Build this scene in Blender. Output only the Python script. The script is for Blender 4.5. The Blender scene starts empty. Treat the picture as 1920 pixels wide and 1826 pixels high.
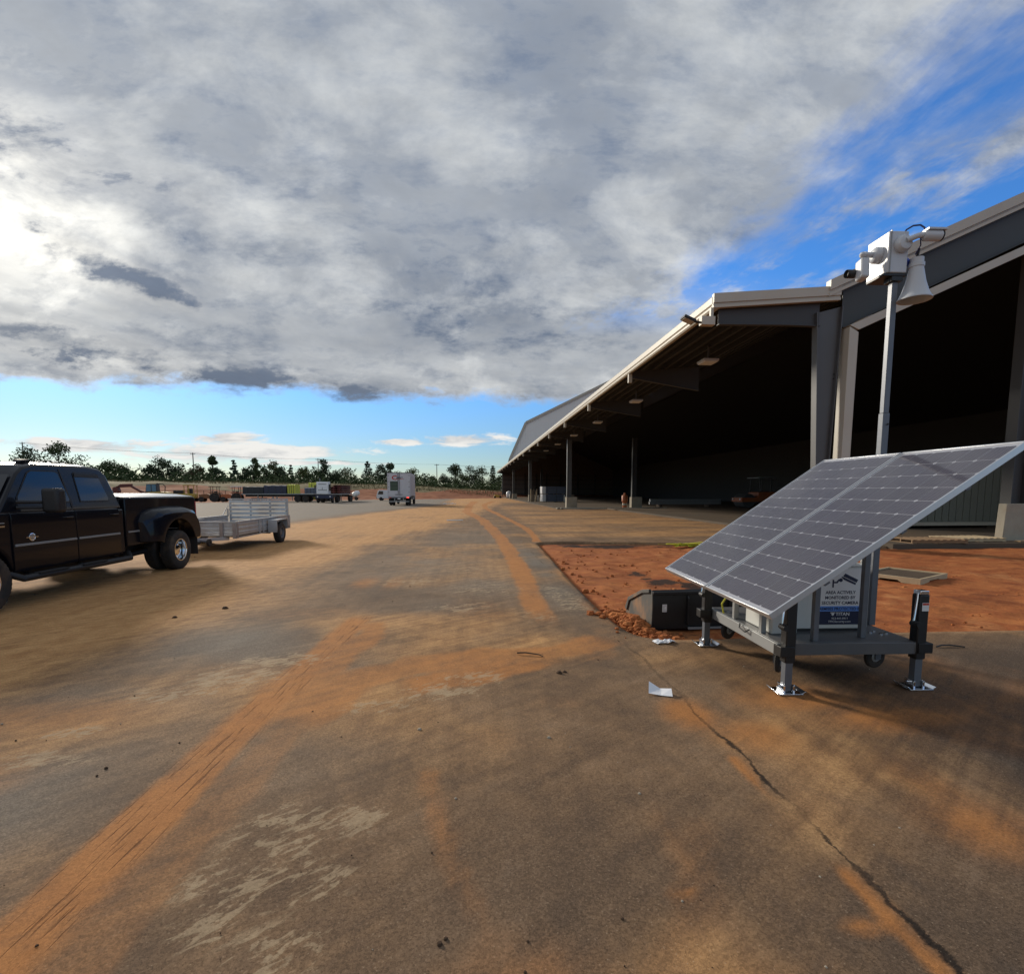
import bpy, bmesh, math, random
import numpy as np
from mathutils import Vector, Matrix, Euler, noise as mnoise

R = math.radians
scene = bpy.context.scene
COL = scene.collection

# ------------------------------------------------------------------ camera
cam_d = bpy.data.cameras.new('camera')
cam = bpy.data.objects.new('camera', cam_d)
COL.objects.link(cam)
cam.location = (0, 0, 1.65)
cam.rotation_euler = (R(90 - 5.5), 0, R(-4.4))
cam_d.sensor_fit = 'HORIZONTAL'
cam_d.sensor_width = 36
cam_d.lens = 18.0
cam_d.shift_y = 0.0523
cam_d.clip_start = 0.05
cam_d.clip_end = 6000
scene.camera = cam

# ------------------------------------------------------------------ view
scene.view_settings.view_transform = 'Standard'
scene.view_settings.look = 'None'
scene.view_settings.exposure = 0.22
scene.view_settings.gamma = 1.0
scene.view_settings.use_curve_mapping = False
scene.cycles.max_bounces = 6
scene.cycles.diffuse_bounces = 3
scene.cycles.glossy_bounces = 3
scene.cycles.transparent_max_bounces = 8
scene.cycles.caustics_reflective = False
scene.cycles.caustics_refractive = False
scene.cycles.use_denoising = True
try:
    scene.cycles.denoiser = 'OPENIMAGEDENOISE'
except Exception:
    pass

# ------------------------------------------------------------------ shader maths helper
class S:
    """a shader socket with arithmetic"""
    def __init__(s, nt, sock):
        s.nt, s.k = nt, sock
    def _m(s, op, *a, clamp=False):
        n = s.nt.nodes.new('ShaderNodeMath'); n.operation = op; n.use_clamp = clamp
        for i, v in enumerate((s,) + a):
            if isinstance(v, S): s.nt.links.new(v.k, n.inputs[i])
            else: n.inputs[i].default_value = float(v)
        return S(s.nt, n.outputs[0])
    def __add__(s, o): return s._m('ADD', o)
    __radd__ = __add__
    def __sub__(s, o): return s._m('SUBTRACT', o)
    def __rsub__(s, o): return (s * -1.0) + o
    def __mul__(s, o): return s._m('MULTIPLY', o)
    __rmul__ = __mul__
    def __truediv__(s, o): return s._m('DIVIDE', o)
    def __pow__(s, o): return s._m('POWER', o)
    def mx(s, o): return s._m('MAXIMUM', o)
    def mn(s, o): return s._m('MINIMUM', o)
    def abs(s): return s._m('ABSOLUTE')
    def sin(s): return s._m('SINE')
    def sqrt(s): return s._m('SQRT')
    def exp(s): return s._m('EXPONENT')
    def sat(s): return s._m('MULTIPLY', 1.0, clamp=True)
    def frac(s): return s._m('FRACT')
    def ss(s, a, b, t0=0.0, t1=1.0):
        n = s.nt.nodes.new('ShaderNodeMapRange'); n.interpolation_type = 'SMOOTHSTEP'
        s.nt.links.new(s.k, n.inputs[0])
        for i, v in enumerate((a, b, t0, t1)): n.inputs[i + 1].default_value = v
        return S(s.nt, n.outputs[0])

def sxyz(nt, sock):
    n = nt.nodes.new('ShaderNodeSeparateXYZ'); nt.links.new(sock, n.inputs[0])
    return [S(nt, n.outputs[i]) for i in range(3)]
def cxyz(nt, x, y, z):
    n = nt.nodes.new('ShaderNodeCombineXYZ')
    for i, v in enumerate((x, y, z)):
        if isinstance(v, S): nt.links.new(v.k, n.inputs[i])
        else: n.inputs[i].default_value = v
    return n.outputs[0]
def nz(nt, vec, scale, detail=4, rough=0.55, dist=0.0, dims='3D'):
    n = nt.nodes.new('ShaderNodeTexNoise'); n.noise_dimensions = dims
    nt.links.new(vec, n.inputs['Vector'])
    n.inputs['Scale'].default_value = scale; n.inputs['Detail'].default_value = detail
    n.inputs['Roughness'].default_value = rough; n.inputs['Distortion'].default_value = dist
    return S(nt, n.outputs[0])
def mix(nt, f, a, b, blend='MIX'):
    n = nt.nodes.new('ShaderNodeMix'); n.data_type = 'RGBA'; n.blend_type = blend
    for v, i in ((f, 0), (a, 6), (b, 7)):
        if isinstance(v, S): nt.links.new(v.k, n.inputs[i])
        elif hasattr(v, 'is_output'): nt.links.new(v, n.inputs[i])
        elif i == 0: n.inputs[0].default_value = v
        else: n.inputs[i].default_value = (*v[:3], 1)
    return n.outputs[2]

# ------------------------------------------------------------------ sky and sun
SUN = Vector((-0.59, 0.74, 0.345)).normalized()
SUN_EL = math.asin(SUN.z); SUN_AZ = math.atan2(SUN.x, SUN.y)
world = bpy.data.worlds.new('World'); scene.world = world; world.use_nodes = True
def build_world():
    nt = world.node_tree; nt.nodes.clear()
    out = nt.nodes.new('ShaderNodeOutputWorld'); bg = nt.nodes.new('ShaderNodeBackground')
    nt.links.new(bg.outputs[0], out.inputs[0]); bg.inputs[1].default_value = 0.1
    sky = nt.nodes.new('ShaderNodeTexSky'); sky.sky_type = 'NISHITA'; sky.sun_disc = False
    sky.sun_elevation = SUN_EL; sky.sun_rotation = SUN_AZ
    sky.altitude = 200; sky.air_density = 1.0; sky.dust_density = 0.15; sky.ozone_density = 3.0
    hs = nt.nodes.new('ShaderNodeHueSaturation'); nt.links.new(sky.outputs[0], hs.inputs['Color'])
    hs.inputs['Saturation'].default_value = 0.98; hs.inputs['Value'].default_value = 1.0
    tn = nt.nodes.new('ShaderNodeVectorMath'); tn.operation = 'MULTIPLY'; nt.links.new(hs.outputs[0], tn.inputs[0])
    tc = nt.nodes.new('ShaderNodeTexCoord')
    dx, dy, dz = sxyz(nt, tc.outputs['Generated'])
    zz = dz.mx(0.004) + 0.012
    tint = mix(nt, dz.ss(0.0, 0.35), (0.60, 0.65, 0.70), (0.56, 1.14, 1.78)); nt.links.new(tint, tn.inputs[1])
    px = dx / zz; py = dy / zz                      # a flat cloud layer seen from below
    P = cxyz(nt, px, py, 0.0)
    Pst = cxyz(nt, px * 1.0, py * 0.42, 3.0)          # streaks blown along the wind
    yy = dy.mx(0.02)
    a = dx / yy; b = dz / yy                          # bearing and height in front
    A = cxyz(nt, a, b, 1.0)
    w1 = nz(nt, P, 0.55, 6, 0.60, 0.1)                # large
    w2 = nz(nt, Pst, 1.5, 7, 0.64, 0.15)                # medium, streaky
    w3 = nz(nt, cxyz(nt, px, py * 0.75, 9.0), 5.0, 6, 0.6, 0.3)   # fine
    ab1 = nz(nt, cxyz(nt, a * 1.0, b * 1.6, 5.0), 3.2, 7, 0.62, 0.2)  # billows towards the far edge
    ab2 = nz(nt, cxyz(nt, a * 1.0, b * 2.2, 8.0), 9.0, 6, 0.64, 0.15)
    front = dy.ss(0.05, 0.25)
    # -- coverage: deck, broken open to the right and ending low ahead
    e = (w2 - 0.5) * 2.1 + (w1 - 0.5) * 1.3 + (w3 - 0.5) * 0.9
    gx = px - 1.80 + py.mx(0.0).mn(2.6) * 0.27
    cov_r = (e - gx * 0.95 - 0.02).ss(-0.42, 0.50)
    back = py.ss(2.2, 3.3)
    cov_r = cov_r.mx(back * (e + 0.62 - (px - 1.5) * 0.45).ss(-0.1, 0.5))
    wisps = (w2 * 0.75 + w3 * 0.40).ss(0.455, 0.64) * 0.92 * (dz.ss(0.0, 0.25))
    cov_r = cov_r.mx(wisps)
    edge = b - 0.172 - a.mx(-1.3).mn(1.0) * -0.022 + (ab1 - 0.5) * 0.10 + (ab2 - 0.5) * 0.09
    cov_far = edge.ss(-0.010, 0.022)
    # behind the viewer the layer carries on
    dist_ok = (dz + (w1 - 0.5) * 0.1).ss(0.12, 0.20)
    cov = cov_r * (cov_far * front + dist_ok * (1.0 - front))
    # -- low cumulus over the horizon: (bearing, height, half width, half height)
    cu = None
    ab3 = nz(nt, cxyz(nt, a, b * 4.0, 2.0), 11.0, 6, 0.62, 0.3)
    for (ca, cb, ra, rb) in ((-0.72, 0.083, 0.17, 0.014), (-0.43, 0.070, 0.21, 0.017), (-0.45, 0.097, 0.07, 0.012),
                             (-0.98, 0.082, 0.07, 0.016), (-0.135, 0.092, 0.055, 0.007), (-0.02, 0.096, 0.09, 0.013),
                             (-0.30, 0.052, 0.13, 0.004), (-0.80, 0.048, 0.07, 0.006), (0.9, 0.09, 0.25, 0.02), (1.5, 0.075, 0.2, 0.02)):
        d = (((a - ca) / ra) ** 2.0 + ((b - cb + (ab1 - 0.5) * 0.02) / rb) ** 2.0).sqrt()
        m = (1.15 - d + (ab3 - 0.5) * 3.2).ss(0.0, 0.6)
        cu = m if cu is None else cu.mx(m)
    cu = cu * front
    # -- brightness of the deck
    sd = dx * SUN.x + dy * SUN.y + dz * SUN.z
    thick = 0.48 + (w1 - 0.5) * 1.5 + (w2 - 0.5) * 0.6 + (w3 - 0.5) * 0.35 + ((ab1 - 0.5) * 2.3 + (ab2 - 0.5) * 1.0 + ((ab1 - 0.53).abs() * -3.0 + 0.22) * 0.55 + ((ab2 - 0.5).abs() * 2.2 - 0.16) * 0.35) * front
    # dark masses in front of the sun: (bearing, height, ra, rb, amount, tilt)
    extra = None
    for (ca, cb, ra, rb, am, tl) in DARK_CLOUDS:
        u = a - ca; v = b - cb - u * tl
        d = ((u / ra) ** 2.0 + (v / rb) ** 2.0).sqrt()
        m = (1.0 - d + (ab1 - 0.5) * 2.2 + (ab2 - 0.5) * 1.6).ss(-0.75, 1.15) * am * (0.55 + ab2 * 0.95)
        extra = m * 0.72 if extra is None else extra + m * 0.72
    rim = extra.ss(0.05, 0.35) * (1.0 - extra.ss(0.25, 0.6))
    thick = thick + extra * front
    lum = 1.0 - ((thick + 0.12) * 0.78).sat()
    ang = (1.0 - sd).mx(0.0)
    glow = (ang * -22.0).exp() * 0.13 + (ang * -200.0).exp() * 1.3
    dark = mix(nt, dz.ss(0.1, 0.6), (1.2, 1.5, 2.05), (1.7, 2.1, 2.85))
    lite = mix(nt, dz.ss(0.12, 0.65), (7.0, 7.1, 7.0), (4.6, 4.85, 5.1))
    base = mix(nt, lum, dark, lite)
    tex = nt.nodes.new('ShaderNodeVectorMath'); tex.operation = 'SCALE'; nt.links.new(base, tex.inputs[0]); nt.links.new((1.0 + (w3 - 0.5) * 0.30 + (ab2 - 0.5) * 0.40 * front).k, tex.inputs['Scale'])
    g = glow * (lum * 0.9 + 0.1) + rim * front * (ang * -30.0).exp() * 0.5
    gl = nt.nodes.new('ShaderNodeVectorMath'); gl.operation = 'SCALE'
    gl.inputs[0].default_value = (5.6, 5.2, 4.3); nt.links.new(g.k, gl.inputs['Scale'])
    ad = nt.nodes.new('ShaderNodeVectorMath'); ad.operation = 'ADD'
    nt.links.new(tex.outputs[0], ad.inputs[0]); nt.links.new(gl.outputs[0], ad.inputs[1])
    # sunlit rims towards thin cover
    c1 = mix(nt, cov, tn.outputs[0], ad.outputs[0])
    cuc = mix(nt, ab3.ss(0.35, 0.6), (5.2, 5.3, 5.4), (7.6, 7.5, 7.2))
    c2 = mix(nt, cu * (1.0 - cov), c1, cuc)
    nt.links.new(c2, bg.inputs[0])
DARK_CLOUDS = (   # bearing, height, half width, half height, amount, tilt
    (-0.655, 0.395, 0.125, 0.040, 0.75, -0.38),    # the dark bar just under the sun
    (-0.540, 0.350, 0.055, 0.020, 0.40, -0.45),
    (-0.780, 0.600, 0.16, 0.090, 0.60, -0.15),     # grey mass at the top left
    (-0.700, 0.262, 0.30, 0.034, 0.62, -0.20),     # long bar over the lot
    (-0.370, 0.197, 0.30, 0.024, 0.55, -0.08),
    (-0.060, 0.375, 0.15, 0.045, 0.42, -0.25),
    (-0.305, 0.575, 0.085, 0.060, 0.42, -0.6),
    (-0.500, 0.520, 0.12, 0.050, 0.42, -0.4),
    (0.06, 0.30, 0.20, 0.045, 0.24, 0.0),
    (0.16, 0.75, 0.09, 0.22, 0.18, 0.4),
)
build_world()
world.cycles.sampling_method = 'MANUAL'
world.cycles.sample_map_resolution = 512

sun_d = bpy.data.lights.new('sun', 'SUN'); sun_d.energy = 3.2; sun_d.angle = R(9.0); sun_d.color = (1.0, 0.90, 0.76)
sun = bpy.data.objects.new('sun', sun_d); COL.objects.link(sun)
sun.rotation_euler = (-SUN).to_track_quat('-Z', 'Y').to_euler()

# ------------------------------------------------------------------ mesh helpers
class MB:
    def __init__(s): s.v = []; s.f = []
    def add(s, v, f):
        n = len(s.v); s.v += [tuple(p) for p in v]; s.f += [tuple(i + n for i in q) for q in f]; return s
    def box(s, x0, x1, y0, y1, z0, z1):
        v = [(x0, y0, z0), (x1, y0, z0), (x1, y1, z0), (x0, y1, z0), (x0, y0, z1), (x1, y0, z1), (x1, y1, z1), (x0, y1, z1)]
        return s.add(v, [(0, 3, 2, 1), (4, 5, 6, 7), (0, 1, 5, 4), (1, 2, 6, 5), (2, 3, 7, 6), (3, 0, 4, 7)])
    def boxr(s, c, d, e=(0, 0, 0)):
        m = Euler(e).to_matrix(); c = Vector(c); n = len(s.v)
        s.box(-d[0] / 2, d[0] / 2, -d[1] / 2, d[1] / 2, -d[2] / 2, d[2] / 2)
        s.v[n:] = [tuple(m @ Vector(p) + c) for p in s.v[n:]]; return s
    def beam(s, p0, p1, w, h, up=(0, 0, 1)):
        p0 = Vector(p0); p1 = Vector(p1); d = (p1 - p0).normalized(); up = Vector(up)
        if abs(d.dot(up)) > 0.99: up = Vector((0, 1, 0))
        r = d.cross(up).normalized(); u = r.cross(d)
        v = [p + r * a * w / 2 + u * b * h / 2 for p in (p0, p1) for a, b in ((-1, -1), (1, -1), (1, 1), (-1, 1))]
        return s.add(v, [(0, 1, 2, 3), (7, 6, 5, 4), (0, 4, 5, 1), (1, 5, 6, 2), (2, 6, 7, 3), (3, 7, 4, 0)])
    def tube(s, pts, r, n=8, cap=True, r1=None):
        pts = [Vector(p) for p in pts]; rings = []; m = len(pts); a = None
        for i, p in enumerate(pts):
            d = (pts[min(i + 1, m - 1)] - pts[max(i - 1, 0)]).normalized()
            if a is None:
                a = d.orthogonal().normalized()
            else:
                a = (a - d * a.dot(d)).normalized()
            b = d.cross(a); rr = r if r1 is None else r + (r1 - r) * i / (m - 1)
            rings.append([p + (a * math.cos(2 * math.pi * k / n) + b * math.sin(2 * math.pi * k / n)) * rr for k in range(n)])
        v = [q for g in rings for q in g]; f = []
        for i in range(m - 1):
            for k in range(n):
                f.append((i * n + k, i * n + (k + 1) % n, (i + 1) * n + (k + 1) % n, (i + 1) * n + k))
        if cap:
            f.append(tuple(reversed(range(n)))); f.append(tuple((m - 1) * n + k for k in range(n)))
        return s.add(v, f)
    def prism(s, poly, axis, a0, a1):
        """poly: 2D outline in the two remaining axes (in x,y,z order), extruded along axis"""
        def mk(p, a):
            return {'x': (a, p[0], p[1]), 'y': (p[0], a, p[1]), 'z': (p[0], p[1], a)}[axis]
        n = len(poly); v = [mk(p, a0) for p in poly] + [mk(p, a1) for p in poly]
        f = [tuple(range(n)), tuple(range(2 * n - 1, n - 1, -1))]
        for i in range(n):
            j = (i + 1) % n; f.append((j, i, i + n, j + n))
        return s.add(v, f)
    def lathe(s, prof, c=(0, 0, 0), axis='z', n=20, closed=False):
        def mk(r, h, k):
            x = r * math.cos(2 * math.pi * k / n); y = r * math.sin(2 * math.pi * k / n)
            p = {'z': (x, y, h), 'x': (h, x, y), 'y': (y, h, x)}[axis]
            return (p[0] + c[0], p[1] + c[1], p[2] + c[2])
        v = [mk(r, h, k) for r, h in prof for k in range(n)]; f = []; m = len(prof)
        for i in range(m if closed else m - 1):
            j = (i + 1) % m
            for k in range(n):
                f.append((i * n + k, i * n + (k + 1) % n, j * n + (k + 1) % n, j * n + k))
        if not closed:
            if prof[0][0] > 1e-4: f.append(tuple(reversed(range(n))))
            if prof[-1][0] > 1e-4: f.append(tuple((m - 1) * n + k for k in range(n)))
        return s.add(v, f)
    def loft(s, rings, close=True, caps=True):
        n = len(rings[0]); v = [p for g in rings for p in g]; f = []
        for i in range(len(rings) - 1):
            for k in range(n if close else n - 1):
                f.append((i * n + k, i * n + (k + 1) % n, (i + 1) * n + (k + 1) % n, (i + 1) * n + k))
        if caps and close:
            f.append(tuple(reversed(range(n)))); f.append(tuple((len(rings) - 1) * n + k for k in range(n)))
        return s.add(v, f)
    def mesh(s, name, mat=None, smooth=None, fix=True):
        me = bpy.data.meshes.new(name); me.from_pydata(s.v, [], s.f)
        if fix:
            bm = bmesh.new(); bm.from_mesh(me); bmesh.ops.recalc_face_normals(bm, faces=bm.faces); bm.to_mesh(me); bm.free()
        if mat is not None: me.materials.append(mat)
        if smooth is not None:
            me.shade_smooth(); me.set_sharp_from_angle(angle=R(smooth))
        me.update(); return me
    def build(s, name, mat, parent=None, bevel=0.0, smooth=None, rel=True, seg=2, label=None, fix=True):
        """rel=False: vertices are world coordinates, parent is an unrotated empty"""
        if parent is not None and not rel:
            q = parent
            while q is not None:
                L = q.location; s.v = [(p[0] - L.x, p[1] - L.y, p[2] - L.z) for p in s.v]; q = q.parent
        o = bpy.data.objects.new(name, s.mesh(name, mat, smooth, fix)); COL.objects.link(o)
        if parent is not None: o.parent = parent
        if bevel > 0:
            b = o.modifiers.new('bevel', 'BEVEL'); b.width = bevel; b.segments = seg; b.limit_method = 'ANGLE'; b.angle_limit = R(30)
            if smooth is None:
                o.data.shade_smooth(); o.data.set_sharp_from_angle(angle=R(40))
            b.harden_normals = False
        if label: o['label'] = label
        return o

def tag(o, label, cat, group=None):
    o['label'] = label; o['category'] = cat
    if group: o['group'] = group
    return o
def thing(name, label, cat, loc=(0, 0, 0), rz=0.0, group=None, rot=None):
    o = bpy.data.objects.new(name, None); COL.objects.link(o); o.location = loc
    o.rotation_euler = rot if rot else (0, 0, rz); o.empty_display_size = 0.2
    return tag(o, label, cat, group)
def structure(o):
    o['kind'] = 'structure'; return o
def stuff(o):
    o['kind'] = 'stuff'; return o
def dup(o, parent=None):
    c = o.copy(); COL.objects.link(c); c.parent = parent
    for ch in list(o.children): dup(ch, c)
    return c

# ------------------------------------------------------------------ materials
def mat(name, col, rough=0.5, metal=0.0, var=0.12, vscale=3.0, bump=0.0, bscale=40.0, spec=0.5, coat=0.0, dust=0.0, dustcol=(0.30, 0.17, 0.085), dscale=1.5, rvar=0.1, cool=0.0):
    m = bpy.data.materials.new(name); m.use_nodes = True; nt = m.node_tree
    p = nt.nodes['Principled BSDF']
    tc = nt.nodes.new('ShaderNodeTexCoord'); co = tc.outputs['Object']
    n1 = nz(nt, co, vscale, 5, 0.6)
    k = (n1 - 0.5) * (2 * var) + 1.0
    vm = nt.nodes.new('ShaderNodeVectorMath'); vm.operation = 'SCALE'; vm.inputs[0].default_value = col; nt.links.new(k.k, vm.inputs['Scale'])
    c = vm.outputs[0]
    if dust > 0:
        n2 = nz(nt, co, dscale, 6, 0.62)
        geo = nt.nodes.new('ShaderNodeNewGeometry'); _, _, up = sxyz(nt, geo.outputs['Normal'])
        f = (n2 + up * 0.12).ss(0.42, 0.75) * dust
        c = mix(nt, f, c, dustcol)
        r = (n1 * rvar + (rough - rvar / 2)) + f * (0.9 - rough) * 0.8
    else:
        r = n1 * rvar + (rough - rvar / 2)
    nt.links.new(c, p.inputs['Base Color']); nt.links.new(r.sat().k, p.inputs['Roughness'])
    p.inputs['Metallic'].default_value = metal; p.inputs['Specular IOR Level'].default_value = spec
    if coat: p.inputs['Coat Weight'].default_value = coat; p.inputs['Coat Roughness'].default_value = 0.04
    if bump > 0:
        b = nt.nodes.new('ShaderNodeBump'); b.inputs['Strength'].default_value = bump; b.inputs['Distance'].default_value = 0.01
        nt.links.new(nz(nt, co, bscale, 4, 0.6).k, b.inputs['Height']); nt.links.new(b.outputs[0], p.inputs['Normal'])
    return m

M = {}
M['cream'] = mat('cream_trim', (0.49, 0.46, 0.385), 0.45, var=0.06, dust=0.12, bump=0.05)
M['cream_dark'] = mat('cream_panel', (0.40, 0.37, 0.30), 0.5, var=0.08, dust=0.2)
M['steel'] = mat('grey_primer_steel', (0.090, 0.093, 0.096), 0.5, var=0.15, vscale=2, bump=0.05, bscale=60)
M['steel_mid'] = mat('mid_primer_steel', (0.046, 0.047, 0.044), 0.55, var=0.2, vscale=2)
M['steel_dk'] = mat('darkened_primer_steel', (0.045, 0.046, 0.048), 0.6, var=0.15)  # darkened so the shed reads black inside, shade put into the colour
M['roofing'] = mat('darkened_roof_sheet', (0.035, 0.035, 0.036), 0.6, var=0.15)  # interior shade of the shed put into the sheet colour
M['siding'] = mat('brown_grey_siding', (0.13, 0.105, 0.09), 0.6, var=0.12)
M['hall'] = mat('grey_ribbed_siding', (0.80, 0.80, 0.78), 0.5, var=0.05, vscale=0.4)
M['galv'] = mat('galvanised_steel', (0.135, 0.148, 0.17), 0.45, metal=0.25, var=0.2, vscale=9, bump=0.04)
M['alu'] = mat('mill_aluminium', (0.52, 0.53, 0.54), 0.42, metal=0.6, var=0.14, vscale=5, dust=0.35, dscale=2.2, bump=0.05)
M['alu_frame'] = mat('anodised_frame', (0.62, 0.64, 0.67), 0.36, metal=0.8, var=0.05)
M['chrome'] = mat('bright_zinc', (0.78, 0.80, 0.83), 0.16, metal=1.0, var=0.06)
M['deckgrey'] = mat('grey_painted_deck', (0.10, 0.11, 0.12), 0.32, var=0.12, vscale=6, dust=0.12)
M['framegrey'] = mat('grey_painted_frame', (0.30, 0.31, 0.31), 0.42, metal=0.2, var=0.1)
M['blackpaint'] = mat('black_powder_coat', (0.012, 0.012, 0.013), 0.45, var=0.2)
M['black'] = mat('black_plastic', (0.015, 0.015, 0.016), 0.55, var=0.2)
M['tyre'] = mat('tyre_rubber', (0.022, 0.021, 0.020), 0.85, var=0.25, dust=0.45, dustcol=(0.15, 0.095, 0.055), dscale=4, bump=0.1)
M['rubber'] = mat('dark_rubber', (0.02, 0.02, 0.02), 0.8, var=0.2)
M['white'] = mat('white_paint', (0.72, 0.73, 0.74), 0.35, var=0.05)
M['whiteplastic'] = mat('white_plastic', (0.54, 0.57, 0.61), 0.32, var=0.04)
M['offwhite'] = mat('offwhite_cabinet', (0.62, 0.63, 0.60), 0.4, var=0.05)
M['paper'] = mat('white_paper', (0.80, 0.81, 0.84), 0.8, var=0.03)
M['concrete'] = mat('pier_concrete', (0.34, 0.31, 0.25), 0.85, var=0.18, vscale=4, bump=0.3, bscale=20, dust=0.25, spec=0.2)
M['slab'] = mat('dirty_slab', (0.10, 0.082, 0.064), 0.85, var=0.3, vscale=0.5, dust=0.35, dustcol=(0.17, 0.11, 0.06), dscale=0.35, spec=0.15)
M['truckblack'] = mat('black_car_paint', (0.005, 0.006, 0.010), 0.30, var=0.1, coat=0.35, spec=0.15, dust=0.02, dscale=1.2, dustcol=(0.10, 0.07, 0.045))
M['tonneau'] = mat('grey_tonneau_cover', (0.30, 0.30, 0.31), 0.30, var=0.06)
M['wood'] = mat('pale_pallet_wood', (0.46, 0.36, 0.23), 0.8, var=0.25, vscale=4, spec=0.2)
M['darkwood'] = mat('dark_board', (0.09, 0.065, 0.045), 0.8, var=0.25, spec=0.2)
M['red'] = mat('red_lens', (0.45, 0.02, 0.015), 0.25)
M['yellow'] = mat('machine_yellow', (0.50, 0.34, 0.05), 0.5, var=0.2, dust=0.5)
M['orange'] = mat('machine_orange', (0.46, 0.12, 0.035), 0.5, var=0.2, dust=0.45)
M['navy'] = mat('navy_tarp', (0.020, 0.024, 0.050), 0.5, var=0.3, vscale=1.2, bump=0.5, bscale=2)
M['maroon'] = mat('maroon_primer_beam', (0.13, 0.022, 0.022), 0.6, var=0.25)
M['limey'] = mat('lime_yellow_tarp', (0.55, 0.55, 0.06), 0.55, var=0.2)
M['bluebox'] = mat('blue_grey_bundle', (0.10, 0.12, 0.17), 0.5, var=0.15)
M['decal'] = mat('white_decal', (0.75, 0.75, 0.75), 0.4, var=0.02)
M['ink'] = mat('dark_navy_ink', (0.012, 0.016, 0.05), 0.5, var=0.0)
M['inkblue'] = mat('sky_blue_ink', (0.12, 0.28, 0.72), 0.5, var=0.0)
M['logored'] = mat('red_ink', (0.50, 0.05, 0.03), 0.5, var=0.0)

def glassmat(name, tint, rough=0.03):
    m = bpy.data.materials.new(name); m.use_nodes = True; nt = m.node_tree; nt.nodes.clear()
    out = nt.nodes.new('ShaderNodeOutputMaterial'); mx = nt.nodes.new('ShaderNodeMixShader')
    tr = nt.nodes.new('ShaderNodeBsdfTransparent'); gl = nt.nodes.new('ShaderNodeBsdfGlossy'); fr = nt.nodes.new('ShaderNodeFresnel')
    fr.inputs[0].default_value = 1.32; ge = nt.nodes.new('ShaderNodeNewGeometry'); fk = S(nt, fr.outputs[0]) * (1.0 - S(nt, ge.outputs['Backfacing'])); tr.inputs[0].default_value = (*tint, 1); gl.inputs['Roughness'].default_value = rough
    nt.links.new(fk.k, mx.inputs[0]); nt.links.new(tr.outputs[0], mx.inputs[1]); nt.links.new(gl.outputs[0], mx.inputs[2])
    nt.links.new(mx.outputs[0], out.inputs[0]); return m
M['panelglass'] = glassmat('solar_glass', (0.97, 0.97, 0.97), 0.06)
M['tint'] = mat('tinted_window_glass', (0.006, 0.007, 0.010), 0.05, var=0.0, spec=0.7, rvar=0.0)
M['glass'] = mat('cab_glass', (0.02, 0.03, 0.035), 0.06, var=0.0, spec=0.7, rvar=0.0)

# ------------------------------------------------------------------ ground
def sstep(x, a, b):
    t = np.clip((x - a) / (b - a), 0, 1); return t * t * (3 - 2 * t)
def seg_dist(X, Y, pts):
    d = np.full(X.shape, 1e9); u = np.zeros(X.shape); acc = 0.0; tot = sum(math.hypot(pts[i + 1][0] - pts[i][0], pts[i + 1][1] - pts[i][1]) for i in range(len(pts) - 1))
    for (x0, y0), (x1, y1) in zip(pts, pts[1:]):
        L = math.hypot(x1 - x0, y1 - y0); t = np.clip(((X - x0) * (x1 - x0) + (Y - y0) * (y1 - y0)) / (L * L), 0, 1)
        dd = np.hypot(X - x0 - t * (x1 - x0), Y - y0 - t * (y1 - y0)); k = dd < d
        d = np.where(k, dd, d); u = np.where(k, (acc + t * L) / tot, u); acc += L
    return d, u
def inside(X, Y, poly):
    r = np.zeros(X.shape, bool); n = len(poly)
    for i in range(n):
        x0, y0 = poly[i]; x1, y1 = poly[(i + 1) % n]
        if y0 == y1: continue
        c = ((y0 > Y) != (y1 > Y)) & (X < (x1 - x0) * (Y - y0) / (y1 - y0) + x0); r ^= c
    return r

DIRT = [(2.03, 16.55), (2.00, 15.2), (1.90, 12.0), (1.80, 9.7), (1.74, 7.3), (1.76, 5.95), (1.92, 5.46), (2.6, 5.40), (3.76, 5.50), (5.2, 5.52), (8.0, 5.46), (14, 5.5), (44, 5.45), (44, 13.5), (12.2, 13.7), (7.0, 15.68), (4.5, 16.2)]
def smooth_poly(p, it=2):
    for _ in range(it):
        q = []
        for i in range(len(p)):
            a, b = p[i], p[(i + 1) % len(p)]
            if a[0] >= 44 or b[0] >= 44: q.append(a) if a[0] >= 44 else q.extend([a] if b[0] >= 44 and False else [(a[0], a[1])]); continue
            q += [(0.75 * a[0] + 0.25 * b[0], 0.75 * a[1] + 0.25 * b[1]), (0.25 * a[0] + 0.75 * b[0], 0.25 * a[1] + 0.75 * b[1])]
        p = q
    return p
DIRT_S = smooth_poly(DIRT, 2)

def grid_axis(lo, hi, dens):
    a = [lo]
    while a[-1] < hi: a.append(a[-1] + dens(a[-1]))
    a[-1] = hi; return np.array(a)

def spotmask(X, Y, spots):
    m = np.zeros(X.shape)
    for (x, y, rx, ry, s) in spots:
        m = np.maximum(m, s * np.exp(-(((X - x) / rx) ** 2 + ((Y - y) / ry) ** 2)))
    return m

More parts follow.
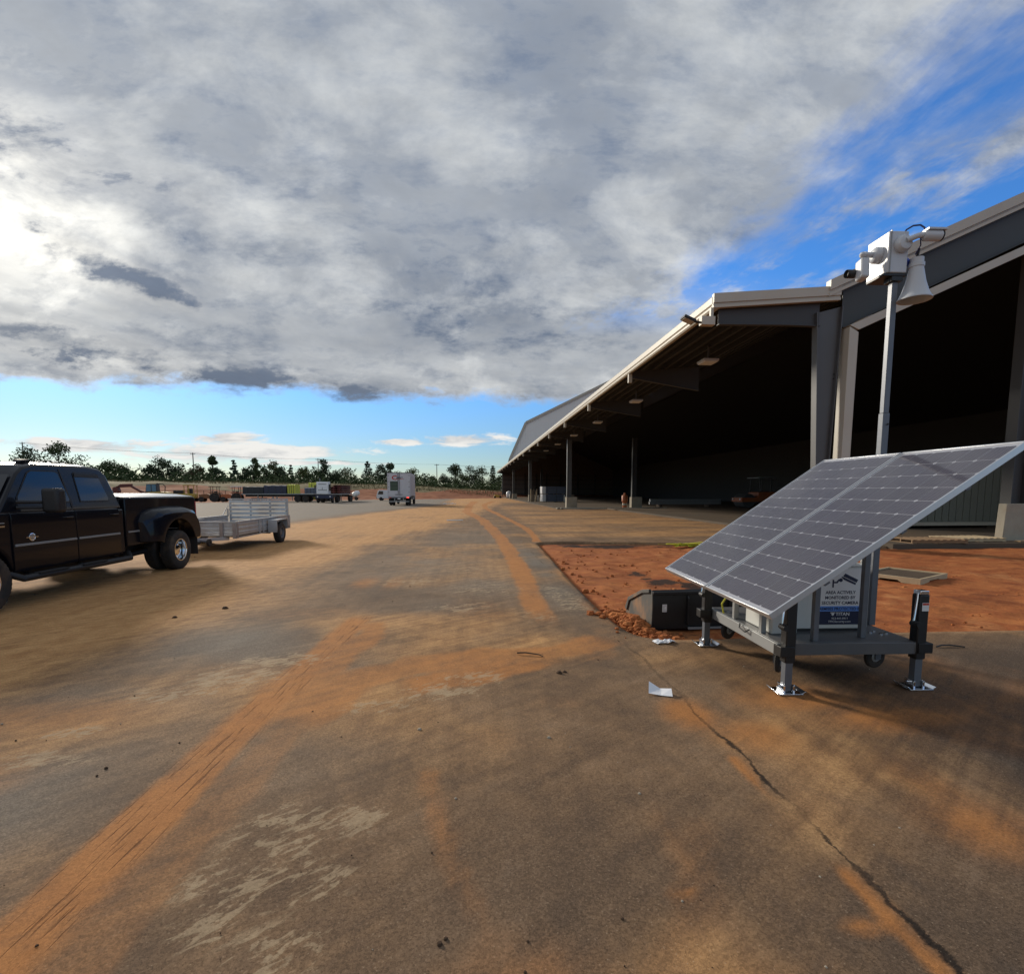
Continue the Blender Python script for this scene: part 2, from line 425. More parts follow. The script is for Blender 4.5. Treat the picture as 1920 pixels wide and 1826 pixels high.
def pn(X, Y, sc, seed=0.0, oct=3):
    """cheap value-noise on arrays, 0..1"""
    tot = np.zeros(X.shape); amp = 0.5; nrm = 0
    for o in range(oct):
        x = X * sc + seed * 17.3 + o * 31.7; y = Y * sc + seed * 7.1 + o * 11.9
        xi = np.floor(x).astype(np.int64); yi = np.floor(y).astype(np.int64); fx = x - xi; fy = y - yi
        fx = fx * fx * (3 - 2 * fx); fy = fy * fy * (3 - 2 * fy)
        def h(a, b):
            n = (a * 374761393 + b * 668265263 + int(seed * 1013)) & 0xffffffff
            n = ((n ^ (n >> 13)) * 1274126177) & 0xffffffff
            return ((n ^ (n >> 16)) & 0xffff) / 65535.0
        v = h(xi, yi) * (1 - fx) * (1 - fy) + h(xi + 1, yi) * fx * (1 - fy) + h(xi, yi + 1) * (1 - fx) * fy + h(xi + 1, yi + 1) * fx * fy
        tot += v * amp; nrm += amp; amp *= 0.5; sc *= 2.1
    return tot / nrm

STRIPE2 = [(1.05, 5.7), (0.95, 6.21), (0.89, 7.44), (0.96, 9.25), (1.0, 12.19), (0.99, 17.78), (0.58, 29.49), (-0.47, 40.99), (-0.37, 59.25), (0.35, 84.2)]
STRIPE3 = [(2.1, 16.7), (2.29, 19.22), (2.36, 22.9), (2.18, 28.31), (1.84, 36.14), (1.24, 49.85), (1.46, 63.87), (3.4, 83.97)]
SEAM = [(1.64, 5.57), (1.67, 4.82), (1.67, 4.31), (1.65, 3.54), (1.69, 3.0), (1.73, 2.45), (1.69, 2.1), (1.68, 1.74), (1.66, 1.4), (1.67, 0.4), (1.66, -8)]
SWATH = [(-1.40, 3.4), (-1.21, 3.95), (-1.0, 4.48), (-0.55, 4.83), (-0.04, 4.90), (0.49, 5.02), (1.08, 5.24), (1.72, 5.6)]
SWATH2 = [(-1.65, 3.9), (-1.33, 5.13), (-1.16, 5.9), (-1.3, 6.65)]
TRACK = [(-1.74, -6), (-1.70, 1.2), (-1.68, 2.2), (-1.62, 3.9), (-1.53, 5.4), (-1.47, 7.0)]

def make_asphalt():
    ys = grid_axis(-14, 128, lambda y: 0.6 if y < 0 else max(0.035, 0.016 * abs(y)))
    xs = grid_axis(-95, 44, lambda x: 0.065 if -4.5 < x < 4.5 else max(0.065, 0.065 + 0.03 * (abs(x) - 4.5)))
    X, Y = np.meshgrid(xs, ys); ny, nx = X.shape
    Xc = (X[:-1, :-1] + X[1:, 1:]) / 2; Yc = (Y[:-1, :-1] + Y[1:, 1:]) / 2
    # outline of the paving at the far side and the cut-out of bare clay
    farlim = np.interp(Xc, [-95, -52, -38, -28, -18, -8, 0, 10, 44], [60, 76, 79, 93, 104, 108, 118, 128, 128]) + (pn(Xc, Yc, 0.2, 3) - .5) * 6
    keep = ~inside(Xc, Yc, DIRT_S) & (Yc < farlim)
    # snap vertices on the border of the cut-out to its outline
    near = np.zeros(X.shape, bool)
    k = keep
    def corner_any(m):
        r = np.zeros(X.shape, bool); r[:-1, :-1] |= m; r[1:, :-1] |= m; r[:-1, 1:] |= m; r[1:, 1:] |= m; return r
    near = corner_any(k) & corner_any(~k) & (Y < 18) & (X < 43)
    pts = np.array(DIRT_S + [DIRT_S[0]])
    for j, i in zip(*np.where(near)):
        p = np.array((X[j, i], Y[j, i])); a = pts[:-1]; d = pts[1:] - a
        t = np.clip(((p - a) * d).sum(1) / np.maximum((d * d).sum(1), 1e-9), 0, 1); q = a + d * t[:, None]
        w = ((q - p) ** 2).sum(1).argmin(); X[j, i], Y[j, i] = q[w]
    Z = (pn(X, Y, 0.35, 1) - 0.5) * 0.014 * sstep(np.hypot(X, Y), 0, 3)
    Z += (pn(X, Y, 2.2, 2) - 0.5) * 0.006
    d, u = seg_dist(X, Y, SEAM); Z -= 0.010 * np.exp(-(d / 0.03) ** 2)
    Z *= 1 - sstep(Y, 60, 100) * .0
    used = corner_any(k); idx = -np.ones(X.shape, int); idx[used] = np.arange(used.sum())
    jj, ii = np.where(k)
    faces = np.stack([idx[jj, ii], idx[jj, ii + 1], idx[jj + 1, ii + 1], idx[jj + 1, ii]], 1)
    V = np.stack([X[used], Y[used], Z[used]], 1)
    nv = len(V)
    # cut edge of the paving, 9 cm deep, round the cut-out
    sk_v = []; sk_f = []; m = {}
    def low(a):
        if a not in m: m[a] = nv + len(sk_v); sk_v.append((V[a][0], V[a][1], V[a][2] - 0.13))
        return m[a]
    for j, i in zip(jj, ii):
        if Y[j, i] > 18: continue
        for dj, di, c0, c1 in ((-1, 0, (j, i), (j, i + 1)), (1, 0, (j + 1, i + 1), (j + 1, i)), (0, -1, (j + 1, i), (j, i)), (0, 1, (j, i + 1), (j + 1, i + 1))):
            a, b = j + dj, i + di
            if 0 <= a < ny - 1 and 0 <= b < nx - 1 and not k[a, b]:
                p, q = idx[c0], idx[c1]; sk_f.append((q, p, low(p), low(q)))
    V = np.concatenate([V, np.array(sk_v)]) if sk_v else V
    me = bpy.data.meshes.new('asphalt_paving')
    me.from_pydata(V.tolist(), [], faces.tolist() + sk_f)
    x, y = V[:, 0], V[:, 1]
    # ---- what lies on the paving
    n0 = pn(x, y, 0.5, 5); n1 = pn(x, y, 1.7, 6); nst = pn(x, y * 0.25, 1.6, 7)
    # sandy lane: the travelled strip past the pickup, bending towards the building far off
    lx = np.interp(y, [-10, 5, 9, 13, 25, 40, 64, 90], [-13, -11.5, -11, -10.5, -9.6, -7.6, -3.2, -3])
    rx = np.interp(y, [-10, 2, 5, 8, 13.5, 20, 30, 60, 90], [-3.6, -3.4, -3.9, -3.5, -3.1, -2.4, -0.9, 2.5, 6])
    tan = sstep(x, lx - 1.2, lx + 1.2) * (1 - sstep(x, rx - 1.1, rx + 1.5))
    tan = np.clip(tan * (0.72 + 0.6 * (n0 - .4)) + 0.30 * (nst - 0.38) * 2, 0, 1)
    tan = np.maximum(tan, 0.75 * sstep(y, 58, 85) * sstep(x, -14, -4))
    # smeared clay in front of the doors
    tan = np.maximum(tan, (0.30 + 0.9 * (pn(x * 0.45, y, 0.8, 8) - 0.42)) * sstep(y, 17, 19) * sstep(x, 2, 3.2) * (1 - sstep(y, 50, 70)) * 0.8 + 0.12 * sstep(y, 17, 19))
    gen = 0.62 * (1 - sstep(y, 14, 30) * .5) * sstep(pn(x, y, 0.55, 55), 0.30, 0.72) * (1 - sstep(x, 1.6, 3.2) * 0.5)     # thin film of dust close by
    tan = np.maximum(tan, gen)
    tan = np.maximum(tan, spotmask(x, y, [(-0.2, 6.2, 1.3, 1.2, .55), (0.6, 5.4, 1.0, .6, .6), (-3.2, 3.2, 1.5, 1.6, .5), (-0.5, 3.6, 1.1, .9, .4)]) * (0.6 + 0.8 * n1))
    grey = (1 - sstep(x, lx - 2.5, lx + 0.5)) * sstep(y, 9, 14); tan = tan * (1 - 0.8 * grey)
    gsp = spotmask(x, y, [(-1.0, 11.5, 1.6, 2.6, .75), (0.3, 9.3, 1.0, 1.5, .7), (-2.6, 5.6, .9, 1.0, .9), (-2.5, 2.6, .6, .9, .8), (1.45, 12, .35, 5, .95), (1.4, 8.0, .4, 1.5, .8), (-0.6, 7.3, .7, .7, .5), (-0.2, 18, 1.5, 6, .6), (-3.0, 4.2, .7, .5, .6), (-1.1, 3.1, .5, .4, .4)]) * (0.35 + 1.1 * pn(x, y, 1.3, 71))
    grey = np.maximum(grey, gsp * 0.8); tan = tan * (1 - 0.75 * np.clip(gsp, 0, 1))
    org = np.zeros(x.shape)
    def stroke(pts, w, s, w1=None, fade=0.15, rag=0.5, seed=11):
        d, u = seg_dist(x, y, pts); ww = w if w1 is None else w + (w1 - w) * u
        ww = ww * (1 + rag * (pn(x, y, 2.6, seed) - 0.5) * 2)
        e = np.minimum(sstep(u, 0, fade), 1 - sstep(u, 1 - fade, 1)) if fade else 1
        return s * (1 - sstep(d, ww * 0.55, ww)) * e
    td, tu = seg_dist(x, y, TRACK)
    trk = (1 - sstep(td, 0.115, 0.21 + 0.1 * (n1 - .5))) * (1 - sstep(y, 6.4, 7.15))
    org = np.maximum(org, trk * (0.62 + 0.45 * n1)); org = np.maximum(org, 0.36 * (1 - sstep(td - 0.12 * (x > np.interp(y, [-6, 7], [-1.75, -1.48])), 0.05, 0.40)) * (1 - sstep(y, 6.2, 7.2)) * n1 * 1.4)
    org = np.maximum(org, stroke([(-1.35, 0.9), (-1.38, 2.0), (-1.3, 3.2), (-1.2, 4.1)], 0.20, 0.36, rag=.8, seed=12))
    org = np.maximum(org, stroke(SWATH, 0.36, 0.66, 0.34, 0.10, 0.7, 13))
    org = np.maximum(org, stroke(SWATH2, 0.36, 0.66, 0.20, 0.12, 0.6, 14))
    org = np.maximum(org, stroke([(-0.75, 4.15), (-.1, 4.45), (0.45, 4.7), (0.75, 5.0)], 0.22, 0.75, .2, .2, .9, 15))
    org = np.maximum(org, stroke(STRIPE2, 0.24, 0.85, 0.75, 0.02, 0.35, 16) * (0.75 + .4 * nst))
    org = np.maximum(org, stroke(STRIPE3, 0.16, 0.90, 0.55, 0.0, 0.5, 17))
    org = np.maximum(org, spotmask(x, y, [(-1.95, 9.4, .30, .75, .55), (-1.42, 9.2, .2, .8, .5), (1.60, 3.55, .22, .30, .8), (2.6, 3.75, .55, .3, .8), (3.0, 3.4, .8, .28, .65), (2.5, 2.2, .35, .35, .6), (2.55, 2.5, .2, .5, .5),
                                          (0.62, 4.85, .35, .2, .5), (1.47, 1.69, .09, .05, .8), (0.85, 1.9, .07, .05, .7), (-3.1, 3.9, .9, .45, .45), (-3.0, 3.0, .7, .5, .35), (0.15, 1.55, .35, .25, .55), (0.1, 1.35, .5, .2, .5), (0.95, 2.05, .12, .6, .35), (1.9, 3.2, .35, .3, .6), (3.9, 3.0, .5, .5, .4), (1.75, 6.9, .25, .9, .6), (1.85, 9.5, .2, 2.5, .5), (1.95, 13, .16, 2.5, .6), (-2.3, 7.0, 1.0, .5, .3), (1.35, 5.45, .35, .18, .7), (3.6, 4.9, .8, .25, .35), (0.4, 1.0, 0.4, 0.25, .5)]) * (0.55 + 0.9 * n1))
    d, u = seg_dist(x, y, [(0.0, 1.2), (0.05, 1.75), (-0.12, 2.2), (-0.28, 2.9)]); org = np.maximum(org, 0.42 * (1 - sstep(d, 0.03, 0.11)) * (0.4 + n1))
    d, u = seg_dist(x, y, [(0.28, 1.2), (0.85, 1.75), (1.1, 2.3)]); org = np.maximum(org, 0.34 * (1 - sstep(d, 0.05, 0.16)) * (0.4 + n1))
    org = np.maximum(org, 0.38 * sstep(pn(x + 0.6 * y, y - 0.5 * x, 0.7, 57), 0.46, 0.74) * (1 - sstep(y, 6, 10)) * sstep(x, -1.4, 0.2))
    pale = spotmask(x, y, [(-2.15, 4.6, .42, .28, 1), (-2.45, 4.25, .35, .2, .8), (-1.9, 5.05, .42, .2, 1), (0.02, 4.40, .30, .16, 1), (-0.3, 4.12, .34, .18, .85), (-0.72, 3.85, .3, .15, .6), (-0.93, 2.42, .22, .22, .95), (-0.62, 2.50, .18, .12, 1), (-0.97, 2.12, .25, .2, .9), (-1.05, 1.86, .14, .08, .8), (-2.65, 3.25, .3, .12, .8), (-0.70, 2.10, .2, .15, .7), (-0.72, 1.75, .2, .15, .7),
                           (1.45, 7.5, .25, .8, .75), (1.35, 8.1, .3, .9, .6), (-1.2, 9.4, .8, .5, .5), (0.2, 8.6, .8, .8, .5), (-0.2, 7.2, .7, .5, .45), (-2.75, 3.6, .2, .1, .8), (-0.15, 11, 1.2, 1.2, .35), (0.85, 6.6, .4, .5, .4)])
    sd, su = seg_dist(x + (pn(x, y, 7, 61) - .5) * 0.09, y, SEAM)
    seam = (1 - sstep(sd, 0.12, 0.22)) * (1 - sstep(y, 5.1, 5.6)) * sstep(pn(x * 0.2, y, 1.6, 20), 0.22, 0.44) * (0.35 + 0.65 * (1 - sstep(y, 3.2, 3.9)))
    besid = 0.8 * (1 - sstep(np.abs(x - (1.80 + 0.06 * n1)), 0.0, 0.16)) * sstep(pn(x, y, 1.1, 21), 0.42, 0.66) * (1 - sstep(y, 3.0, 3.6))
    edge_or = 0.8 * (1 - sstep(np.abs(x - 1.61), 0.02, 0.07)) * sstep(pn(x, y, 2.0, 22), 0.45, 0.65) * (1 - sstep(y, 3.6, 4.0))
    org = np.maximum(org, edge_or)
    # darker asphalt with painted panel and building shade bottom right; dark asphalt beside clay
    dark = np.maximum(sstep(x, 1.75, 2.6) * (1 - sstep(y, 4.6, 5.6)) * 0.9, spotmask(x, y, [(1.55, 10.5, .5, 4, .75), (0.4, 2.0, .9, .6, .55), (1.9, 1.6, .6, .6, .7), (-1.0, 8.0, 1.2, 1.3, .3), (-2.5, 5.6, .9, .8, .55), (-2.35, 2.3, .5, .8, .55)]))
    dark = np.maximum(dark * (0.6 + 0.8 * (n0 - 0.1)), besid)
    def attr(name, a, b, c, dd):
        at = me.attributes.new(name, 'FLOAT_COLOR', 'POINT')
        at.data.foreach_set('color', np.clip(np.stack([a, b, c, dd], 1), 0, 1).astype(np.float32).ravel())
    attr('m1', org, tan, pale, seam); attr('m2', trk, dark, grey, np.zeros(x.shape))
    me.materials.append(asphalt_mat()); me.shade_smooth(); me.update()
    o = bpy.data.objects.new('asphalt_paving', me); COL.objects.link(o); return structure(o)

def asphalt_mat():
    m = bpy.data.materials.new('dusty_asphalt'); m.use_nodes = True; nt = m.node_tree; p = nt.nodes['Principled BSDF']
    tc = nt.nodes.new('ShaderNodeTexCoord'); co = tc.outputs['Object']; x, y, z = sxyz(nt, co)
    def at(name):
        n = nt.nodes.new('ShaderNodeAttribute'); n.attribute_name = name
        s = nt.nodes.new('ShaderNodeSeparateColor'); nt.links.new(n.outputs['Color'], s.inputs[0])
        return [S(nt, s.outputs[i]) for i in range(3)] + [S(nt, n.outputs['Alpha'])]
    org, tan, pale, seam = at('m1'); trk, dark, grey, _ = at('m2')
    # sweeps: along the lane, and diagonally where traffic turns in to the doors
    da = x * 0.80 + y * 0.60; db = y * 0.80 - x * 0.60
    dg = nz(nt, cxyz(nt, da * 0.07, db, 1.0), 9.0, 5, 0.66, 0.15)
    ln = nz(nt, cxyz(nt, x, y * 0.05, 4.0), 6.0, 5, 0.66, 0.15)
    med = nz(nt, co, 4.5, 6, 0.66, 0.3); big = nz(nt, co, 0.8, 4, 0.6, 0.4)
    agg = nz(nt, co, 60, 4, 0.85); fine = nz(nt, co, 260, 2, 0.8)
    vo = nt.nodes.new('ShaderNodeTexVoronoi'); nt.links.new(co, vo.inputs['Vector']); vo.inputs['Scale'].default_value = 120
    vr = S(nt, vo.outputs['Distance'])
    vs = nt.nodes.new('ShaderNodeSeparateColor'); nt.links.new(vo.outputs['Color'], vs.inputs[0]); vc = S(nt, vs.outputs[0])
    dg = dg.ss(0.25, 0.75); ln = ln.ss(0.25, 0.75); sweep = dg * 0.6 + ln * 0.4; medc = med.ss(0.28, 0.72)
    # bound asphalt, browned by rubbed-in dust
    c = mix(nt, (big * 0.9 + (medc - 0.5) * 0.18 + 0.05 + (sweep - 0.5) * 0.28).ss(0.20, 0.85), (0.135, 0.088, 0.056), (0.300, 0.182, 0.096))
    c = mix(nt, (dark * 1.0 + (med - 0.5) * 0.7 * dark).sat() * 0.9, c, (0.062, 0.052, 0.045))
    c = mix(nt, (big - 0.45 + (sweep - 0.5) * 0.4).ss(0.0, 0.35) * 0.25, c, (0.185, 0.160, 0.135))
    c = mix(nt, grey * 0.85, c, mix(nt, sweep, (0.175, 0.150, 0.122), (0.275, 0.240, 0.192)))
    # sandy dust
    ft = (tan * (0.82 + sweep * 0.45) + (medc - 0.5) * 0.16 * (tan + 0.15)).ss(0.10, 0.95)
    tcol = mix(nt, (sweep * 0.7 + medc * 0.35).ss(0.2, 0.9), (0.470, 0.236, 0.090), (0.620, 0.350, 0.145))
    c = mix(nt, ft * 0.90, c, tcol)
    # orange clay carried on tyres
    fo = (org * (0.66 + sweep * 0.72) + (medc - 0.5) * 0.30 * org + (agg - 0.5) * 0.35 * org).ss(0.08, 0.98)
    ocol = mix(nt, med, (0.370, 0.140, 0.040), (0.540, 0.240, 0.080))
    c = mix(nt, fo * 0.86, c, ocol)
    # lines pressed by the tread
    lat = x - y * 0.033 + 1.74 + (med - 0.5) * 0.02
    gl = nz(nt, cxyz(nt, lat * 46.0, y * 2.2, 3.0), 1.0, 3, 0.6, 0.2).ss(0.56, 0.66)
    grv = gl * trk
    c = mix(nt, grv * 0.62, c, (0.095, 0.036, 0.014))
    # pale crust in drawn-out flakes
    flk = nz(nt, cxyz(nt, da * 0.36, db, 7.0), 24.0, 4, 0.62, 0.8)
    fl = (flk + (pale - 0.5) * 0.16 + (medc - 0.5) * 0.20).ss(0.50, 0.59) * pale.ss(0.10, 0.45)
    fl = fl * (0.55 + agg * 0.6)
    pcol = mix(nt, med, (0.33, 0.240, 0.145), (0.50, 0.385, 0.245))
    c = mix(nt, fl.sat() * (0.55 + sweep * 0.40), c, pcol)
    yv = cxyz(nt, 0.0, y, 0.0)
    wig = (nz(nt, yv, 1.6, 2, 0.5) - 0.5) * 0.16 + (nz(nt, yv, 11.0, 3, 0.7) - 0.5) * 0.075
    cd = (x - 1.675 - wig).abs() + (agg - 0.5) * 0.03
    wv = nz(nt, yv, 4.0, 3, 0.7).ss(0.3, 0.75) * 0.026 + 0.003
    crack = (1.0 - (cd / wv)).ss(-0.5, 0.6) * seam
    c = mix(nt, crack * 0.9, c, (0.020, 0.017, 0.015))
    # stones and pits of the wearing course show through every film
    near = 1.0 - fl * 0.6
    g1 = (agg - 0.5) * 1.7 + (fine - 0.5) * 2.8 + (vc - 0.5) * 0.85
    k = (g1 * (1.0 - fo * 0.45) * (1.0 - ft * 0.3) * near * 0.55 + 1.0).mx(0.35)
    sc = nt.nodes.new('ShaderNodeVectorMath'); sc.operation = 'SCALE'; nt.links.new(c, sc.inputs[0]); nt.links.new(k.k, sc.inputs['Scale'])
    c = mix(nt, vc.ss(0.90, 0.97) * (1.0 - vr.ss(0.10, 0.35)) * (1.0 - fo * 0.7) * 0.6, sc.outputs[0], (0.42, 0.34, 0.24))
    nt.links.new(c, p.inputs['Base Color'])
    p.inputs['Roughness'].default_value = 0.88; p.inputs['Specular IOR Level'].default_value = 0.12
    h = agg * 0.45 + fine * 0.75 - grv * 1.2 - crack * 0.9
    b = nt.nodes.new('ShaderNodeBump'); b.inputs['Strength'].default_value = 0.55; b.inputs['Distance'].default_value = 0.006
    nt.links.new(h.k, b.inputs['Height']); nt.links.new(b.outputs[0], p.inputs['Normal'])
    return m

def clay_mat(name, near=True):
    m = bpy.data.materials.new(name); m.use_nodes = True; nt = m.node_tree; p = nt.nodes['Principled BSDF']
    tc = nt.nodes.new('ShaderNodeTexCoord'); co = tc.outputs['Object']; x, y, z = sxyz(nt, co)
    big = nz(nt, co, 0.55, 5, 0.6, 0.3); med = nz(nt, co, 3.0, 6, 0.62, 0.5); fine = nz(nt, co, 30, 4, 0.65)
    strk = nz(nt, cxyz(nt, x * 0.5, y * 1.6, 2.0), 2.2, 5, 0.6, 0.4)
    c = mix(nt, (med * 0.6 + strk * 0.5).ss(0.35, 0.75), (0.270, 0.074, 0.025), (0.470, 0.172, 0.056))
    c = mix(nt, (big + (med - 0.5) * 0.4).ss(0.55, 0.78) * 0.6, c, (0.56, 0.27, 0.11))
    c = mix(nt, (nz(nt, co, 0.9, 6, 0.68, 0.6) - 0.5 + (strk - 0.5) * 0.6).ss(0.02, 0.22) * 0.7, c, (0.150, 0.042, 0.018))
    c = mix(nt, fine.ss(0.5, 0.3) * 0.4, c, (0.12, 0.035, 0.015))
    if near:
        at = nt.nodes.new('ShaderNodeAttribute'); at.attribute_name = 'soot'
        so = S(nt, at.outputs['Fac'])
        f = (so * 1.2 + (med - 0.5) * 2.4 + (fine - 0.5) * 0.9).ss(0.40, 0.85) * so.ss(0.05, 0.3)
        c = mix(nt, f * 0.92, c, (0.016, 0.015, 0.014))
    nt.links.new(c, p.inputs['Base Color']); p.inputs['Roughness'].default_value = 0.92; p.inputs['Specular IOR Level'].default_value = 0.15
    b = nt.nodes.new('ShaderNodeBump'); b.inputs['Strength'].default_value = 0.8; b.inputs['Distance'].default_value = 0.03
    nt.links.new((med * 0.7 + fine * 0.35).k, b.inputs['Height']); nt.links.new(b.outputs[0], p.inputs['Normal'])
    return m

def make_clay_patch():
    xs = grid_axis(1.3, 45, lambda x: 0.07 if x < 7 else 0.07 + 0.02 * (x - 7)); ys = grid_axis(5.0, 17.2, lambda y: 0.05 if y < 8 else 0.1)
    X, Y = np.meshgrid(xs, ys)
    d, _ = seg_dist(X, Y, DIRT_S + [DIRT_S[0]]); ins = inside(X, Y, DIRT_S); d = np.where(ins, d, -d)
    Z = -0.075 + 0.02 * sstep(d, 0, .5) + (pn(X, Y, 0.8, 31) - 0.5) * 0.10 * sstep(d, 0.0, 0.8) + (pn(X, Y, 3.5, 32) - 0.5) * 0.045 * sstep(d, -0.1, 0.4) + (pn(X, Y, 11, 33) - .5) * 0.015
    Z += 0.05 * sstep(X, 3, 9) * sstep(Y, 7, 11) * sstep(d, 0, 1)
    Z = np.where(d < 0.03, np.minimum(Z, -0.05), Z)
    ny, nx = X.shape; n = np.arange(ny * nx).reshape(ny, nx)
    f = np.stack([n[:-1, :-1], n[:-1, 1:], n[1:, 1:], n[1:, :-1]], -1).reshape(-1, 4)
    me = bpy.data.meshes.new('red_clay_patch'); me.from_pydata(np.stack([X, Y, Z], -1).reshape(-1, 3).tolist(), [], f.tolist())
    soot = spotmask(X.ravel(), Y.ravel(), [(4.4, 15.5, 1.3, .55, 1), (3.3, 15.7, .8, .5, .9), (3.55, 9.4, .35, .5, 1), (3.4, 10.4, .3, .4, .8), (4.0, 8.7, .35, .5, .9), (4.3, 8.0, .3, .5, .6), (2.6, 9.5, .3, .3, .45), (2.3, 12, .25, .5, .35), (2.5, 5.9, .5, .25, .35), (5.5, 15.2, 1, .4, .6), (3.0, 12.5, .5, .5, .35)])
    at = me.attributes.new('soot', 'FLOAT', 'POINT'); at.data.foreach_set('value', soot.astype(np.float32))
    me.materials.append(clay_mat('red_clay')); me.shade_smooth(); me.update()
    o = bpy.data.objects.new('red_clay_patch', me); COL.objects.link(o); return structure(o)

def bank_height(x, y):
    """the cleared clay slope beyond the lot"""
    top = np.interp(x, [-260, -70, -45, -25, -12, 0, 15, 60], [3.6, 3.6, 3.5, 3.2, 2.6, 2.2, 2.1, 2.3])
    toe = np.interp(x, [-260, -70, -52, -38, -28, -18, -8, 0, 10, 60], [60, 72, 84, 90, 103, 108, 110, 121, 132, 135])
    s = sstep(y, toe, toe + 34)
    return s * top + 0.012 * np.maximum(y - toe - 34, 0) + (pn(x, y, 0.12, 41) - .5) * 1.1 * s + (pn(x, y, 0.45, 42) - .5) * 0.45 * sstep(y, toe, toe + 8)

def make_ground():
    g = MB().add([(-4000, -4000, -0.16), (4000, -4000, -0.16), (4000, 4000, -0.16), (-4000, 4000, -0.16)], [(0, 1, 2, 3)])
    structure(g.build('ground', clay_mat('bare_clay_ground', False)))
    ys = grid_axis(56, 420, lambda y: 1.2 if y < 160 else 5.0); xs = grid_axis(-420, 140, lambda x: 1.6 if -75 < x < 40 else 7.0)
    X, Y = np.meshgrid(xs, ys); Z = bank_height(X, Y) - 0.14
    ny, nx = X.shape; n = np.arange(ny * nx).reshape(ny, nx)
    f = np.stack([n[:-1, :-1], n[:-1, 1:], n[1:, 1:], n[1:, :-1]], -1).reshape(-1, 4)
    me = bpy.data.meshes.new('clay_bank'); me.from_pydata(np.stack([X, Y, Z], -1).reshape(-1, 3).tolist(), [], f.tolist())
    toe = np.interp(X, [-260, -70, -52, -38, -28, -18, -8, 0, 10, 60], [60, 72, 84, 90, 103, 108, 110, 121, 132, 135])
    gr = sstep(Y + (pn(X, Y, .15, 44) - .5) * 22, toe + 19, toe + 27) * 0.95
    at = me.attributes.new('grass', 'FLOAT', 'POINT'); at.data.foreach_set('value', gr.ravel().astype(np.float32))
    m = bpy.data.materials.new('clay_and_dry_grass'); m.use_nodes = True; nt = m.node_tree; p = nt.nodes['Principled BSDF']
    tc = nt.nodes.new('ShaderNodeTexCoord'); co = tc.outputs['Object']; x, y, z = sxyz(nt, co)
    med = nz(nt, co, 0.5, 6, 0.65); st = nz(nt, cxyz(nt, x * 0.25, y, z * 6), 0.9, 5, 0.6)
    c = mix(nt, (med * .5 + st * .5).ss(0.35, 0.65), (0.19, 0.058, 0.026), (0.36, 0.15, 0.075))
    a = nt.nodes.new('ShaderNodeAttribute'); a.attribute_name = 'grass'; gm = S(nt, a.outputs['Fac'])
    gc = mix(nt, med.ss(0.35, 0.65), (0.115, 0.098, 0.045), (0.24, 0.19, 0.10))
    c = mix(nt, (gm + (st - 0.5) * 0.6).ss(0.3, 0.6), c, gc)
    nt.links.new(c, p.inputs['Base Color']); p.inputs['Roughness'].default_value = 0.95; p.inputs['Specular IOR Level'].default_value = 0.1
    me.materials.append(m); me.shade_smooth(); me.update()
    o = bpy.data.objects.new('clay_bank', me); COL.objects.link(o); structure(o)

make_ground(); make_asphalt(); make_clay_patch()

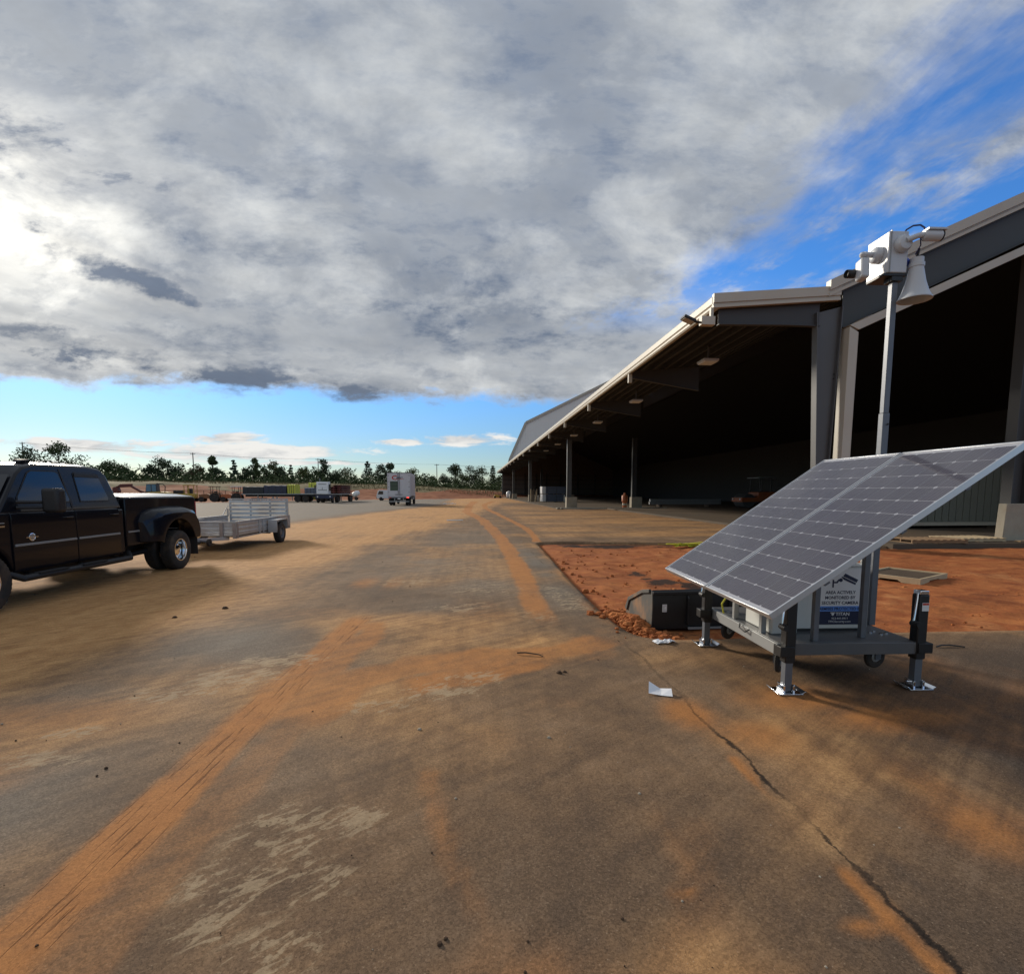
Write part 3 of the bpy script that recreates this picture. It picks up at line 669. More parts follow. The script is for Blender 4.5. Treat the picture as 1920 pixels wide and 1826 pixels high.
# ------------------------------------------------------------------ long open-sided shed
SH0, SH1, BAY = 14.9, 146.5, 8.12
def rz_can(x): return 7.24 + (x - 6.95) * 0.0835          # canopy roof top
def rz_main(x): return 7.70 + (x - 10.4) * 0.455           # main roof top
def make_shed():
    W = thing('open_shed', 'long open-sided dark steel shed with cream eave trim and a side canopy', 'shed', (10.5, 14.9, 0))
    def P(m, name, mt, **k): return m.build(name, mt, W, rel=False, **k)
    RX, RZ = 25.5, rz_main(25.5)
    # roofs
    m = MB(); m.prism([(7.05, rz_can(7.05) - 0.02), (10.7, rz_can(10.7) - 0.02), (10.7, rz_can(10.7) - 0.07), (7.05, rz_can(7.05) - 0.07)], 'y', SH0 + 0.05, SH1)
    P(m, 'canopy_roof', M['roofing'])
    m = MB(); m.prism([(10.62, rz_main(10.62) - 0.03), (RX, RZ - 0.03), (2 * RX - 10.62, rz_main(10.62) - 0.03), (2 * RX - 10.62, rz_main(10.62) - 0.09), (RX, RZ - 0.09), (10.62, rz_main(10.62) - 0.09)], 'y', SH0 + 0.06, SH1)
    P(m, 'main_roof', M['roofing'])
    # eave trim along the canopy, with a gutter lip and joints
    n = 16
    for i in range(n):
        y0 = SH0 + (SH1 - SH0) * i / n; y1 = SH0 + (SH1 - SH0) * (i + 1) / n - 0.012
        m = MB(); z = rz_can(6.95)
        m.prism([(6.95, z - 0.02), (7.0, z + 0.03), (7.16, z + 0.05), (7.16, z - 0.33), (7.02, z - 0.35), (6.985, z - 0.30), (6.985, z - 0.24), (6.95, z - 0.20)], 'y', y0, y1)
        P(m, 'eave_trim', M['cream'])
    # rake trims on the near end
    m = MB()
    x0, x1 = 6.96, 10.80
    for (a, b, y0, y1) in ((0.06, -0.20, SH0 - 0.10, SH0 + 0.04), (-0.20, -0.27, SH0 - 0.06, SH0 + 0.04), (-0.27, -0.335, SH0 - 0.085, SH0 + 0.04)):
        m.prism([(x0, rz_can(x0) + a), (x1, rz_can(x1) + a), (x1, rz_can(x1) + b + 0.001), (x0, rz_can(x0) + b + 0.001)], 'y', y0, y1)
    P(m, 'canopy_rake_trim', M['cream'])
    m = MB(); x0, x1 = 10.42, RX
    for (a, b, y0, y1) in ((0.05, -0.24, SH0 - 0.16, SH0 + 0.05), (-0.24, -0.31, SH0 - 0.07, SH0 + 0.05), (-0.31, -0.40, SH0 - 0.12, SH0 + 0.05)):
        m.prism([(x0, rz_main(x0) + a), (x1, rz_main(x1) + a), (x1, rz_main(x1) + b + 0.001), (x0, rz_main(x0) + b + 0.001)], 'y', y0, y1)
    P(m, 'main_rake_trim', M['cream'])
    # near frame: tapered I column and rafter, cream lining of the door opening
    def icol(name, pl, pr, y0, y1, mt, tw=0.03):
        m = MB(); yc = (y0 + y1) / 2
        (xl0, z0), (xl1, z1) = pl; (xr0, _), (xr1, z2) = pr
        m.prism([(xl0 + tw, z0), (xl1 + tw, z1), (xr1 - tw, z2), (xr0 - tw, z0)], 'y', yc - 0.01, yc + 0.01)
        m.prism([(xl0, z0), (xl1, z1), (xl1 + tw, z1), (xl0 + tw, z0)], 'y', y0, y1)
        m.prism([(xr0 - tw, z0), (xr1 - tw, z2), (xr1, z2), (xr0, z0)], 'y', y0, y1)
        return P(m, name, mt)
    icol('column', ((10.44, 1.2), (10.17, 6.9)), ((10.78, 1.2), (10.98, 7.1)), SH0 + 0.02, SH0 + 0.26, M['steel'])
    for z in (5.15, 5.02, 2.62, 2.50):
        m = MB(); m.lathe([(0.022, -0.02), (0.022, 0.0)], (10.86, SH0 + 0.13, z), 'y', 8); P(m, 'bolt', M['black'])
    m = MB(); s = 0.455; xa, xb = 11.0, RX
    top = lambda x: rz_main(x) - 0.41
    bot = lambda x: 6.50 + (x - 11.06) * 0.468
    m.prism([(xa, top(xa)), (xb, top(xb)), (xb, bot(xb)), (xa, bot(xa))], 'y', SH0 + 0.12, SH0 + 0.14)
    m.prism([(xa - .6, top(xa - .6)), (xb, top(xb)), (xb, top(xb) - 0.03), (xa - .6, top(xa - .6) - 0.03)], 'y', SH0 + 0.02, SH0 + 0.26)
    m.prism([(xa, bot(xa) + 0.03), (xb, bot(xb) + 0.03), (xb, bot(xb)), (xa, bot(xa))], 'y', SH0 + 0.02, SH0 + 0.26)
    P(m, 'rafter', M['steel_mid'])
    for x in (19.5,):
        m = MB(); m.box(x, x + 0.015, SH0 + 0.03, SH0 + 0.125, bot(x) + 0.03, top(x) - 0.03); P(m, 'stiffener', M['steel_mid'])
    m = MB(); m.prism([(11.03, 0.10), (11.06, 6.45), (11.34, 6.30), (11.30, 0.10)], 'y', SH0 - 0.18, SH0 + 0.20); P(m, 'door_jamb_trim', M['cream'], bevel=0.006)
    hb = lambda x: 6.24 + (x - 11.06) * 0.452
    m = MB(); m.prism([(11.06, hb(11.06) + 0.25), (RX, hb(RX) + 0.25), (RX, hb(RX)), (11.345, hb(11.345))], 'y', SH0 - 0.181, SH0 + 0.20); P(m, 'door_head_trim', M['cream'], bevel=0.006)
    # canopy frames, bay by bay
    for i in range(17):
        y = SH0 + 0.12 + BAY * i; m = MB()
        za = rz_can(7.2) - 0.10; zb = rz_can(10.3) - 0.10
        if i == 0: prof = [(7.2, za - 0.24), (10.3, zb - 0.24), (10.3, 6.52), (9.3, 6.53), (7.2, 6.50)]
        else: prof = [(7.2, za - 0.18), (10.3, zb - 0.18), (10.3, 6.2), (7.2, za - 0.46)]
        m.prism(prof, 'y', y - 0.006, y + 0.006)
        q = [prof[-1]] + ([prof[3]] if i == 0 else []) + [prof[2]]
        if i == 0: q = [prof[4], prof[3], prof[2]]
        for (p, r) in zip(q, q[1:]):
            m.beam((p[0], y, p[1]), (r[0], y, r[1]), 0.16, 0.02)
        m.beam((prof[0][0], y, prof[0][1]), (prof[1][0], y, prof[1][1]), 0.16, 0.02)
        P(m, 'canopy_beam', M['steel_dk'])
        if i:
            m = MB(); m.box(7.02, 7.18, y - 0.07, y + 0.07, 6.50, 6.88); P(m, 'beam_end_plate', M['cream'])
    for x in (7.5, 8.05, 8.6, 9.15, 9.7, 10.2):
        m = MB(); z = rz_can(x) - 0.08; m.box(x, x + 0.06, SH0 + 0.15, SH1 - 0.1, z - 0.19, z); P(m, 'purlin', M['steel_dk'])
    # main frames inside
    for i in range(2, 17, 2):
        y = SH0 + BAY * i + .1; m = MB()
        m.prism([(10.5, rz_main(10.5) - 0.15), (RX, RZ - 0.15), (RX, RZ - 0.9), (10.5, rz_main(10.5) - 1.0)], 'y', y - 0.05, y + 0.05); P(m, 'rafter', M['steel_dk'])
    for k in range(1, 9):
        x = 10.5 + k * 1.7; m = MB(); z = rz_main(x) - 0.10; m.box(x, x + 0.07, SH0 + 0.3, SH1 - 0.1, z - 0.2, z); P(m, 'purlin', M['steel_dk'])
    # posts on concrete piers: canopy row and inner row
    for j, i in enumerate((4, 8, 12)):
        y = SH0 + BAY * i
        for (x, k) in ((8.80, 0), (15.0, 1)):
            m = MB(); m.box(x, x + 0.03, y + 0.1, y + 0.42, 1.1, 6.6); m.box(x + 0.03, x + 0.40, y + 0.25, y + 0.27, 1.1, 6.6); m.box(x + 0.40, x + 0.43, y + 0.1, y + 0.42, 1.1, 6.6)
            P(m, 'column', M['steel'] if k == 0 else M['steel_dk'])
            m = MB(); m.box(x - 0.06, x + 0.95, y - 0.05, y + 0.60, 0.0, 1.10); P(m, 'concrete_pier', M['concrete'], bevel=0.02)
    m = MB(); m.box(10.30, 11.02, SH0 - 0.16, SH0 + 0.5, 0.0, 1.2); P(m, 'concrete_pier', M['concrete'], bevel=0.02)
    m = MB(); m.prism([(16.66, 0.0), (16.72, 1.26), (18.1, 1.26), (18.1, 0.0)], 'y', SH0 - 0.05, SH0 + 0.22); P(m, 'concrete_pier', M['concrete'], bevel=0.02)
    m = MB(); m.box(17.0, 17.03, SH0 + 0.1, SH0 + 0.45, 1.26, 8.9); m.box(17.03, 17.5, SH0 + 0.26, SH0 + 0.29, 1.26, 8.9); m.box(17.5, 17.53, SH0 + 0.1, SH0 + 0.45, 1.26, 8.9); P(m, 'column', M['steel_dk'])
    for y in (SH1 - 2.2,):
        m = MB(); m.box(8.3, 8.6, y, y + 0.3, 0, 6.5); P(m, 'column', M['steel'])
    # walls: far end with girts, back, unseen gable panel added to darken the inside
    m = MB(); y = SH1 - 0.3
    prof = [(8.6, 0)]; 
    nb = 30
    for k in range(nb):
        xa = 8.6 + (RX * 2 - 10.6 - 8.6) * k / nb; xb = 8.6 + (RX * 2 - 10.6 - 8.6) * (k + 1) / nb
        zt = lambda x: rz_can(x) - 0.05 if x < 10.6 else (rz_main(x) if x < RX else rz_main(2 * RX - x)) - 0.05
        m.prism([(xa, 0), (xb - 0.005, 0), (xb - 0.005, zt(xb)), (xa, zt(xa))], 'y', y, y + 0.05 + 0.002 * (k % 2))
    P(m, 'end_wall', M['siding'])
    for z in (0.9, 2.2, 3.5, 4.8, 6.0):
        m = MB(); m.box(8.7, 2 * RX - 10.8, y - 0.18, y - 0.003, z, z + 0.12); P(m, 'girt', M['steel_dk'])
    for x in (11.6, 14.8, 18, 21, 25, 30, 35):
        m = MB(); m.box(x, x + 0.2, y - 0.42, y - 0.19, 0, 6.6); P(m, 'end_post', M['steel_dk'])
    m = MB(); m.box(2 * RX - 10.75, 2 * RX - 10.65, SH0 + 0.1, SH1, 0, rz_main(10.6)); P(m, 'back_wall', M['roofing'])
    m = MB(); m.prism([(23.0, 0), (2 * RX - 10.8, 0), (2 * RX - 10.8, rz_main(10.8) - 0.3), (RX, RZ - 0.5), (23.0, rz_main(23) - 0.5)], 'y', SH0 + 0.15, SH0 + 0.22); P(m, 'gable_wall', M['cream_dark'])  # out-of-view panel added to keep light out of the shed
    return W
make_shed()

# floor slabs of the shed
def slab():
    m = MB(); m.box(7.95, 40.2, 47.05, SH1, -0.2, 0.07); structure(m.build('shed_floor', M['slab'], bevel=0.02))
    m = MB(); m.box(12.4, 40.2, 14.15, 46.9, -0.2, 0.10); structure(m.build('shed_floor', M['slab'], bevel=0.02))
slab()

def tall_hall():
    """tall grey ribbed hall whose gable shows above the far canopy"""
    W = thing('ribbed_hall', 'tall grey ribbed metal hall with steep side showing above the far canopy', 'building', (12, 160, 0), R(-9))
    base = [(-3.6, 0.0), (-0.4, 11.4), (4.6, 22.6), (30, 34.6), (55, 22.6), (60, 11.4), (63, 0)]
    def zl(x):
        for (a, b), (c, d) in zip(base, base[1:]):
            if a <= x <= c: return b + (d - b) * (x - a) / (c - a)
        return 0
    n = 84; x0, x1 = -3.4, 63
    xs = [x0 + (x1 - x0) * k / n for k in range(n + 1)]
    m = MB()
    for k in range(n):
        xa, xb = xs[k], xs[k + 1]; xm = xb - 0.16
        m.prism([(xa, 0), (xm, 0), (xm, zl(xm)), (xa, zl(xa))], 'y', 0.0, 0.6)
        m.prism([(xm, 0), (xb, 0), (xb, zl(xb)), (xm, zl(xm))], 'y', 0.07, 0.6)
    m.build('gable_wall', M['hall'], W)
    m = MB()
    for (a, b), (c, d) in zip(base, base[1:]):
        L = math.hypot(c - a, d - b); nx, nzz = -(d - b) / L * 0.3, (c - a) / L * 0.3
        m.prism([(a, b), (c, d), (c + nx, d + nzz), (a + nx, b + nzz)], 'y', -0.25, 40)
    m.build('roof', M['cream_dark'], W)
    m = MB()
    for (a, b), (c, d) in zip(base[1:], base[2:-1]):
        L = math.hypot(c - a, d - b); nx, nzz = -(d - b) / L, (c - a) / L
        m.prism([(a - nx * .35, b - nzz * .35), (c - nx * .35, d - nzz * .35), (c + nx * .35, d + nzz * .35), (a + nx * .35, b + nzz * .35)], 'y', -0.4, -0.26)
    m.build('rake_trim', M['cream'], W)
tall_hall()

# lights under the canopy
def canopy_lights():
    words = ['nearest', 'second', 'third', 'fourth', 'fifth', 'sixth', 'seventh', 'eighth', 'ninth', 'tenth']
    W0 = None
    for i in range(10):
        y = 19.7 + 8.75 * i; z = 6.56
        if W0 is None:
            W0 = W = thing('canopy_light', '', 'light', (9.1, y, z), 0)
            m = MB(); m.box(-0.30, 0.30, -0.32, 0.32, 0.03, 0.12); m.build('housing', M['whiteplastic'], W, bevel=0.01)
            m = MB(); m.box(-0.26, 0.26, -0.28, 0.28, 0.0, 0.03); m.build('diffuser', M['decal'], W)
            m = MB(); m.box(-0.03, 0.03, -0.03, 0.03, 0.12, 0.66); m.build('hanger', M['galv'], W)
        else:
            W = dup(W0); W.location = (9.1, y, z)
        tag(W, f'flat square light under the canopy roof, {words[i]} counting from the front end', 'light', 'lights in a row under the canopy')
    W = dup(W0); W.location = (14.2, 18.2, 7.8); tag(W, 'flat square light inside the big doorway behind the camera mast', 'light', 'lights in a row under the canopy')
canopy_lights()

def flood_light():
    W = thing('flood_light', 'black flood light on a bracket at the near corner of the canopy eave', 'light', (6.95, 14.9, 6.5))
    m = MB(); m.box(-0.34, 0.06, -0.12, 0.08, -0.08, 0.16); m.build('junction_box', M['cream'], W, bevel=0.01)
    m = MB(); m.box(-0.05, 0.03, -0.05, 0.05, 0.16, 0.42); m.build('conduit', M['cream'], W)
    m = MB(); m.tube([(-0.34, -0.03, 0.0), (-0.55, -0.05, 0.02)], 0.035, 8); m.build('arm', M['blackpaint'], W, smooth=40)
    m = MB(); m.boxr((-0.72, -0.06, 0.06), (0.36, 0.34, 0.07), (0, R(22), 0)); h = m.build('lamp_head', M['blackpaint'], W, bevel=0.01)
    m = MB(); m.boxr((-0.735, -0.06, 0.017), (0.29, 0.27, 0.012), (0, R(22), 0)); m.build('lens', M['cream_dark'], h)
flood_light()

# ------------------------------------------------------------------ things in the shed
def shed_things():
    G = 'bundles of panels stacked in the shed'
    k = 0
    for (x0, z0, w, lab) in ((10.15, 0.07, 3.9, 'lower'), (10.15, 1.20, 3.9, 'upper')):
        W = thing('panel_bundle', f'{lab} grey wrapped bundle of panels with a white end behind the canopy post', 'bundle', (x0, 74.5, z0), 0, G)
        off = 0.0 if lab == 'lower' else -0.02
        m = MB(); m.box(0.55 + off, w, 0, 2.2, 0.08, 1.12); m.build('wrapped_stack', M['bluebox'], W, bevel=0.03)
        m = MB(); m.box(0.0 if lab == 'lower' else -0.02, 0.55 + off, -0.03, 2.2, 0.08, 1.12); m.build('end_cover', M['white'], W, bevel=0.03)
        for x in (0.7, 2.1, 3.4):
            m = MB(); m.box(x, x + 0.12, 0, 2.2, 0.0, 0.08); m.build('skid', M['wood'], W)
            m = MB(); m.box(x, x + 0.05, -0.012, 0.0, 0.08, 1.12); m.build('strap', M['steel_dk'], W)
        for z in (0.28, 0.49, 0.70, 0.91):
            m = MB(); m.box(0.58, w - 0.02, -0.02, 0.0, z, z + 0.02); m.build('layer_edge', M['steel_dk'], W)
    W = thing('plank_bundle', 'dark upright planks leaning beside the grey bundles', 'planks', (9.0, 76.5, 0.07))
    for i in range(7):
        m = MB(); m.beam((i * 0.16 - 0.3, 0, 0), (i * 0.16 - 0.3 + (0.35 if i == 4 else 0.05), 0.6, 1.9 - 0.1 * (i % 3)), 0.13, 0.05, (0, 1, 0)); m.build('plank', M['wood'] if i in (0, 4) else M['darkwood'], W)
    # bollards
    for (x, y, h, lab) in ((10.2, 79.5, 0.95, 'pale bollard just right of the first canopy pier'), (13.4, 74, 1.05, 'yellowish bollard standing alone in the dark of the shed'), (7.95, 109, 0.95, 'small pale bollard far down the canopy')):
        W = thing('bollard', lab, 'bollard', (x, y, 0.06), 0, 'bollards in the shed')
        m = MB(); m.lathe([(0.16, 0), (0.16, h - 0.06), (0.11, h), (0.0, h + 0.02)], n=14); m.build('post', M['cream'], W, smooth=40)
        m = MB(); m.lathe([(0.22, 0), (0.22, 0.05), (0.16, 0.07)], n=14); m.build('base', M['concrete'], W)
    # orange drum by the inner pier
    W = thing('orange_drum', 'orange drum with a pale band left of the inner concrete pier', 'drum', (14.35, 47.6, 0.07))
    m = MB(); m.lathe([(0.2, 0), (0.2, 0.55), (0.24, 0.6), (0.28, 0.62), (0.28, 1.15), (0.24, 1.2), (0.1, 1.24), (0.1, 1.42), (0.0, 1.43)], n=16); m.build('shell', M['orange'], W, smooth=40)
    m = MB(); m.lathe([(0.205, 0.25), (0.215, 0.27), (0.215, 0.42), (0.205, 0.44)], n=16); m.build('band', M['cream'], W, smooth=40)
    # kerb board at the slab edge
    m = MB(); m.box(7.7, 18.2, 46.78, 46.92, 0.0, 0.14); o = m.build('kerb_board', M['cream'], bevel=0.01); tag(o, 'long pale board lying along the edge of the shed floor', 'board')
    for (x, y) in ((7.72, 45.9), (8.0, 45.7)):
        m = MB(); m.lathe([(0.0, 0), (0.14, 0.02), (0.17, 0.1), (0.08, 0.19), (0, 0.2)], n=9); o = m.build('broken_block', M['concrete']); o.location = (x, y, 0); tag(o, 'small pale broken block at the %s of the long board' % ('far left end' if x < 7.9 else 'left end, right of another'), 'block', 'blocks by the board')
    # steel beams on blocks
    for i in range(3):
        W = thing('steel_beam', ['lowest and nearest', 'middle', 'topmost'][i] + ' of the grey beams lying deep in the shed', 'beam', (17.6 + i * 0.15, 50 + i * 0.35, 0.35 + (0.26 if i == 2 else 0)), 0, 'beams in the shed')
        m = MB(); m.box(0, 7.4, -0.1, 0.1, 0.0, 0.02); m.box(0, 7.4, -0.01, 0.01, 0.02, 0.23); m.box(0, 7.4, -0.1, 0.1, 0.23, 0.25); m.build('section', M['framegrey'], W)
        m = MB(); m.box(-0.03, -0.01, -0.1, 0.1, 0.0, 0.25); m.build('end_plate', M['white'], W)
    for x in (18.6, 23.6):
        m = MB(); m.box(x, x + 0.2, 49.7, 50.8, 0.1, 0.35); o = m.build('timber_block', M['darkwood']); tag(o, 'dark timber block under the %s end of the grey beams' % ('left' if x < 20 else 'right'), 'block')
    # grey green container wall beside the pier
    W = thing('storage_container', 'grey green ribbed storage container inside the doorway behind the solar panels', 'container', (17.6, 20.0, 0.10))
    m = MB(); m.box(0, 4.7, 0, 2.4, 0.15, 2.9); m.build('body', mat('grey_green_steel', (0.17, 0.175, 0.145), 0.6, var=0.15), W)
    m = MB()
    for k in range(15): m.box(0.12 + k * 0.31, 0.26 + k * 0.31, -0.03, -0.001, 0.32, 2.75)
    m.build('side_ribs', mat('grey_green_ribs', (0.165, 0.17, 0.14), 0.6, var=0.1), W)
    m = MB(); m.box(-0.01, 4.71, -0.05, 0, 0.12, 0.26); m.build('bottom_rail', M['cream_dark'], W)
    for x in (0.2, 4.2):
        m = MB(); m.box(x, x + 0.3, 0.1, 2.3, 0.0, 0.12); m.build('skid', M['darkwood'], W)
    # compaction roller parked inside
    W = thing('road_roller', 'orange road roller with a canopy parked in the dark of the shed', 'roller', (25.6, 46.5, 0.10))
    m = MB(); m.lathe([(0.0, -0.85), (0.62, -0.85), (0.66, -0.8), (0.66, 0.8), (0.62, 0.85), (0, 0.85)], (0, 0.2, 0.66), 'y', 24); m.build('drum', M['steel'], W, smooth=40)
    m = MB(); m.prism([(-0.75, 0.55), (-0.75, 0.95), (0.8, 0.95), (0.9, 1.45), (2.2, 1.5), (3.3, 1.25), (3.3, 0.6)], 'y', -0.75, 1.15); m.build('body', M['orange'], W, bevel=0.04)
    for (x, y) in ((1.0, -0.6), (2.1, -0.6), (1.0, 1.0), (2.1, 1.0)):
        m = MB(); m.box(x, x + 0.07, y, y + 0.07, 1.45, 2.75); m.build('canopy_post', M['blackpaint'], W)
    m = MB(); m.box(0.75, 2.45, -0.8, 1.25, 2.75, 2.85); m.build('canopy', M['framegrey'], W, bevel=0.03)
    for y in (-0.85, 1.0):
        m = MB(); m.lathe([(0.2, -0.16), (0.6, -0.16), (0.66, -0.1), (0.66, 0.1), (0.6, 0.16), (0.2, 0.16)], (2.6, y + .05, 0.66), 'y', 20); m.build('wheel', M['tyre'], W, smooth=40)
    for y in (-0.45, 0.85):
        m = MB(); m.lathe([(0.0, -0.03), (0.09, -0.02), (0.09, 0.03), (0, 0.03)], (-0.78, y, 0.8), 'x', 10); m.build('headlight', M['white'], W)
    # clutter at the far end
    W = thing('water_tank', 'small white round tank at the far end of the shed', 'tank', (8.9, 125, 0.07))
    m = MB(); m.lathe([(0.0, 0.1), (0.6, 0.1), (0.7, 0.3), (0.7, 1.2), (0.45, 1.5), (0.15, 1.55), (0.15, 1.7), (0, 1.7)], n=16); m.build('shell', M['white'], W, smooth=40)
    m = MB(); m.box(-0.8, 0.8, -0.8, 0.8, 0, 0.1); m.build('pallet', M['darkwood'], W)
    W = thing('yellow_pump', 'low yellow machine on the ground outside the far end post', 'machine', (5.9, 122, 0.0))
    m = MB(); m.prism([(-1.0, 0.2), (-0.6, 0.9), (0.1, 0.8), (1.0, 0.35), (1.2, 0.2)], 'y', -0.4, 0.4); m.build('body', M['yellow'], W, bevel=0.03)
    for x in (-0.6, 0.7):
        m = MB(); m.lathe([(0.1, -0.5), (0.26, -0.48), (0.26, 0.48), (0.1, 0.5)], (x, 0, 0.26), 'y', 14); m.build('roller', M['tyre'], W)
shed_things()

# ------------------------------------------------------------------ lettering
def text(name, body, size, mt, parent, loc, rot=(R(90), 0, 0), bold=0.0, align='LEFT', width=None):
    cu = bpy.data.curves.new(name, 'FONT'); cu.body = body; cu.size = size; cu.extrude = 0.0006; cu.offset = bold * size; cu.align_x = align; cu.resolution_u = 2
    t = bpy.data.objects.new('tmp', cu); COL.objects.link(t)
    dg = bpy.context.evaluated_depsgraph_get(); dg.update()
    me = bpy.data.meshes.new_from_object(t.evaluated_get(dg)); bpy.data.objects.remove(t); bpy.data.curves.remove(cu)
    if width:
        xs = [v.co.x for v in me.vertices]; k = width / max(max(xs) - min(xs), 1e-6); x0 = min(xs) if align == 'LEFT' else 0
        for v in me.vertices: v.co.x = (v.co.x - x0) * k
    me.materials.clear(); me.materials.append(mt)
    o = bpy.data.objects.new(name, me); COL.objects.link(o); o.parent = parent; o.location = loc; o.rotation_euler = rot
    return o

# ------------------------------------------------------------------ solar camera cart
def cell_mat():
    m = bpy.data.materials.new('solar_cell'); m.use_nodes = True; nt = m.node_tree; p = nt.nodes['Principled BSDF']
    tc = nt.nodes.new('ShaderNodeTexCoord'); x, y, z = sxyz(nt, tc.outputs['Object'])
    oi = nt.nodes.new('ShaderNodeObjectInfo'); rn = S(nt, oi.outputs['Random'])
    bus = ((y * (5 / 0.156) + 0.5).frac() - 0.5).abs().ss(0.06, 0.02)
    fing = ((x * 60.0).frac() - 0.5).abs().ss(0.10, 0.02) * 0.10
    dk = mix(nt, rn, (0.022, 0.018, 0.038), (0.030, 0.025, 0.050))
    c = mix(nt, (bus * 0.32 + fing).sat(), dk, (0.50, 0.50, 0.53))
    dust = nz(nt, tc.outputs['Object'], 14, 4, 0.6) * 0.09
    c = mix(nt, dust, c, (0.25, 0.22, 0.19))
    nt.links.new(c, p.inputs['Base Color']); p.inputs['Roughness'].default_value = 0.45; p.inputs['Specular IOR Level'].default_value = 0.5
    return m

def solar_cart():
    W = thing('solar_camera_cart', 'grey wheeled cart with two tilted solar panels, a sign and a camera mast', 'solar cart', (3.12, 4.6, 0), R(-2.34))
    A = R(34.5); LEN, WID = 1.973, 1.0
    # ---- panels
    cm = cell_mat(); c = 0.0770; k = 0.012
    cmesh = MB().add([(-c + k, -c, 0), (c - k, -c, 0), (c, -c + k, 0), (c, c - k, 0), (c - k, c, 0), (-c + k, c, 0), (-c, c - k, 0), (-c, -c + k, 0)], [tuple(range(8))]).mesh('cell', cm)
    back = mat('panel_backsheet', (0.40, 0.41, 0.46), 0.5, var=0.02)
    for i in range(2):
        m = MB(); t = 0.042; w = 0.013
        for (x0, x1, y0, y1) in ((0, LEN, 0, w), (0, LEN, WID - w, WID), (0, w, w, WID - w), (LEN - w, LEN, w, WID - w)):
            m.box(x0, x1, y0, y1, 0, t)
        m.box(w, LEN - w, w, WID - w, 0.026, 0.0305)
        p = m.build('solar_panel', M['alu_frame'], W, bevel=0.002)
        p.location = (-1.128, -1.532 + i * 1.018, 0.82); p.rotation_euler = (0, -A, 0)
        b = MB(); b.box(w, LEN - w, w, WID - w, 0.0306, 0.0335); b.build('backsheet', back, p)
        mx, my = (LEN - 12 * 0.158) / 2, (WID - 6 * 0.158) / 2
        for a in range(12):
            for q in range(6):
                o = bpy.data.objects.new('cell', cmesh); COL.objects.link(o); o.parent = p
                o.location = (mx + (a + .5) * 0.158, my + (q + .5) * 0.158, 0.0345)
        g = MB(); g.box(w, LEN - w, w, WID - w, 0.0370, 0.0385); g.build('glass', M['panelglass'], p)
        b = MB(); b.box(LEN * 0.62, LEN * 0.62 + 0.1, WID * 0.5 - 0.06, WID * 0.5 + 0.06, -0.004, 0.0255); b.build('junction_box', M['black'], p)
    ca, sa = math.cos(A), math.sin(A)
    m = MB(); m.box(0.01, LEN - 0.01, 0.0008, 0.0172, 0.0, 0.0405); o = m.build('gap_shade_strip', M['blackpaint'], W); o.location = (-1.128, -0.532, 0.82); o.rotation_euler = (0, -A, 0)  # black filler between the panels, standing in for the shaded gap
    def under(x): return 0.82 + (x + 1.128) * math.tan(A)
    for u in (0.45, 1.05, 1.55):
        m = MB(); x = -1.128 + u * ca + 0.022 * sa; z = 0.82 + u * sa - 0.022 * ca
        m.boxr((x, -0.525, z), (0.04, 1.9, 0.042), (0, -A, 0)); m.build('panel_rail', M['galv'], W)
    # ---- deck
    m = MB(); m.box(-0.575, 0.585, -0.66, 0.64, 0.388, 0.402); m.build('deck', M['deckgrey'], W, bevel=0.003)
    for (x0, x1, y0, y1) in ((-0.60, -0.56, -0.69, 0.66), (0.57, 0.61, -0.69, 0.66), (-0.56, 0.57, -0.69, -0.65), (-0.56, 0.57, 0.62, 0.66)):
        m = MB(); m.box(x0, x1, y0, y1, 0.30, 0.3995); m.build('frame_rail', M['framegrey'] if x1 < 0 else M['deckgrey'], W, bevel=0.004)
    for (x, y) in ((0.40, -0.40), (0.47, -0.35), (0.46, -0.45), (0.53, -0.42), (-0.45, -0.52), (-0.40, -0.55), (-0.48, 0.45), (-0.42, 0.42)):
        m = MB(); m.lathe([(0.016, 0.4025), (0.016, 0.410), (0.0, 0.411)], (x, y, 0), n=8); m.build('bolt', M['chrome'], W)
    # ---- support posts
    for (x, y, mt, w) in ((-0.246, -0.62, M['galv'], 0.045), (-0.55, 0.15, M['framegrey'], 0.045), (-0.55, -0.36, M['framegrey'], 0.045), (0.22, -0.54, M['galv'], 0.045), (0.47, -0.20, M['framegrey'], 0.06), (0.22, 0.42, M['galv'], 0.045), (-0.246, 0.42, M['galv'], 0.045)):
        m = MB(); zt = under(x) - 0.055; m.box(x - w / 2, x + w / 2, y - w / 2, y + w / 2, 0.402, zt); m.build('support_post', mt, W, bevel=0.003)
    # ---- jacks
    def jack(x, y, top, dx):
        j = MB(); j.box(x - 0.042, x + 0.042, y - 0.042, y + 0.042, 0.255, top); J = j.build('jack', M['blackpaint'], W, bevel=0.008)
        m = MB(); m.box(x - 0.03, x + 0.03, y - 0.03, y + 0.03, 0.02, 0.27); m.build('inner_leg', M['galv'], J)
        m = MB(); m.box(x - 0.10, x + 0.10, y - 0.085, y + 0.085, 0.004, 0.014)
        m.prism([(x - 0.10, 0.0145), (x - 0.125, 0.034), (x - 0.118, 0.037), (x - 0.09, 0.0145)], 'y', y - 0.08, y + 0.08)
        m.prism([(x + 0.10, 0.0145), (x + 0.125, 0.030), (x + 0.118, 0.033), (x + 0.09, 0.0145)], 'y', y - 0.08, y + 0.08)
        m.box(x - 0.048, x - 0.032, y - 0.05, y + 0.05, 0.0145, 0.07); m.box(x + 0.032, x + 0.048, y - 0.05, y + 0.05, 0.0145, 0.07)
        m.build('foot_plate', M['chrome'], J, bevel=0.002)
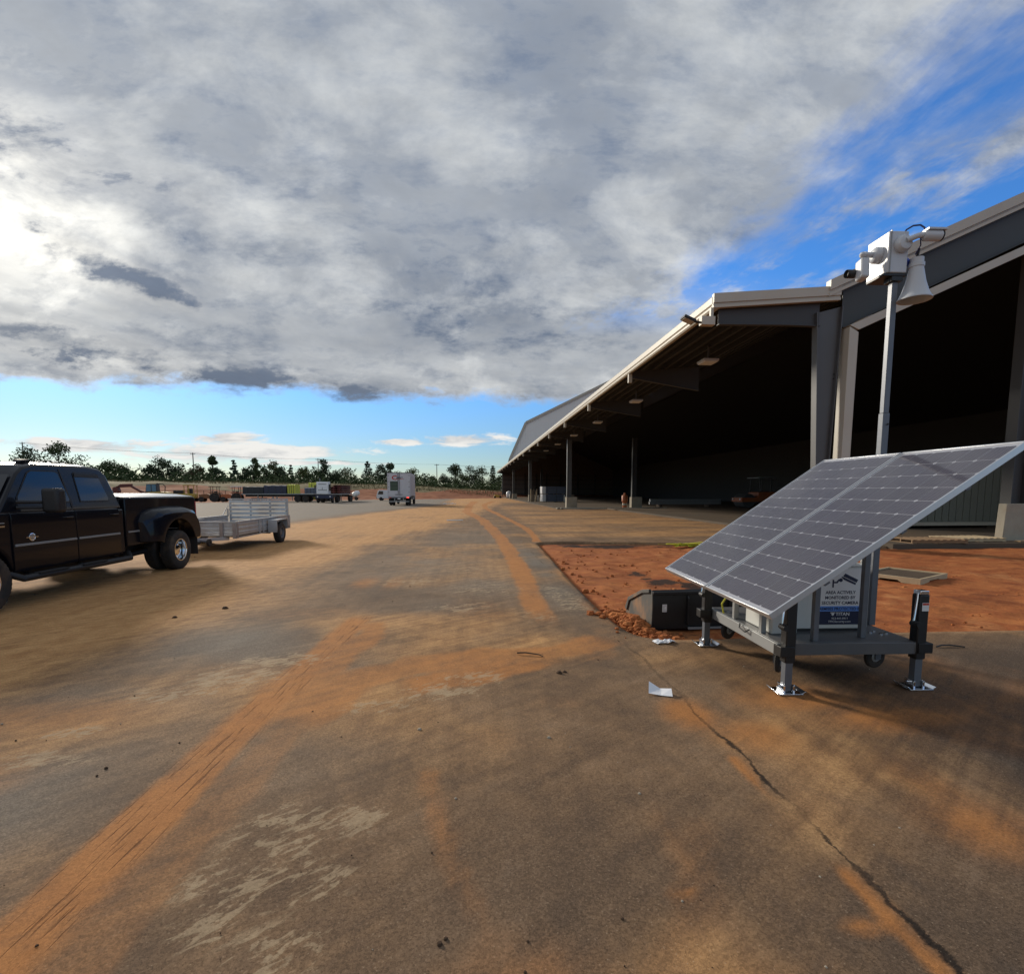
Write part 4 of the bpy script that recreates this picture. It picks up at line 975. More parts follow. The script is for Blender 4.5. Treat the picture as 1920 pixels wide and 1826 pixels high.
        m = MB(); m.tube([(x - 0.07, y, 0.055), (x + 0.07, y, 0.055)], 0.008, 8); m.build('pin', M['chrome'], J, smooth=40)
        m = MB(); m.box(x - (0.09 if dx > 0 else 0.03), x + (0.03 if dx > 0 else 0.09), y - 0.055, y + 0.055, 0.31, 0.395); m.build('mounting_bracket', M['blackpaint'], J, bevel=0.004)
        m = MB(); m.box(x - 0.038, x + 0.038, y - 0.038, y + 0.038, top, top + 0.035); m.build('cap', M['chrome'], J, bevel=0.006)
        m = MB(); m.tube([(x - 0.046, y - 0.02, top + 0.01), (x - 0.055, y - 0.03, top - 0.02), (x - 0.085, y - 0.045, top - 0.22)], 0.009, 8); m.build('crank_arm', M['chrome'], J, smooth=40)
        m = MB(); m.lathe([(0.0, -0.04), (0.024, -0.04), (0.028, 0.0), (0.022, 0.045), (0, 0.05)], (x - 0.085, y - 0.07, top - 0.235), 'y', 10); m.build('crank_knob', M['black'], J, smooth=40)
        return J
    jack(-0.523, -0.715, 0.80, 1); J = jack(0.62, -0.655, 0.80, -1); jack(-0.645, 0.60, 0.80, 1); jack(0.64, 0.62, 0.80, -1)
    m = MB(); m.box(0.600, 0.658, -0.6985, -0.6975, 0.665, 0.735); m.build('decal', M['decal'], J)
    m = MB(); m.box(0.603, 0.655, -0.6995, -0.6986, 0.715, 0.732); m.build('decal_stripe', M['logored'], J)
    # ---- casters
    for (x, y, a) in ((-0.47, -0.50, 0.9), (0.44, -0.42, 0.2), (-0.45, 0.50, 0.5), (0.45, 0.47, 0.4)):
        m = MB(); m.lathe([(0.0, -0.018), (0.055, -0.018), (0.06, -0.022), (0.092, -0.022), (0.102, -0.012), (0.102, 0.012), (0.092, 0.022), (0.06, 0.022), (0.055, 0.018), (0, 0.018)], (0, 0, 0), 'y', 22)
        wv = m.build('caster', M['tyre'], W, smooth=35); wv.location = (x, y, 0.195); wv.rotation_euler = (0, 0, a)
        m = MB(); m.lathe([(0.0, -0.026), (0.035, -0.026), (0.048, -0.019), (0.048, 0.019), (0.035, 0.026), (0, 0.026)], (0, 0, 0), 'y', 14); m.build('hub', M['framegrey'], wv, smooth=40)
        m = MB(); m.box(-0.03, 0.03, -0.04, -0.033, -0.02, 0.10); m.box(-0.03, 0.03, 0.033, 0.04, -0.02, 0.10); m.box(-0.05, 0.05, -0.05, 0.05, 0.1005, 0.112); m.build('fork', M['galv'], wv)
    # ---- cabinet with the sign
    cb = MB(); cb.box(-0.245, 0.40, -0.34, 0.16, 0.425, 0.985); C = cb.build('cabinet', M['offwhite'], W, bevel=0.01)
    m = MB(); m.box(-0.255, 0.41, -0.35, 0.17, 0.9855, 1.0); m.build('lid', M['offwhite'], C, bevel=0.004)
    m = MB(); m.box(-0.22, 0.38, -0.32, 0.14, 0.4025, 0.4249); m.build('base_pad', M['black'], C)
    m = MB(); m.box(-0.07, 0.375, -0.3435, -0.3402, 0.465, 0.965); sg = m.build('sign_board', M['decal'], W, label='white and navy security notice board')
    m = MB(); m.box(-0.0702, 0.3752, -0.3446, -0.3436, 0.4648, 0.585); m.build('navy_band', M['ink'], sg)
    m = MB(); m.box(-0.0702, 0.3752, -0.3446, -0.3436, 0.5855, 0.632); m.build('blue_band', M['inkblue'], sg)
    yy = -0.3450; xc = 0.1525
    for (s, z, h, wd) in (('AREA ACTIVELY', 0.742, 0.040, 0.275), ('MONITORED BY', 0.695, 0.040, 0.275), ('SECURITY CAMERA', 0.648, 0.040, 0.335)):
        text('lettering', s, h, M['ink'], sg, (xc - wd / 2, yy + 0.001, z), bold=0.02, width=wd)
    text('lettering', 'PREMISES PROTECTED BY', 0.036, M['ink'], sg, (xc - 0.205, yy - 0.0003, 0.596), bold=0.02, width=0.41)
    text('lettering', 'TITAN', 0.042, M['decal'], sg, (xc - 0.035, yy - 0.0003, 0.546), bold=0.015, width=0.125)
    text('lettering', '913-441-0911', 0.026, M['decal'], sg, (xc - 0.07, yy - 0.0003, 0.512), width=0.145)
    text('lettering', 'TPICSecurity.com', 0.026, M['decal'], sg, (xc - 0.10, yy - 0.0003, 0.484), width=0.205)
    m = MB(); y0 = yy - 0.0003
    m.prism([(0.070, 0.576), (0.112, 0.576), (0.112, 0.569), (0.070, 0.569)], 'y', y0, y0 + 0.0004)
    m.prism([(0.079, 0.567), (0.104, 0.567), (0.102, 0.552), (0.0915, 0.544), (0.081, 0.552)], 'y', y0, y0 + 0.0004); m.build('shield_logo', M['decal'], sg)
    m = MB(); y0 = yy + 0.0006
    m.prism([(0.165, 0.900), (0.185, 0.925), (0.305, 0.868), (0.292, 0.842)], 'y', y0, y0 + 0.0006)
    m.prism([(0.150, 0.893), (0.163, 0.897), (0.288, 0.838), (0.281, 0.822), (0.175, 0.868)], 'y', y0, y0 + 0.0006)
    m.prism([(0.072, 0.800), (0.087, 0.800), (0.087, 0.838), (0.118, 0.838), (0.140, 0.868), (0.128, 0.876), (0.108, 0.852), (0.087, 0.852), (0.087, 0.870), (0.072, 0.870)], 'y', y0, y0 + 0.0006)
    m.lathe([(0.0, 0.0), (0.017, 0.0), (0.017, 0.0006), (0.0, 0.0006)], (0.148, y0, 0.866), 'y', 16)
    m.build('camera_symbol', M['ink'], sg)
    m = MB(); m.box(-0.50, -0.27, -0.42, 0.05, 0.4025, 0.66); m.build('battery_box', M['offwhite'], W, bevel=0.01)
    m = MB(); m.tube([(-0.60, 0.30, 0.42), (-0.63, 0.28, 0.52), (-0.60, 0.22, 0.62), (-0.62, 0.2, 0.7)], 0.009, 8); m.build('yellow_cable', M['limey'], W, smooth=40)
    m = MB(); m.tube([(-0.61, -0.25, 0.40), (-0.635, -0.22, 0.37), (-0.64, -0.12, 0.385), (-0.615, -0.08, 0.41)], 0.007, 8); m.build('tie_cable', M['black'], W, smooth=40)
    # ---- mast and head
    mx, my = 0.606, -0.125
    m = MB(); m.box(mx - 0.030, mx + 0.030, my - 0.030, my + 0.030, 0.402, 2.35); m.build('mast', M['galv'], W, bevel=0.004)
    m = MB(); m.box(mx - 0.025, mx + 0.025, my - 0.025, my + 0.025, 2.351, 3.52); m.build('upper_mast', M['galv'], W, bevel=0.003)
    m = MB(); m.lathe([(0.0, 0), (0.008, 0), (0.008, 0.012), (0, 0.012)], (mx + 0.01, my - 0.048, 2.25), 'y', 8); m.build('mast_bolt', M['black'], W)
    m = MB(); m.box(mx - 0.13, mx + 0.08, my - 0.05, my + 0.16, 3.5205, 3.545); m.box(mx - 0.05, mx + 0.05, my - 0.05, my + 0.05, 3.48, 3.5203); m.build('head_bracket', M['blackpaint'], W, bevel=0.004)
    hx0, hx1, hy0, hy1, hz0, hz1 = mx - 0.105, mx + 0.07, my - 0.06, my + 0.20, 3.60, 3.89
    m = MB(); m.box(hx0, hx1, hy0, hy1, hz0 - 0.055, hz1); m.build('head_box', M['whiteplastic'], W, bevel=0.008)
    m = MB(); m.box(hx0 + 0.014, hx0 + 0.022, hy0 - 0.006, hy1 + 0.006, hz0 - 0.057, hz1 + 0.004); m.build('head_box_seam', M['framegrey'], W)
    # camera on the side facing the lot
    c = MB(); c.lathe([(0.0, 0.0), (0.068, 0.0), (0.068, -0.035), (0.052, -0.055), (0.03, -0.06), (0, -0.06)], (hx0 - 0.001, my + 0.06, 3.735), 'x', 20); K = c.build('security_camera', M['whiteplastic'], W, smooth=40)
    m = MB(); m.tube([(hx0 - 0.06, my + 0.06, 3.74), (hx0 - 0.135, my + 0.055, 3.74)], 0.024, 12); m.lathe([(0.0, -0.03), (0.022, -0.02), (0.03, 0), (0.022, 0.02), (0, 0.03)], (hx0 - 0.145, my + 0.055, 3.735), 'z', 12); m.build('arm', M['whiteplastic'], K, smooth=40)
    m = MB(); m.boxr((hx0 - 0.135, my + 0.065, 3.615), (0.075, 0.10, 0.19), (R(-12), R(6), 0)); m.build('body', M['whiteplastic'], K, bevel=0.02, seg=3)
    m = MB(); m.lathe([(0.0, 0.0), (0.036, 0.0), (0.036, -0.075), (0.033, -0.08), (0.028, -0.06), (0, -0.06)], (hx0 - 0.165, my + 0.12, 3.60), 'x', 16); m.build('lens_hood', M['black'], K, smooth=40)
    # camera on the front face
    c = MB(); c.lathe([(0.0, 0.0), (0.070, 0.0), (0.070, -0.03), (0.055, -0.055), (0.03, -0.062), (0, -0.062)], (mx + 0.005, hy0 - 0.001, 3.775), 'y', 20); K = c.build('security_camera', M['whiteplastic'], W, smooth=40)
    m = MB(); m.tube([(mx + 0.005, hy0 - 0.062, 3.785), (mx + 0.07, hy0 - 0.10, 3.805), (mx + 0.11, hy0 - 0.10, 3.81)], 0.022, 12); m.build('arm', M['whiteplastic'], K, smooth=40)
    m = MB(); m.lathe([(0.0, 0.0), (0.034, 0.0), (0.043, 0.02), (0.043, 0.145), (0.0, 0.145)], (mx + 0.11, hy0 - 0.10, 3.805), 'x', 18); m.box(mx + 0.12, mx + 0.285, hy0 - 0.148, hy0 - 0.052, 3.838, 3.853); m.build('body', M['whiteplastic'], K, smooth=35)
    m = MB(); m.lathe([(0.0, 0.0), (0.041, 0.0), (0.044, 0.012), (0.030, 0.016), (0, 0.010)], (mx + 0.2555, hy0 - 0.10, 3.805), 'x', 18); m.build('lens', M['black'], K, smooth=40)
    m = MB(); m.tube([(mx + 0.045, hy0 + 0.03, 3.882), (mx + 0.05, hy0 + 0.01, 3.905), (mx + 0.075, hy0 - 0.03, 3.918), (mx + 0.105, hy0 - 0.07, 3.905), (mx + 0.125, hy0 - 0.09, 3.875), (mx + 0.13, hy0 - 0.10, 3.845)], 0.007, 8); m.tube([(mx + 0.09, hy0 - 0.1, 3.79), (mx + 0.12, hy0 - 0.07, 3.74), (mx + 0.11, hy0 - 0.03, 3.68)], 0.005, 6); m.build('cable', mat('navy_cable', (0.01, 0.015, 0.09), 0.5), K, smooth=40)
    # strobe, aerial, horn
    m = MB(); m.lathe([(0.0, 0.0), (0.05, 0.0), (0.05, 0.025), (0.04, 0.05), (0, 0.06)], (hx1 + 0.001, my + 0.02, 3.66), 'x', 18); m.build('strobe_light', mat('blue_lens', (0.03, 0.06, 0.32), 0.2), W, smooth=40)
    m = MB(); m.tube([(mx + 0.19, my + 0.02, 3.56), (mx + 0.19, my - 0.03, 3.76)], 0.011, 8); m.build('aerial', M['black'], W, smooth=40)
    hc = (mx + 0.155, my - 0.06)
    m = MB(); m.lathe([(0.0, 3.665), (0.05, 3.665), (0.05, 3.625), (0.058, 3.62), (0.058, 3.59), (0.052, 3.585), (0.076, 3.46), (0.102, 3.375), (0.126, 3.325), (0.130, 3.325), (0.130, 3.315), (0.122, 3.317), (0.095, 3.37), (0.045, 3.57), (0.0, 3.57)], (hc[0], hc[1], 0), 'z', 28)
    H = m.build('horn_speaker', M['whiteplastic'], W, smooth=35)
    m = MB(); m.lathe([(0.0, 3.40), (0.03, 3.40), (0.035, 3.44), (0.02, 3.56), (0, 3.565)], (hc[0], hc[1], 0), 'z', 12); m.build('horn_core', M['framegrey'], H, smooth=40)
    m = MB(); m.box(mx + 0.026, hc[0] - 0.05, hc[1] + 0.045, hc[1] + 0.08, 3.595, 3.615); m.build('horn_bracket', M['whiteplastic'], H)
solar_cart()

# ------------------------------------------------------------------ loader bucket on the clay
def bucket():
    W = thing('loader_bucket', 'black loader bucket lying on the red clay behind the solar cart', 'bucket', (2.18, 6.02, -0.075), R(2))
    wd = 1.75
    prof = [(0.0, 0.03), (-0.02, 0.30), (-0.01, 0.47), (0.03, 0.52), (0.045, 0.50), (0.02, 0.44), (0.01, 0.30), (0.03, 0.06), (0.10, 0.035), (0.95, 0.03), (0.95, 0.0), (0.08, 0.0)]
    m = MB(); m.prism(prof, 'x', 0.012, wd - 0.012); m.build('shell', M['blackpaint'], W, bevel=0.004)
    dusty = mat('scuffed_black_steel', (0.075, 0.073, 0.066), 0.6, var=0.25, dust=0.65, dustcol=(0.36, 0.17, 0.06), dscale=3)
    for x in (0.0, wd - 0.012):
        m = MB(); m.prism([(0.0, 0.0), (-0.02, 0.30), (-0.01, 0.50), (0.06, 0.52), (0.30, 0.46), (0.80, 0.26), (0.90, 0.10), (0.95, 0.0)], 'x', x, x + 0.0118); m.build('side_plate', dusty, W, bevel=0.002)
    m = MB(); m.prism([(0.05, 0.525), (0.30, 0.472), (0.80, 0.275), (0.92, 0.105), (0.86, 0.08), (0.77, 0.235), (0.29, 0.43), (0.05, 0.48)], 'x', -0.022, -0.0005); m.build('side_cutter', dusty, W, bevel=0.003)
    m = MB(); m.box(-0.0, wd, -0.045, -0.021, 0.465, 0.505); m.build('top_rail', M['blackpaint'], W, bevel=0.006)
    for x in (0.44, 0.455, 0.98, 1.30):
        if x == 0.455: continue
        m = MB(); m.prism([(-0.022, 0.08), (-0.05, 0.10), (-0.055, 0.42), (-0.022, 0.46)], 'x', x, x + 0.02); m.build('mounting_rib', M['blackpaint'], W, bevel=0.002)
    m = MB(); m.box(0.46, 1.30, -0.045, -0.024, 0.03, 0.055); m.build('lower_lip', M['framegrey'], W)
    m = MB(); m.boxr((0.155, -0.0245, 0.30), (0.058, 0.002, 0.095), (R(1.5), 0, 0)); d = m.build('decal', M['decal'], W)
    for z in (0.325, 0.31, 0.295, 0.28, 0.265):
        m = MB(); m.box(0.132, 0.132 + 0.045 * (0.7 + 0.3 * math.sin(z * 99)), -0.0262, -0.0256, z, z + 0.005); m.build('decal_print', M['framegrey'], d)
    m = MB(); m.box(0.131, 0.179, -0.0264, -0.0257, 0.332, 0.345); m.build('decal_header', M['black'], d)
bucket()

# ------------------------------------------------------------------ pickup
def arc(cy, cz, r, a0, a1, n=12):
    return [(cy + r * math.cos(R(a0 + (a1 - a0) * i / n)), cz + r * math.sin(R(a0 + (a1 - a0) * i / n))) for i in range(n + 1)]

def wheel(parent, x, y, z, r, w, side, rimr, name='wheel', rim='chrome', dish=0.0, rel=False, holes=8):
    """tyre in local x axis; side=+1 faces +x"""
    m = MB(); h = w / 2
    prof = [(rimr, -h + 0.012), (rimr + 0.03, -h), (r - 0.05, -h), (r - 0.012, -h + 0.018), (r, -h + 0.05), (r, h - 0.05), (r - 0.012, h - 0.018), (r - 0.05, h), (rimr + 0.03, h), (rimr, h - 0.012)]
    m.lathe(prof, (0, 0, 0), 'x', 36, closed=True)
    t = m.build(name, M['tyre'], parent, smooth=30)
    L = parent.location
    t.location = (x - L.x, y - L.y, z - L.z) if not rel else (x, y, z)
    m = MB(); s = side
    lip = h - 0.014
    pr = [(rimr + 0.004, -lip * s), (rimr + 0.004, lip * s), (rimr - 0.018, lip * s), (rimr - 0.03, (lip - 0.03) * s), (rimr - 0.035, (lip - 0.05 - dish) * s), (rimr * 0.55, (lip - 0.06 - dish) * s), (rimr * 0.50, (lip - 0.03 - dish * 0.4) * s), (rimr * 0.30, (lip - 0.02 - dish * 0.3) * s), (0.0, (lip - 0.02 - dish * 0.3) * s)]
    m.lathe(pr, (0, 0, 0), 'x', 30); m.build('rim', M[rim], t, smooth=35)
    for k in range(holes):
        a = 2 * math.pi * k / holes; q = MB(); rr = rimr * 0.72
        q.lathe([(0.0, 0.0), (rimr * 0.10, 0.0), (rimr * 0.10, 0.006 * s), (0, 0.006 * s)], ((lip - 0.0585 - dish) * s, rr * math.cos(a), rr * math.sin(a)), 'x', 8); q.build('rim_hole', M['black'], t)
    # tread blocks
    m = MB()
    for k in range(44):
        a = 2 * math.pi * k / 44; ca, sa = math.cos(a), math.sin(a)
        for (x0, x1, da) in ((-h + 0.03, -h * 0.35, 0.0), (-h * 0.28, h * 0.28, 0.07), (h * 0.35, h - 0.03, 0.0)):
            aa = a + da; ca, sa = math.cos(aa), math.sin(aa); ta = (-sa, ca); wd = 2 * math.pi * r / 44 * 0.33
            v = []
            for xx in (x0, x1):
                for (u, rr) in ((-wd, r - 0.004), (wd, r - 0.004), (wd, r + 0.007), (-wd, r + 0.007)):
                    v.append((xx, ca * rr + ta[0] * u, sa * rr + ta[1] * u))
            m.add(v, [(0, 1, 2, 3), (7, 6, 5, 4), (0, 4, 5, 1), (1, 5, 6, 2), (2, 6, 7, 3), (3, 7, 4, 0)])
    o = m.build('tread_blocks', M['tyre'], t); stuff(o)
    return t

def pickup():
    XC = -7.44; XS = -6.445
    W = thing('pickup_truck', 'black crew cab pickup with dual rear wheels and a tonneau cover', 'pickup', (XC, 9.3, 0))
    BK = M['truckblack']
    def P(m, name, mt, **k): return m.build(name, mt, W, rel=False, **k)
    def mir(x): return 2 * XC - x
    # lower cab, front wings and bonnet
    bot = 0.50
    prof = [(10.02, bot), (10.02, 1.34), (7.46, 1.36), (6.35, 1.30), (6.10, 1.16), (6.06, 0.55), (6.45, 0.52)] + [p for p in arc(7.16, 0.44, 0.50, 170, 10)] + [(7.70, bot)]
    m = MB(); m.prism(prof, 'x', mir(XS), XS); P(m, 'lower_body', BK, bevel=0.045, seg=4)
    # greenhouse with leaning sides
    def hw(z): return 0.985 - (z - 1.34) / 0.72 * 0.165
    out = [(7.50, 1.335), (7.98, 1.90), (8.12, 2.00), (8.35, 2.055), (9.45, 2.065), (9.72, 2.035), (9.83, 1.93), (9.99, 1.335)]
    m = MB(); n = len(out)
    left = [(XC + hw(z), y, z) for y, z in out]; right = [(XC - hw(z), y, z) for y, z in out]
    c1 = [(XC + hw(z) * 0.80, y + (0.02 if i < 4 else -0.02 if i > 5 else 0), z + (0.035 if 2 <= i <= 5 else 0)) for i, (y, z) in enumerate(out)]
    c2 = [(2 * XC - p[0], p[1], p[2]) for p in c1]
    m.add(left + c1 + c2 + right, [tuple(range(n)), tuple(range(4 * n - 1, 3 * n - 1, -1))] + [(k * n + i, k * n + (i + 1) % n, (k + 1) * n + (i + 1) % n, (k + 1) * n + i) for k in range(3) for i in range(n)])
    P(m, 'cab_upper', BK, bevel=0.03, seg=3)
    # side glass, a touch proud of the cab side
    def sidepoly(pts, off, s, th=0.006):
        v = []
        for o in (off, off - th): v += [(XC + s * (hw(z) + o), y, z) for y, z in pts]
        n = len(pts); q = MB(); q.add(v, [tuple(range(n)), tuple(range(2 * n - 1, n - 1, -1))] + [(i, (i + 1) % n, n + (i + 1) % n, n + i) for i in range(n)]); return q
    def shrink(p, d):
        cy = sum(a for a, b in p) / len(p); cz = sum(b for a, b in p) / len(p)
        return [(cy + (y - cy) * (1 - d / 0.5), cz + (z - cz) * (1 - d / 0.3)) for y, z in p]
    FW = [(7.83, 1.47), (7.86, 1.56), (8.17, 1.93), (8.24, 1.965), (8.70, 1.97), (8.75, 1.94), (8.83, 1.50), (8.80, 1.47)]
    RW = [(9.03, 1.47), (9.05, 1.94), (9.09, 1.965), (9.56, 1.96), (9.61, 1.93), (9.72, 1.51), (9.70, 1.47)]
    for s in (1, -1):
        P(sidepoly(FW, 0.0075, s), 'window_trim', M['black']); P(sidepoly(shrink(FW, 0.022), 0.011, s), 'side_window', M['tint'])
        P(sidepoly(RW, 0.0075, s), 'window_trim', M['black']); P(sidepoly(shrink(RW, 0.022), 0.011, s), 'side_window', M['tint'])
        P(sidepoly([(9.06, 1.885), (9.075, 1.945), (9.60, 1.94), (9.615, 1.88)], 0.019, s), 'rain_deflector', M['black'])
        P(sidepoly([(8.84, 1.385), (8.86, 1.40), (8.80, 2.0), (8.78, 2.0), (8.82, 1.385)], 0.0065, s), 'pillar_gap', M['black'])
    # windscreen and back glass
    m = MB(); a, b = (7.545, 1.39), (7.965, 1.885); dy, dz = -0.011, 0.009
    m.add([(XC - hw(a[1]) + 0.09, a[0] + dy, a[1] + dz), (XC + hw(a[1]) - 0.09, a[0] + dy, a[1] + dz), (XC + hw(b[1]) - 0.07, b[0] + dy, b[1] + dz), (XC - hw(b[1]) + 0.07, b[0] + dy, b[1] + dz)], [(0, 1, 2, 3)]); P(m, 'windscreen', M['tint'])
    m = MB(); a, b = (9.965, 1.44), (9.845, 1.88)
    m.add([(XC - 0.72, a[0] + 0.012, a[1]), (XC + 0.72, a[0] + 0.012, a[1]), (XC + 0.66, b[0] + 0.012, b[1]), (XC - 0.66, b[0] + 0.012, b[1])], [(0, 1, 2, 3)]); P(m, 'back_window', M['tint'])
    # doors, proud skins with a shoulder crease
    for s in (1, -1):
        for nm, y0, y1 in (('front_door', 7.66, 8.83), ('rear_door', 8.845, 9.86)):
            prof = [(0.0, 0.50), (0.018, 0.56), (0.022, 0.90), (0.014, 1.16), (0.020, 1.28), (0.010, 1.335), (-0.02, 1.355), (-0.03, 1.355), (-0.03, 0.50)]
            m = MB(); m.prism([(XC + s * (XS - XC + a), z) for a, z in prof], 'y', y0, y1); D = P(m, nm, BK, bevel=0.006)
            m = MB(); yh = y1 - 0.16 if nm == 'front_door' else y1 - 0.13
            m.tube([(XC + s * (XS - XC + 0.012), yh - 0.10, 1.235), (XC + s * (XS - XC + 0.045), yh - 0.07, 1.24), (XC + s * (XS - XC + 0.045), yh + 0.07, 1.24), (XC + s * (XS - XC + 0.012), yh + 0.10, 1.235)], 0.013, 8); m.build('door_handle', BK, D, rel=False, smooth=40)
            m = MB(); ex = XS - XC + 0.022
            m.prism([(XC + s * (ex - 0.004), 0.865), (XC + s * (ex + 0.012), 0.872), (XC + s * (ex + 0.012), 0.898), (XC + s * (ex - 0.004), 0.905)], 'y', y0 + 0.02, y1 - 0.02); m.build('door_moulding', M['framegrey'], D, rel=False)
        xs = XC + s * (XS - XC + 0.022)
        m = MB(); m.lathe([(0.0, 0.0), (0.058, 0.0), (0.058, 0.006 * s), (0.048, 0.010 * s), (0.044, 0.006 * s), (0.0, 0.006 * s)], (xs, 7.97, 0.985), 'x', 24); E = P(m, 'door_badge', M['chrome'], smooth=40)
        m = MB(); m.box(min(xs, xs + 0.009 * s), max(xs, xs + 0.009 * s), 7.97 - 0.105, 7.97 + 0.105, 0.979, 0.989); m.build('badge_bar', M['chrome'], E, rel=False)
        m = MB(); m.lathe([(0.0, 0.0), (0.034, 0.0), (0.034, 0.0085 * s), (0.0, 0.0085 * s)], (xs, 7.97, 0.99), 'x', 18); m.build('badge_centre', M['framegrey'], E, rel=False)
        m = MB(); x0 = XC + s * (XS - XC); m.box(min(x0, x0 + s * 0.014), max(x0, x0 + s * 0.014), 7.28, 7.56, 1.155, 1.175); P(m, 'wing_badge', M['chrome'])
        m = MB(); m.box(min(x0, x0 + s * 0.014), max(x0, x0 + s * 0.014), 7.26, 7.56, 1.205, 1.22); P(m, 'wing_badge', M['framegrey'])
        # tow mirror
        xm = XC + s * (6.25 - 6.25 + (XS - XC) + 0.30)
        m = MB(); m.box(min(xm - 0.13, xm + 0.11), xm + 0.11, 7.98, 8.16, 1.335, 1.695); Q = P(m, 'tow_mirror', M['black'], bevel=0.045, seg=3)
        for z in (1.41, 1.49):
            m = MB(); m.tube([(XC + s * (XS - XC - 0.02), 7.80, z + 0.01), (xm - s * 0.10, 8.05, z)], 0.022, 8); m.build('mirror_arm', M['black'], Q, rel=False, smooth=40)
        m = MB(); m.box(xm - 0.10, xm + 0.085, 8.1605, 8.168, 1.37, 1.66); m.build('mirror_glass', M['tint'], Q, rel=False)
    # roof marker lamps
    for dx in (-0.62, -0.2, 0.0, 0.2, 0.62):
        m = MB(); m.prism([(8.30, 2.085), (8.33, 2.125), (8.45, 2.135), (8.50, 2.095)], 'x', XC + dx - 0.06, XC + dx + 0.06); P(m, 'marker_lamp', M['black'], bevel=0.008)
    # load bed
    prof = [(10.06, 0.62), (10.06, 1.515), (10.10, 1.53), (12.44, 1.525), (12.48, 1.50), (12.50, 1.0), (12.46, 0.62)] + arc(11.42, 0.47, 0.64, 14, 166)
    for s in (1, -1):
        x0 = XC + s * (XS - XC); x1 = x0 - s * 0.12
        m = MB(); m.prism(prof, 'x', min(x0, x1), max(x0, x1)); P(m, 'bed_side', BK, bevel=0.02, seg=3)
        m = MB(); xa = XC + s * (XS - XC + 0.0005); xb = xa + s * 0.012
        m.box(min(xa, xb), max(xa, xb), 10.10, 10.44, 0.875, 0.905); P(m, 'bed_moulding', M['framegrey'])
        # bulging rear wing over the dual wheels
        fp = [(10.42, 0.66), (10.40, 1.06), (10.50, 1.22), (10.72, 1.30), (11.2, 1.335), (11.75, 1.335), (12.05, 1.28), (12.22, 1.10), (12.27, 0.80), (12.25, 0.62)] + arc(11.42, 0.47, 0.605, 14, 166)
        m = MB(); xa = XC + s * (XS - XC - 0.01); xb = XC + s * (XS - XC + 0.225)
        n = len(fp); ins = [(11.35 + (y - 11.35) * 1.0, z) for y, z in fp]
        rings = []
        for (t, k) in ((0.0, 0.0), (0.35, 0.015), (0.75, 0.06), (1.0, 0.14)):
            ring = []
            for i, (y, z) in enumerate(fp):
                if i < 10:
                    yy = y + (0.9 if i < 4 else -0.25 if i > 6 else 0.0) * k * (1 if i < 4 else 1); zz = z - (k * 0.9 if 2 <= i <= 7 else 0.0)
                    if i < 3: yy = y + k * 2.2
                else: yy, zz = y, z
                ring.append((xa + (xb - xa) * t, yy, zz))
            rings.append(ring)
        m.loft(rings); P(m, 'dual_wheel_wing', BK, smooth=32, bevel=0.012)
        # step tube
        xt = XC + s * (XS - XC + 0.10)
        m = MB(); m.tube([(xt - s * 0.14, 7.58, 0.50), (xt, 7.68, 0.42), (xt, 9.96, 0.42), (xt - s * 0.14, 10.12, 0.50)], 0.048, 12); T = P(m, 'step_bar', M['black'], smooth=40)
        for y0 in (7.9, 8.75):
            m = MB(); m.box(xt - 0.055, xt + 0.055, y0, y0 + 0.55, 0.452, 0.475); m.build('step_pad', M['rubber'], T, rel=False, bevel=0.006)
        for y0 in (7.95, 9.0, 9.8):
            m = MB(); m.beam((xt, y0, 0.42), (xt - s * 0.35, y0, 0.50), 0.05, 0.02); m.build('step_bracket', M['black'], T, rel=False)
        # mud flap
        m = MB(); xf = XC + s * (XS - XC + 0.02); m.box(xf - 0.24, xf + 0.20, 12.06, 12.075, 0.24, 0.72); P(m, 'mud_flap', M['rubber'])
        m = MB(); m.box(min(x0 - s * 0.16, x0 + s * 0.004), max(x0 - s * 0.16, x0 + s * 0.004), 12.485, 12.515, 0.98, 1.42); P(m, 'tail_light', M['red'], bevel=0.01)
    m = MB(); m.box(mir(XS) + 0.13, XS - 0.13, 12.44, 12.495, 0.80, 1.525); P(m, 'tailgate', BK, bevel=0.015)
    m = MB(); m.box(mir(XS) + 0.121, XS - 0.121, 10.08, 10.12, 0.80, 1.525); m.box(mir(XS) + 0.121, XS - 0.121, 10.12, 12.44, 0.78, 0.80); P(m, 'bed_floor', M['black'])
    m = MB(); zt = 1.535
    m.loft([[(mir(XS) + 0.03, y, zt), (XC - 0.6, y, zt + 0.05), (XC, y, zt + 0.07), (XC + 0.6, y, zt + 0.05), (XS - 0.03, y, zt), (XS - 0.03, y, zt - 0.03 + 0.031), (mir(XS) + 0.03, y, zt - 0.03 + 0.031)] for y in (10.08, 11.2, 12.46)]); P(m, 'tonneau_cover', M['tonneau'], smooth=50)
    # bumpers, grille, lamps
    m = MB(); m.prism([(12.50, 0.52), (12.50, 0.76), (12.72, 0.74), (12.74, 0.55)], 'x', mir(XS) + 0.02, XS - 0.02); P(m, 'rear_bumper', M['chrome'], bevel=0.03)
    m = MB(); m.prism([(6.06, 0.50), (5.90, 0.52), (5.86, 0.74), (6.05, 0.78)], 'x', mir(XS), XS); P(m, 'front_bumper', M['chrome'], bevel=0.03)
    m = MB(); m.box(XC - 0.62, XC + 0.62, 6.02, 6.07, 0.80, 1.18); P(m, 'grille', M['chrome'], bevel=0.02)
    for s in (1, -1):
        m = MB(); m.box(XC + s * 0.80 - 0.16, XC + s * 0.80 + 0.16, 6.03, 6.10, 0.82, 1.16); P(m, 'headlight', M['glass'], bevel=0.02)
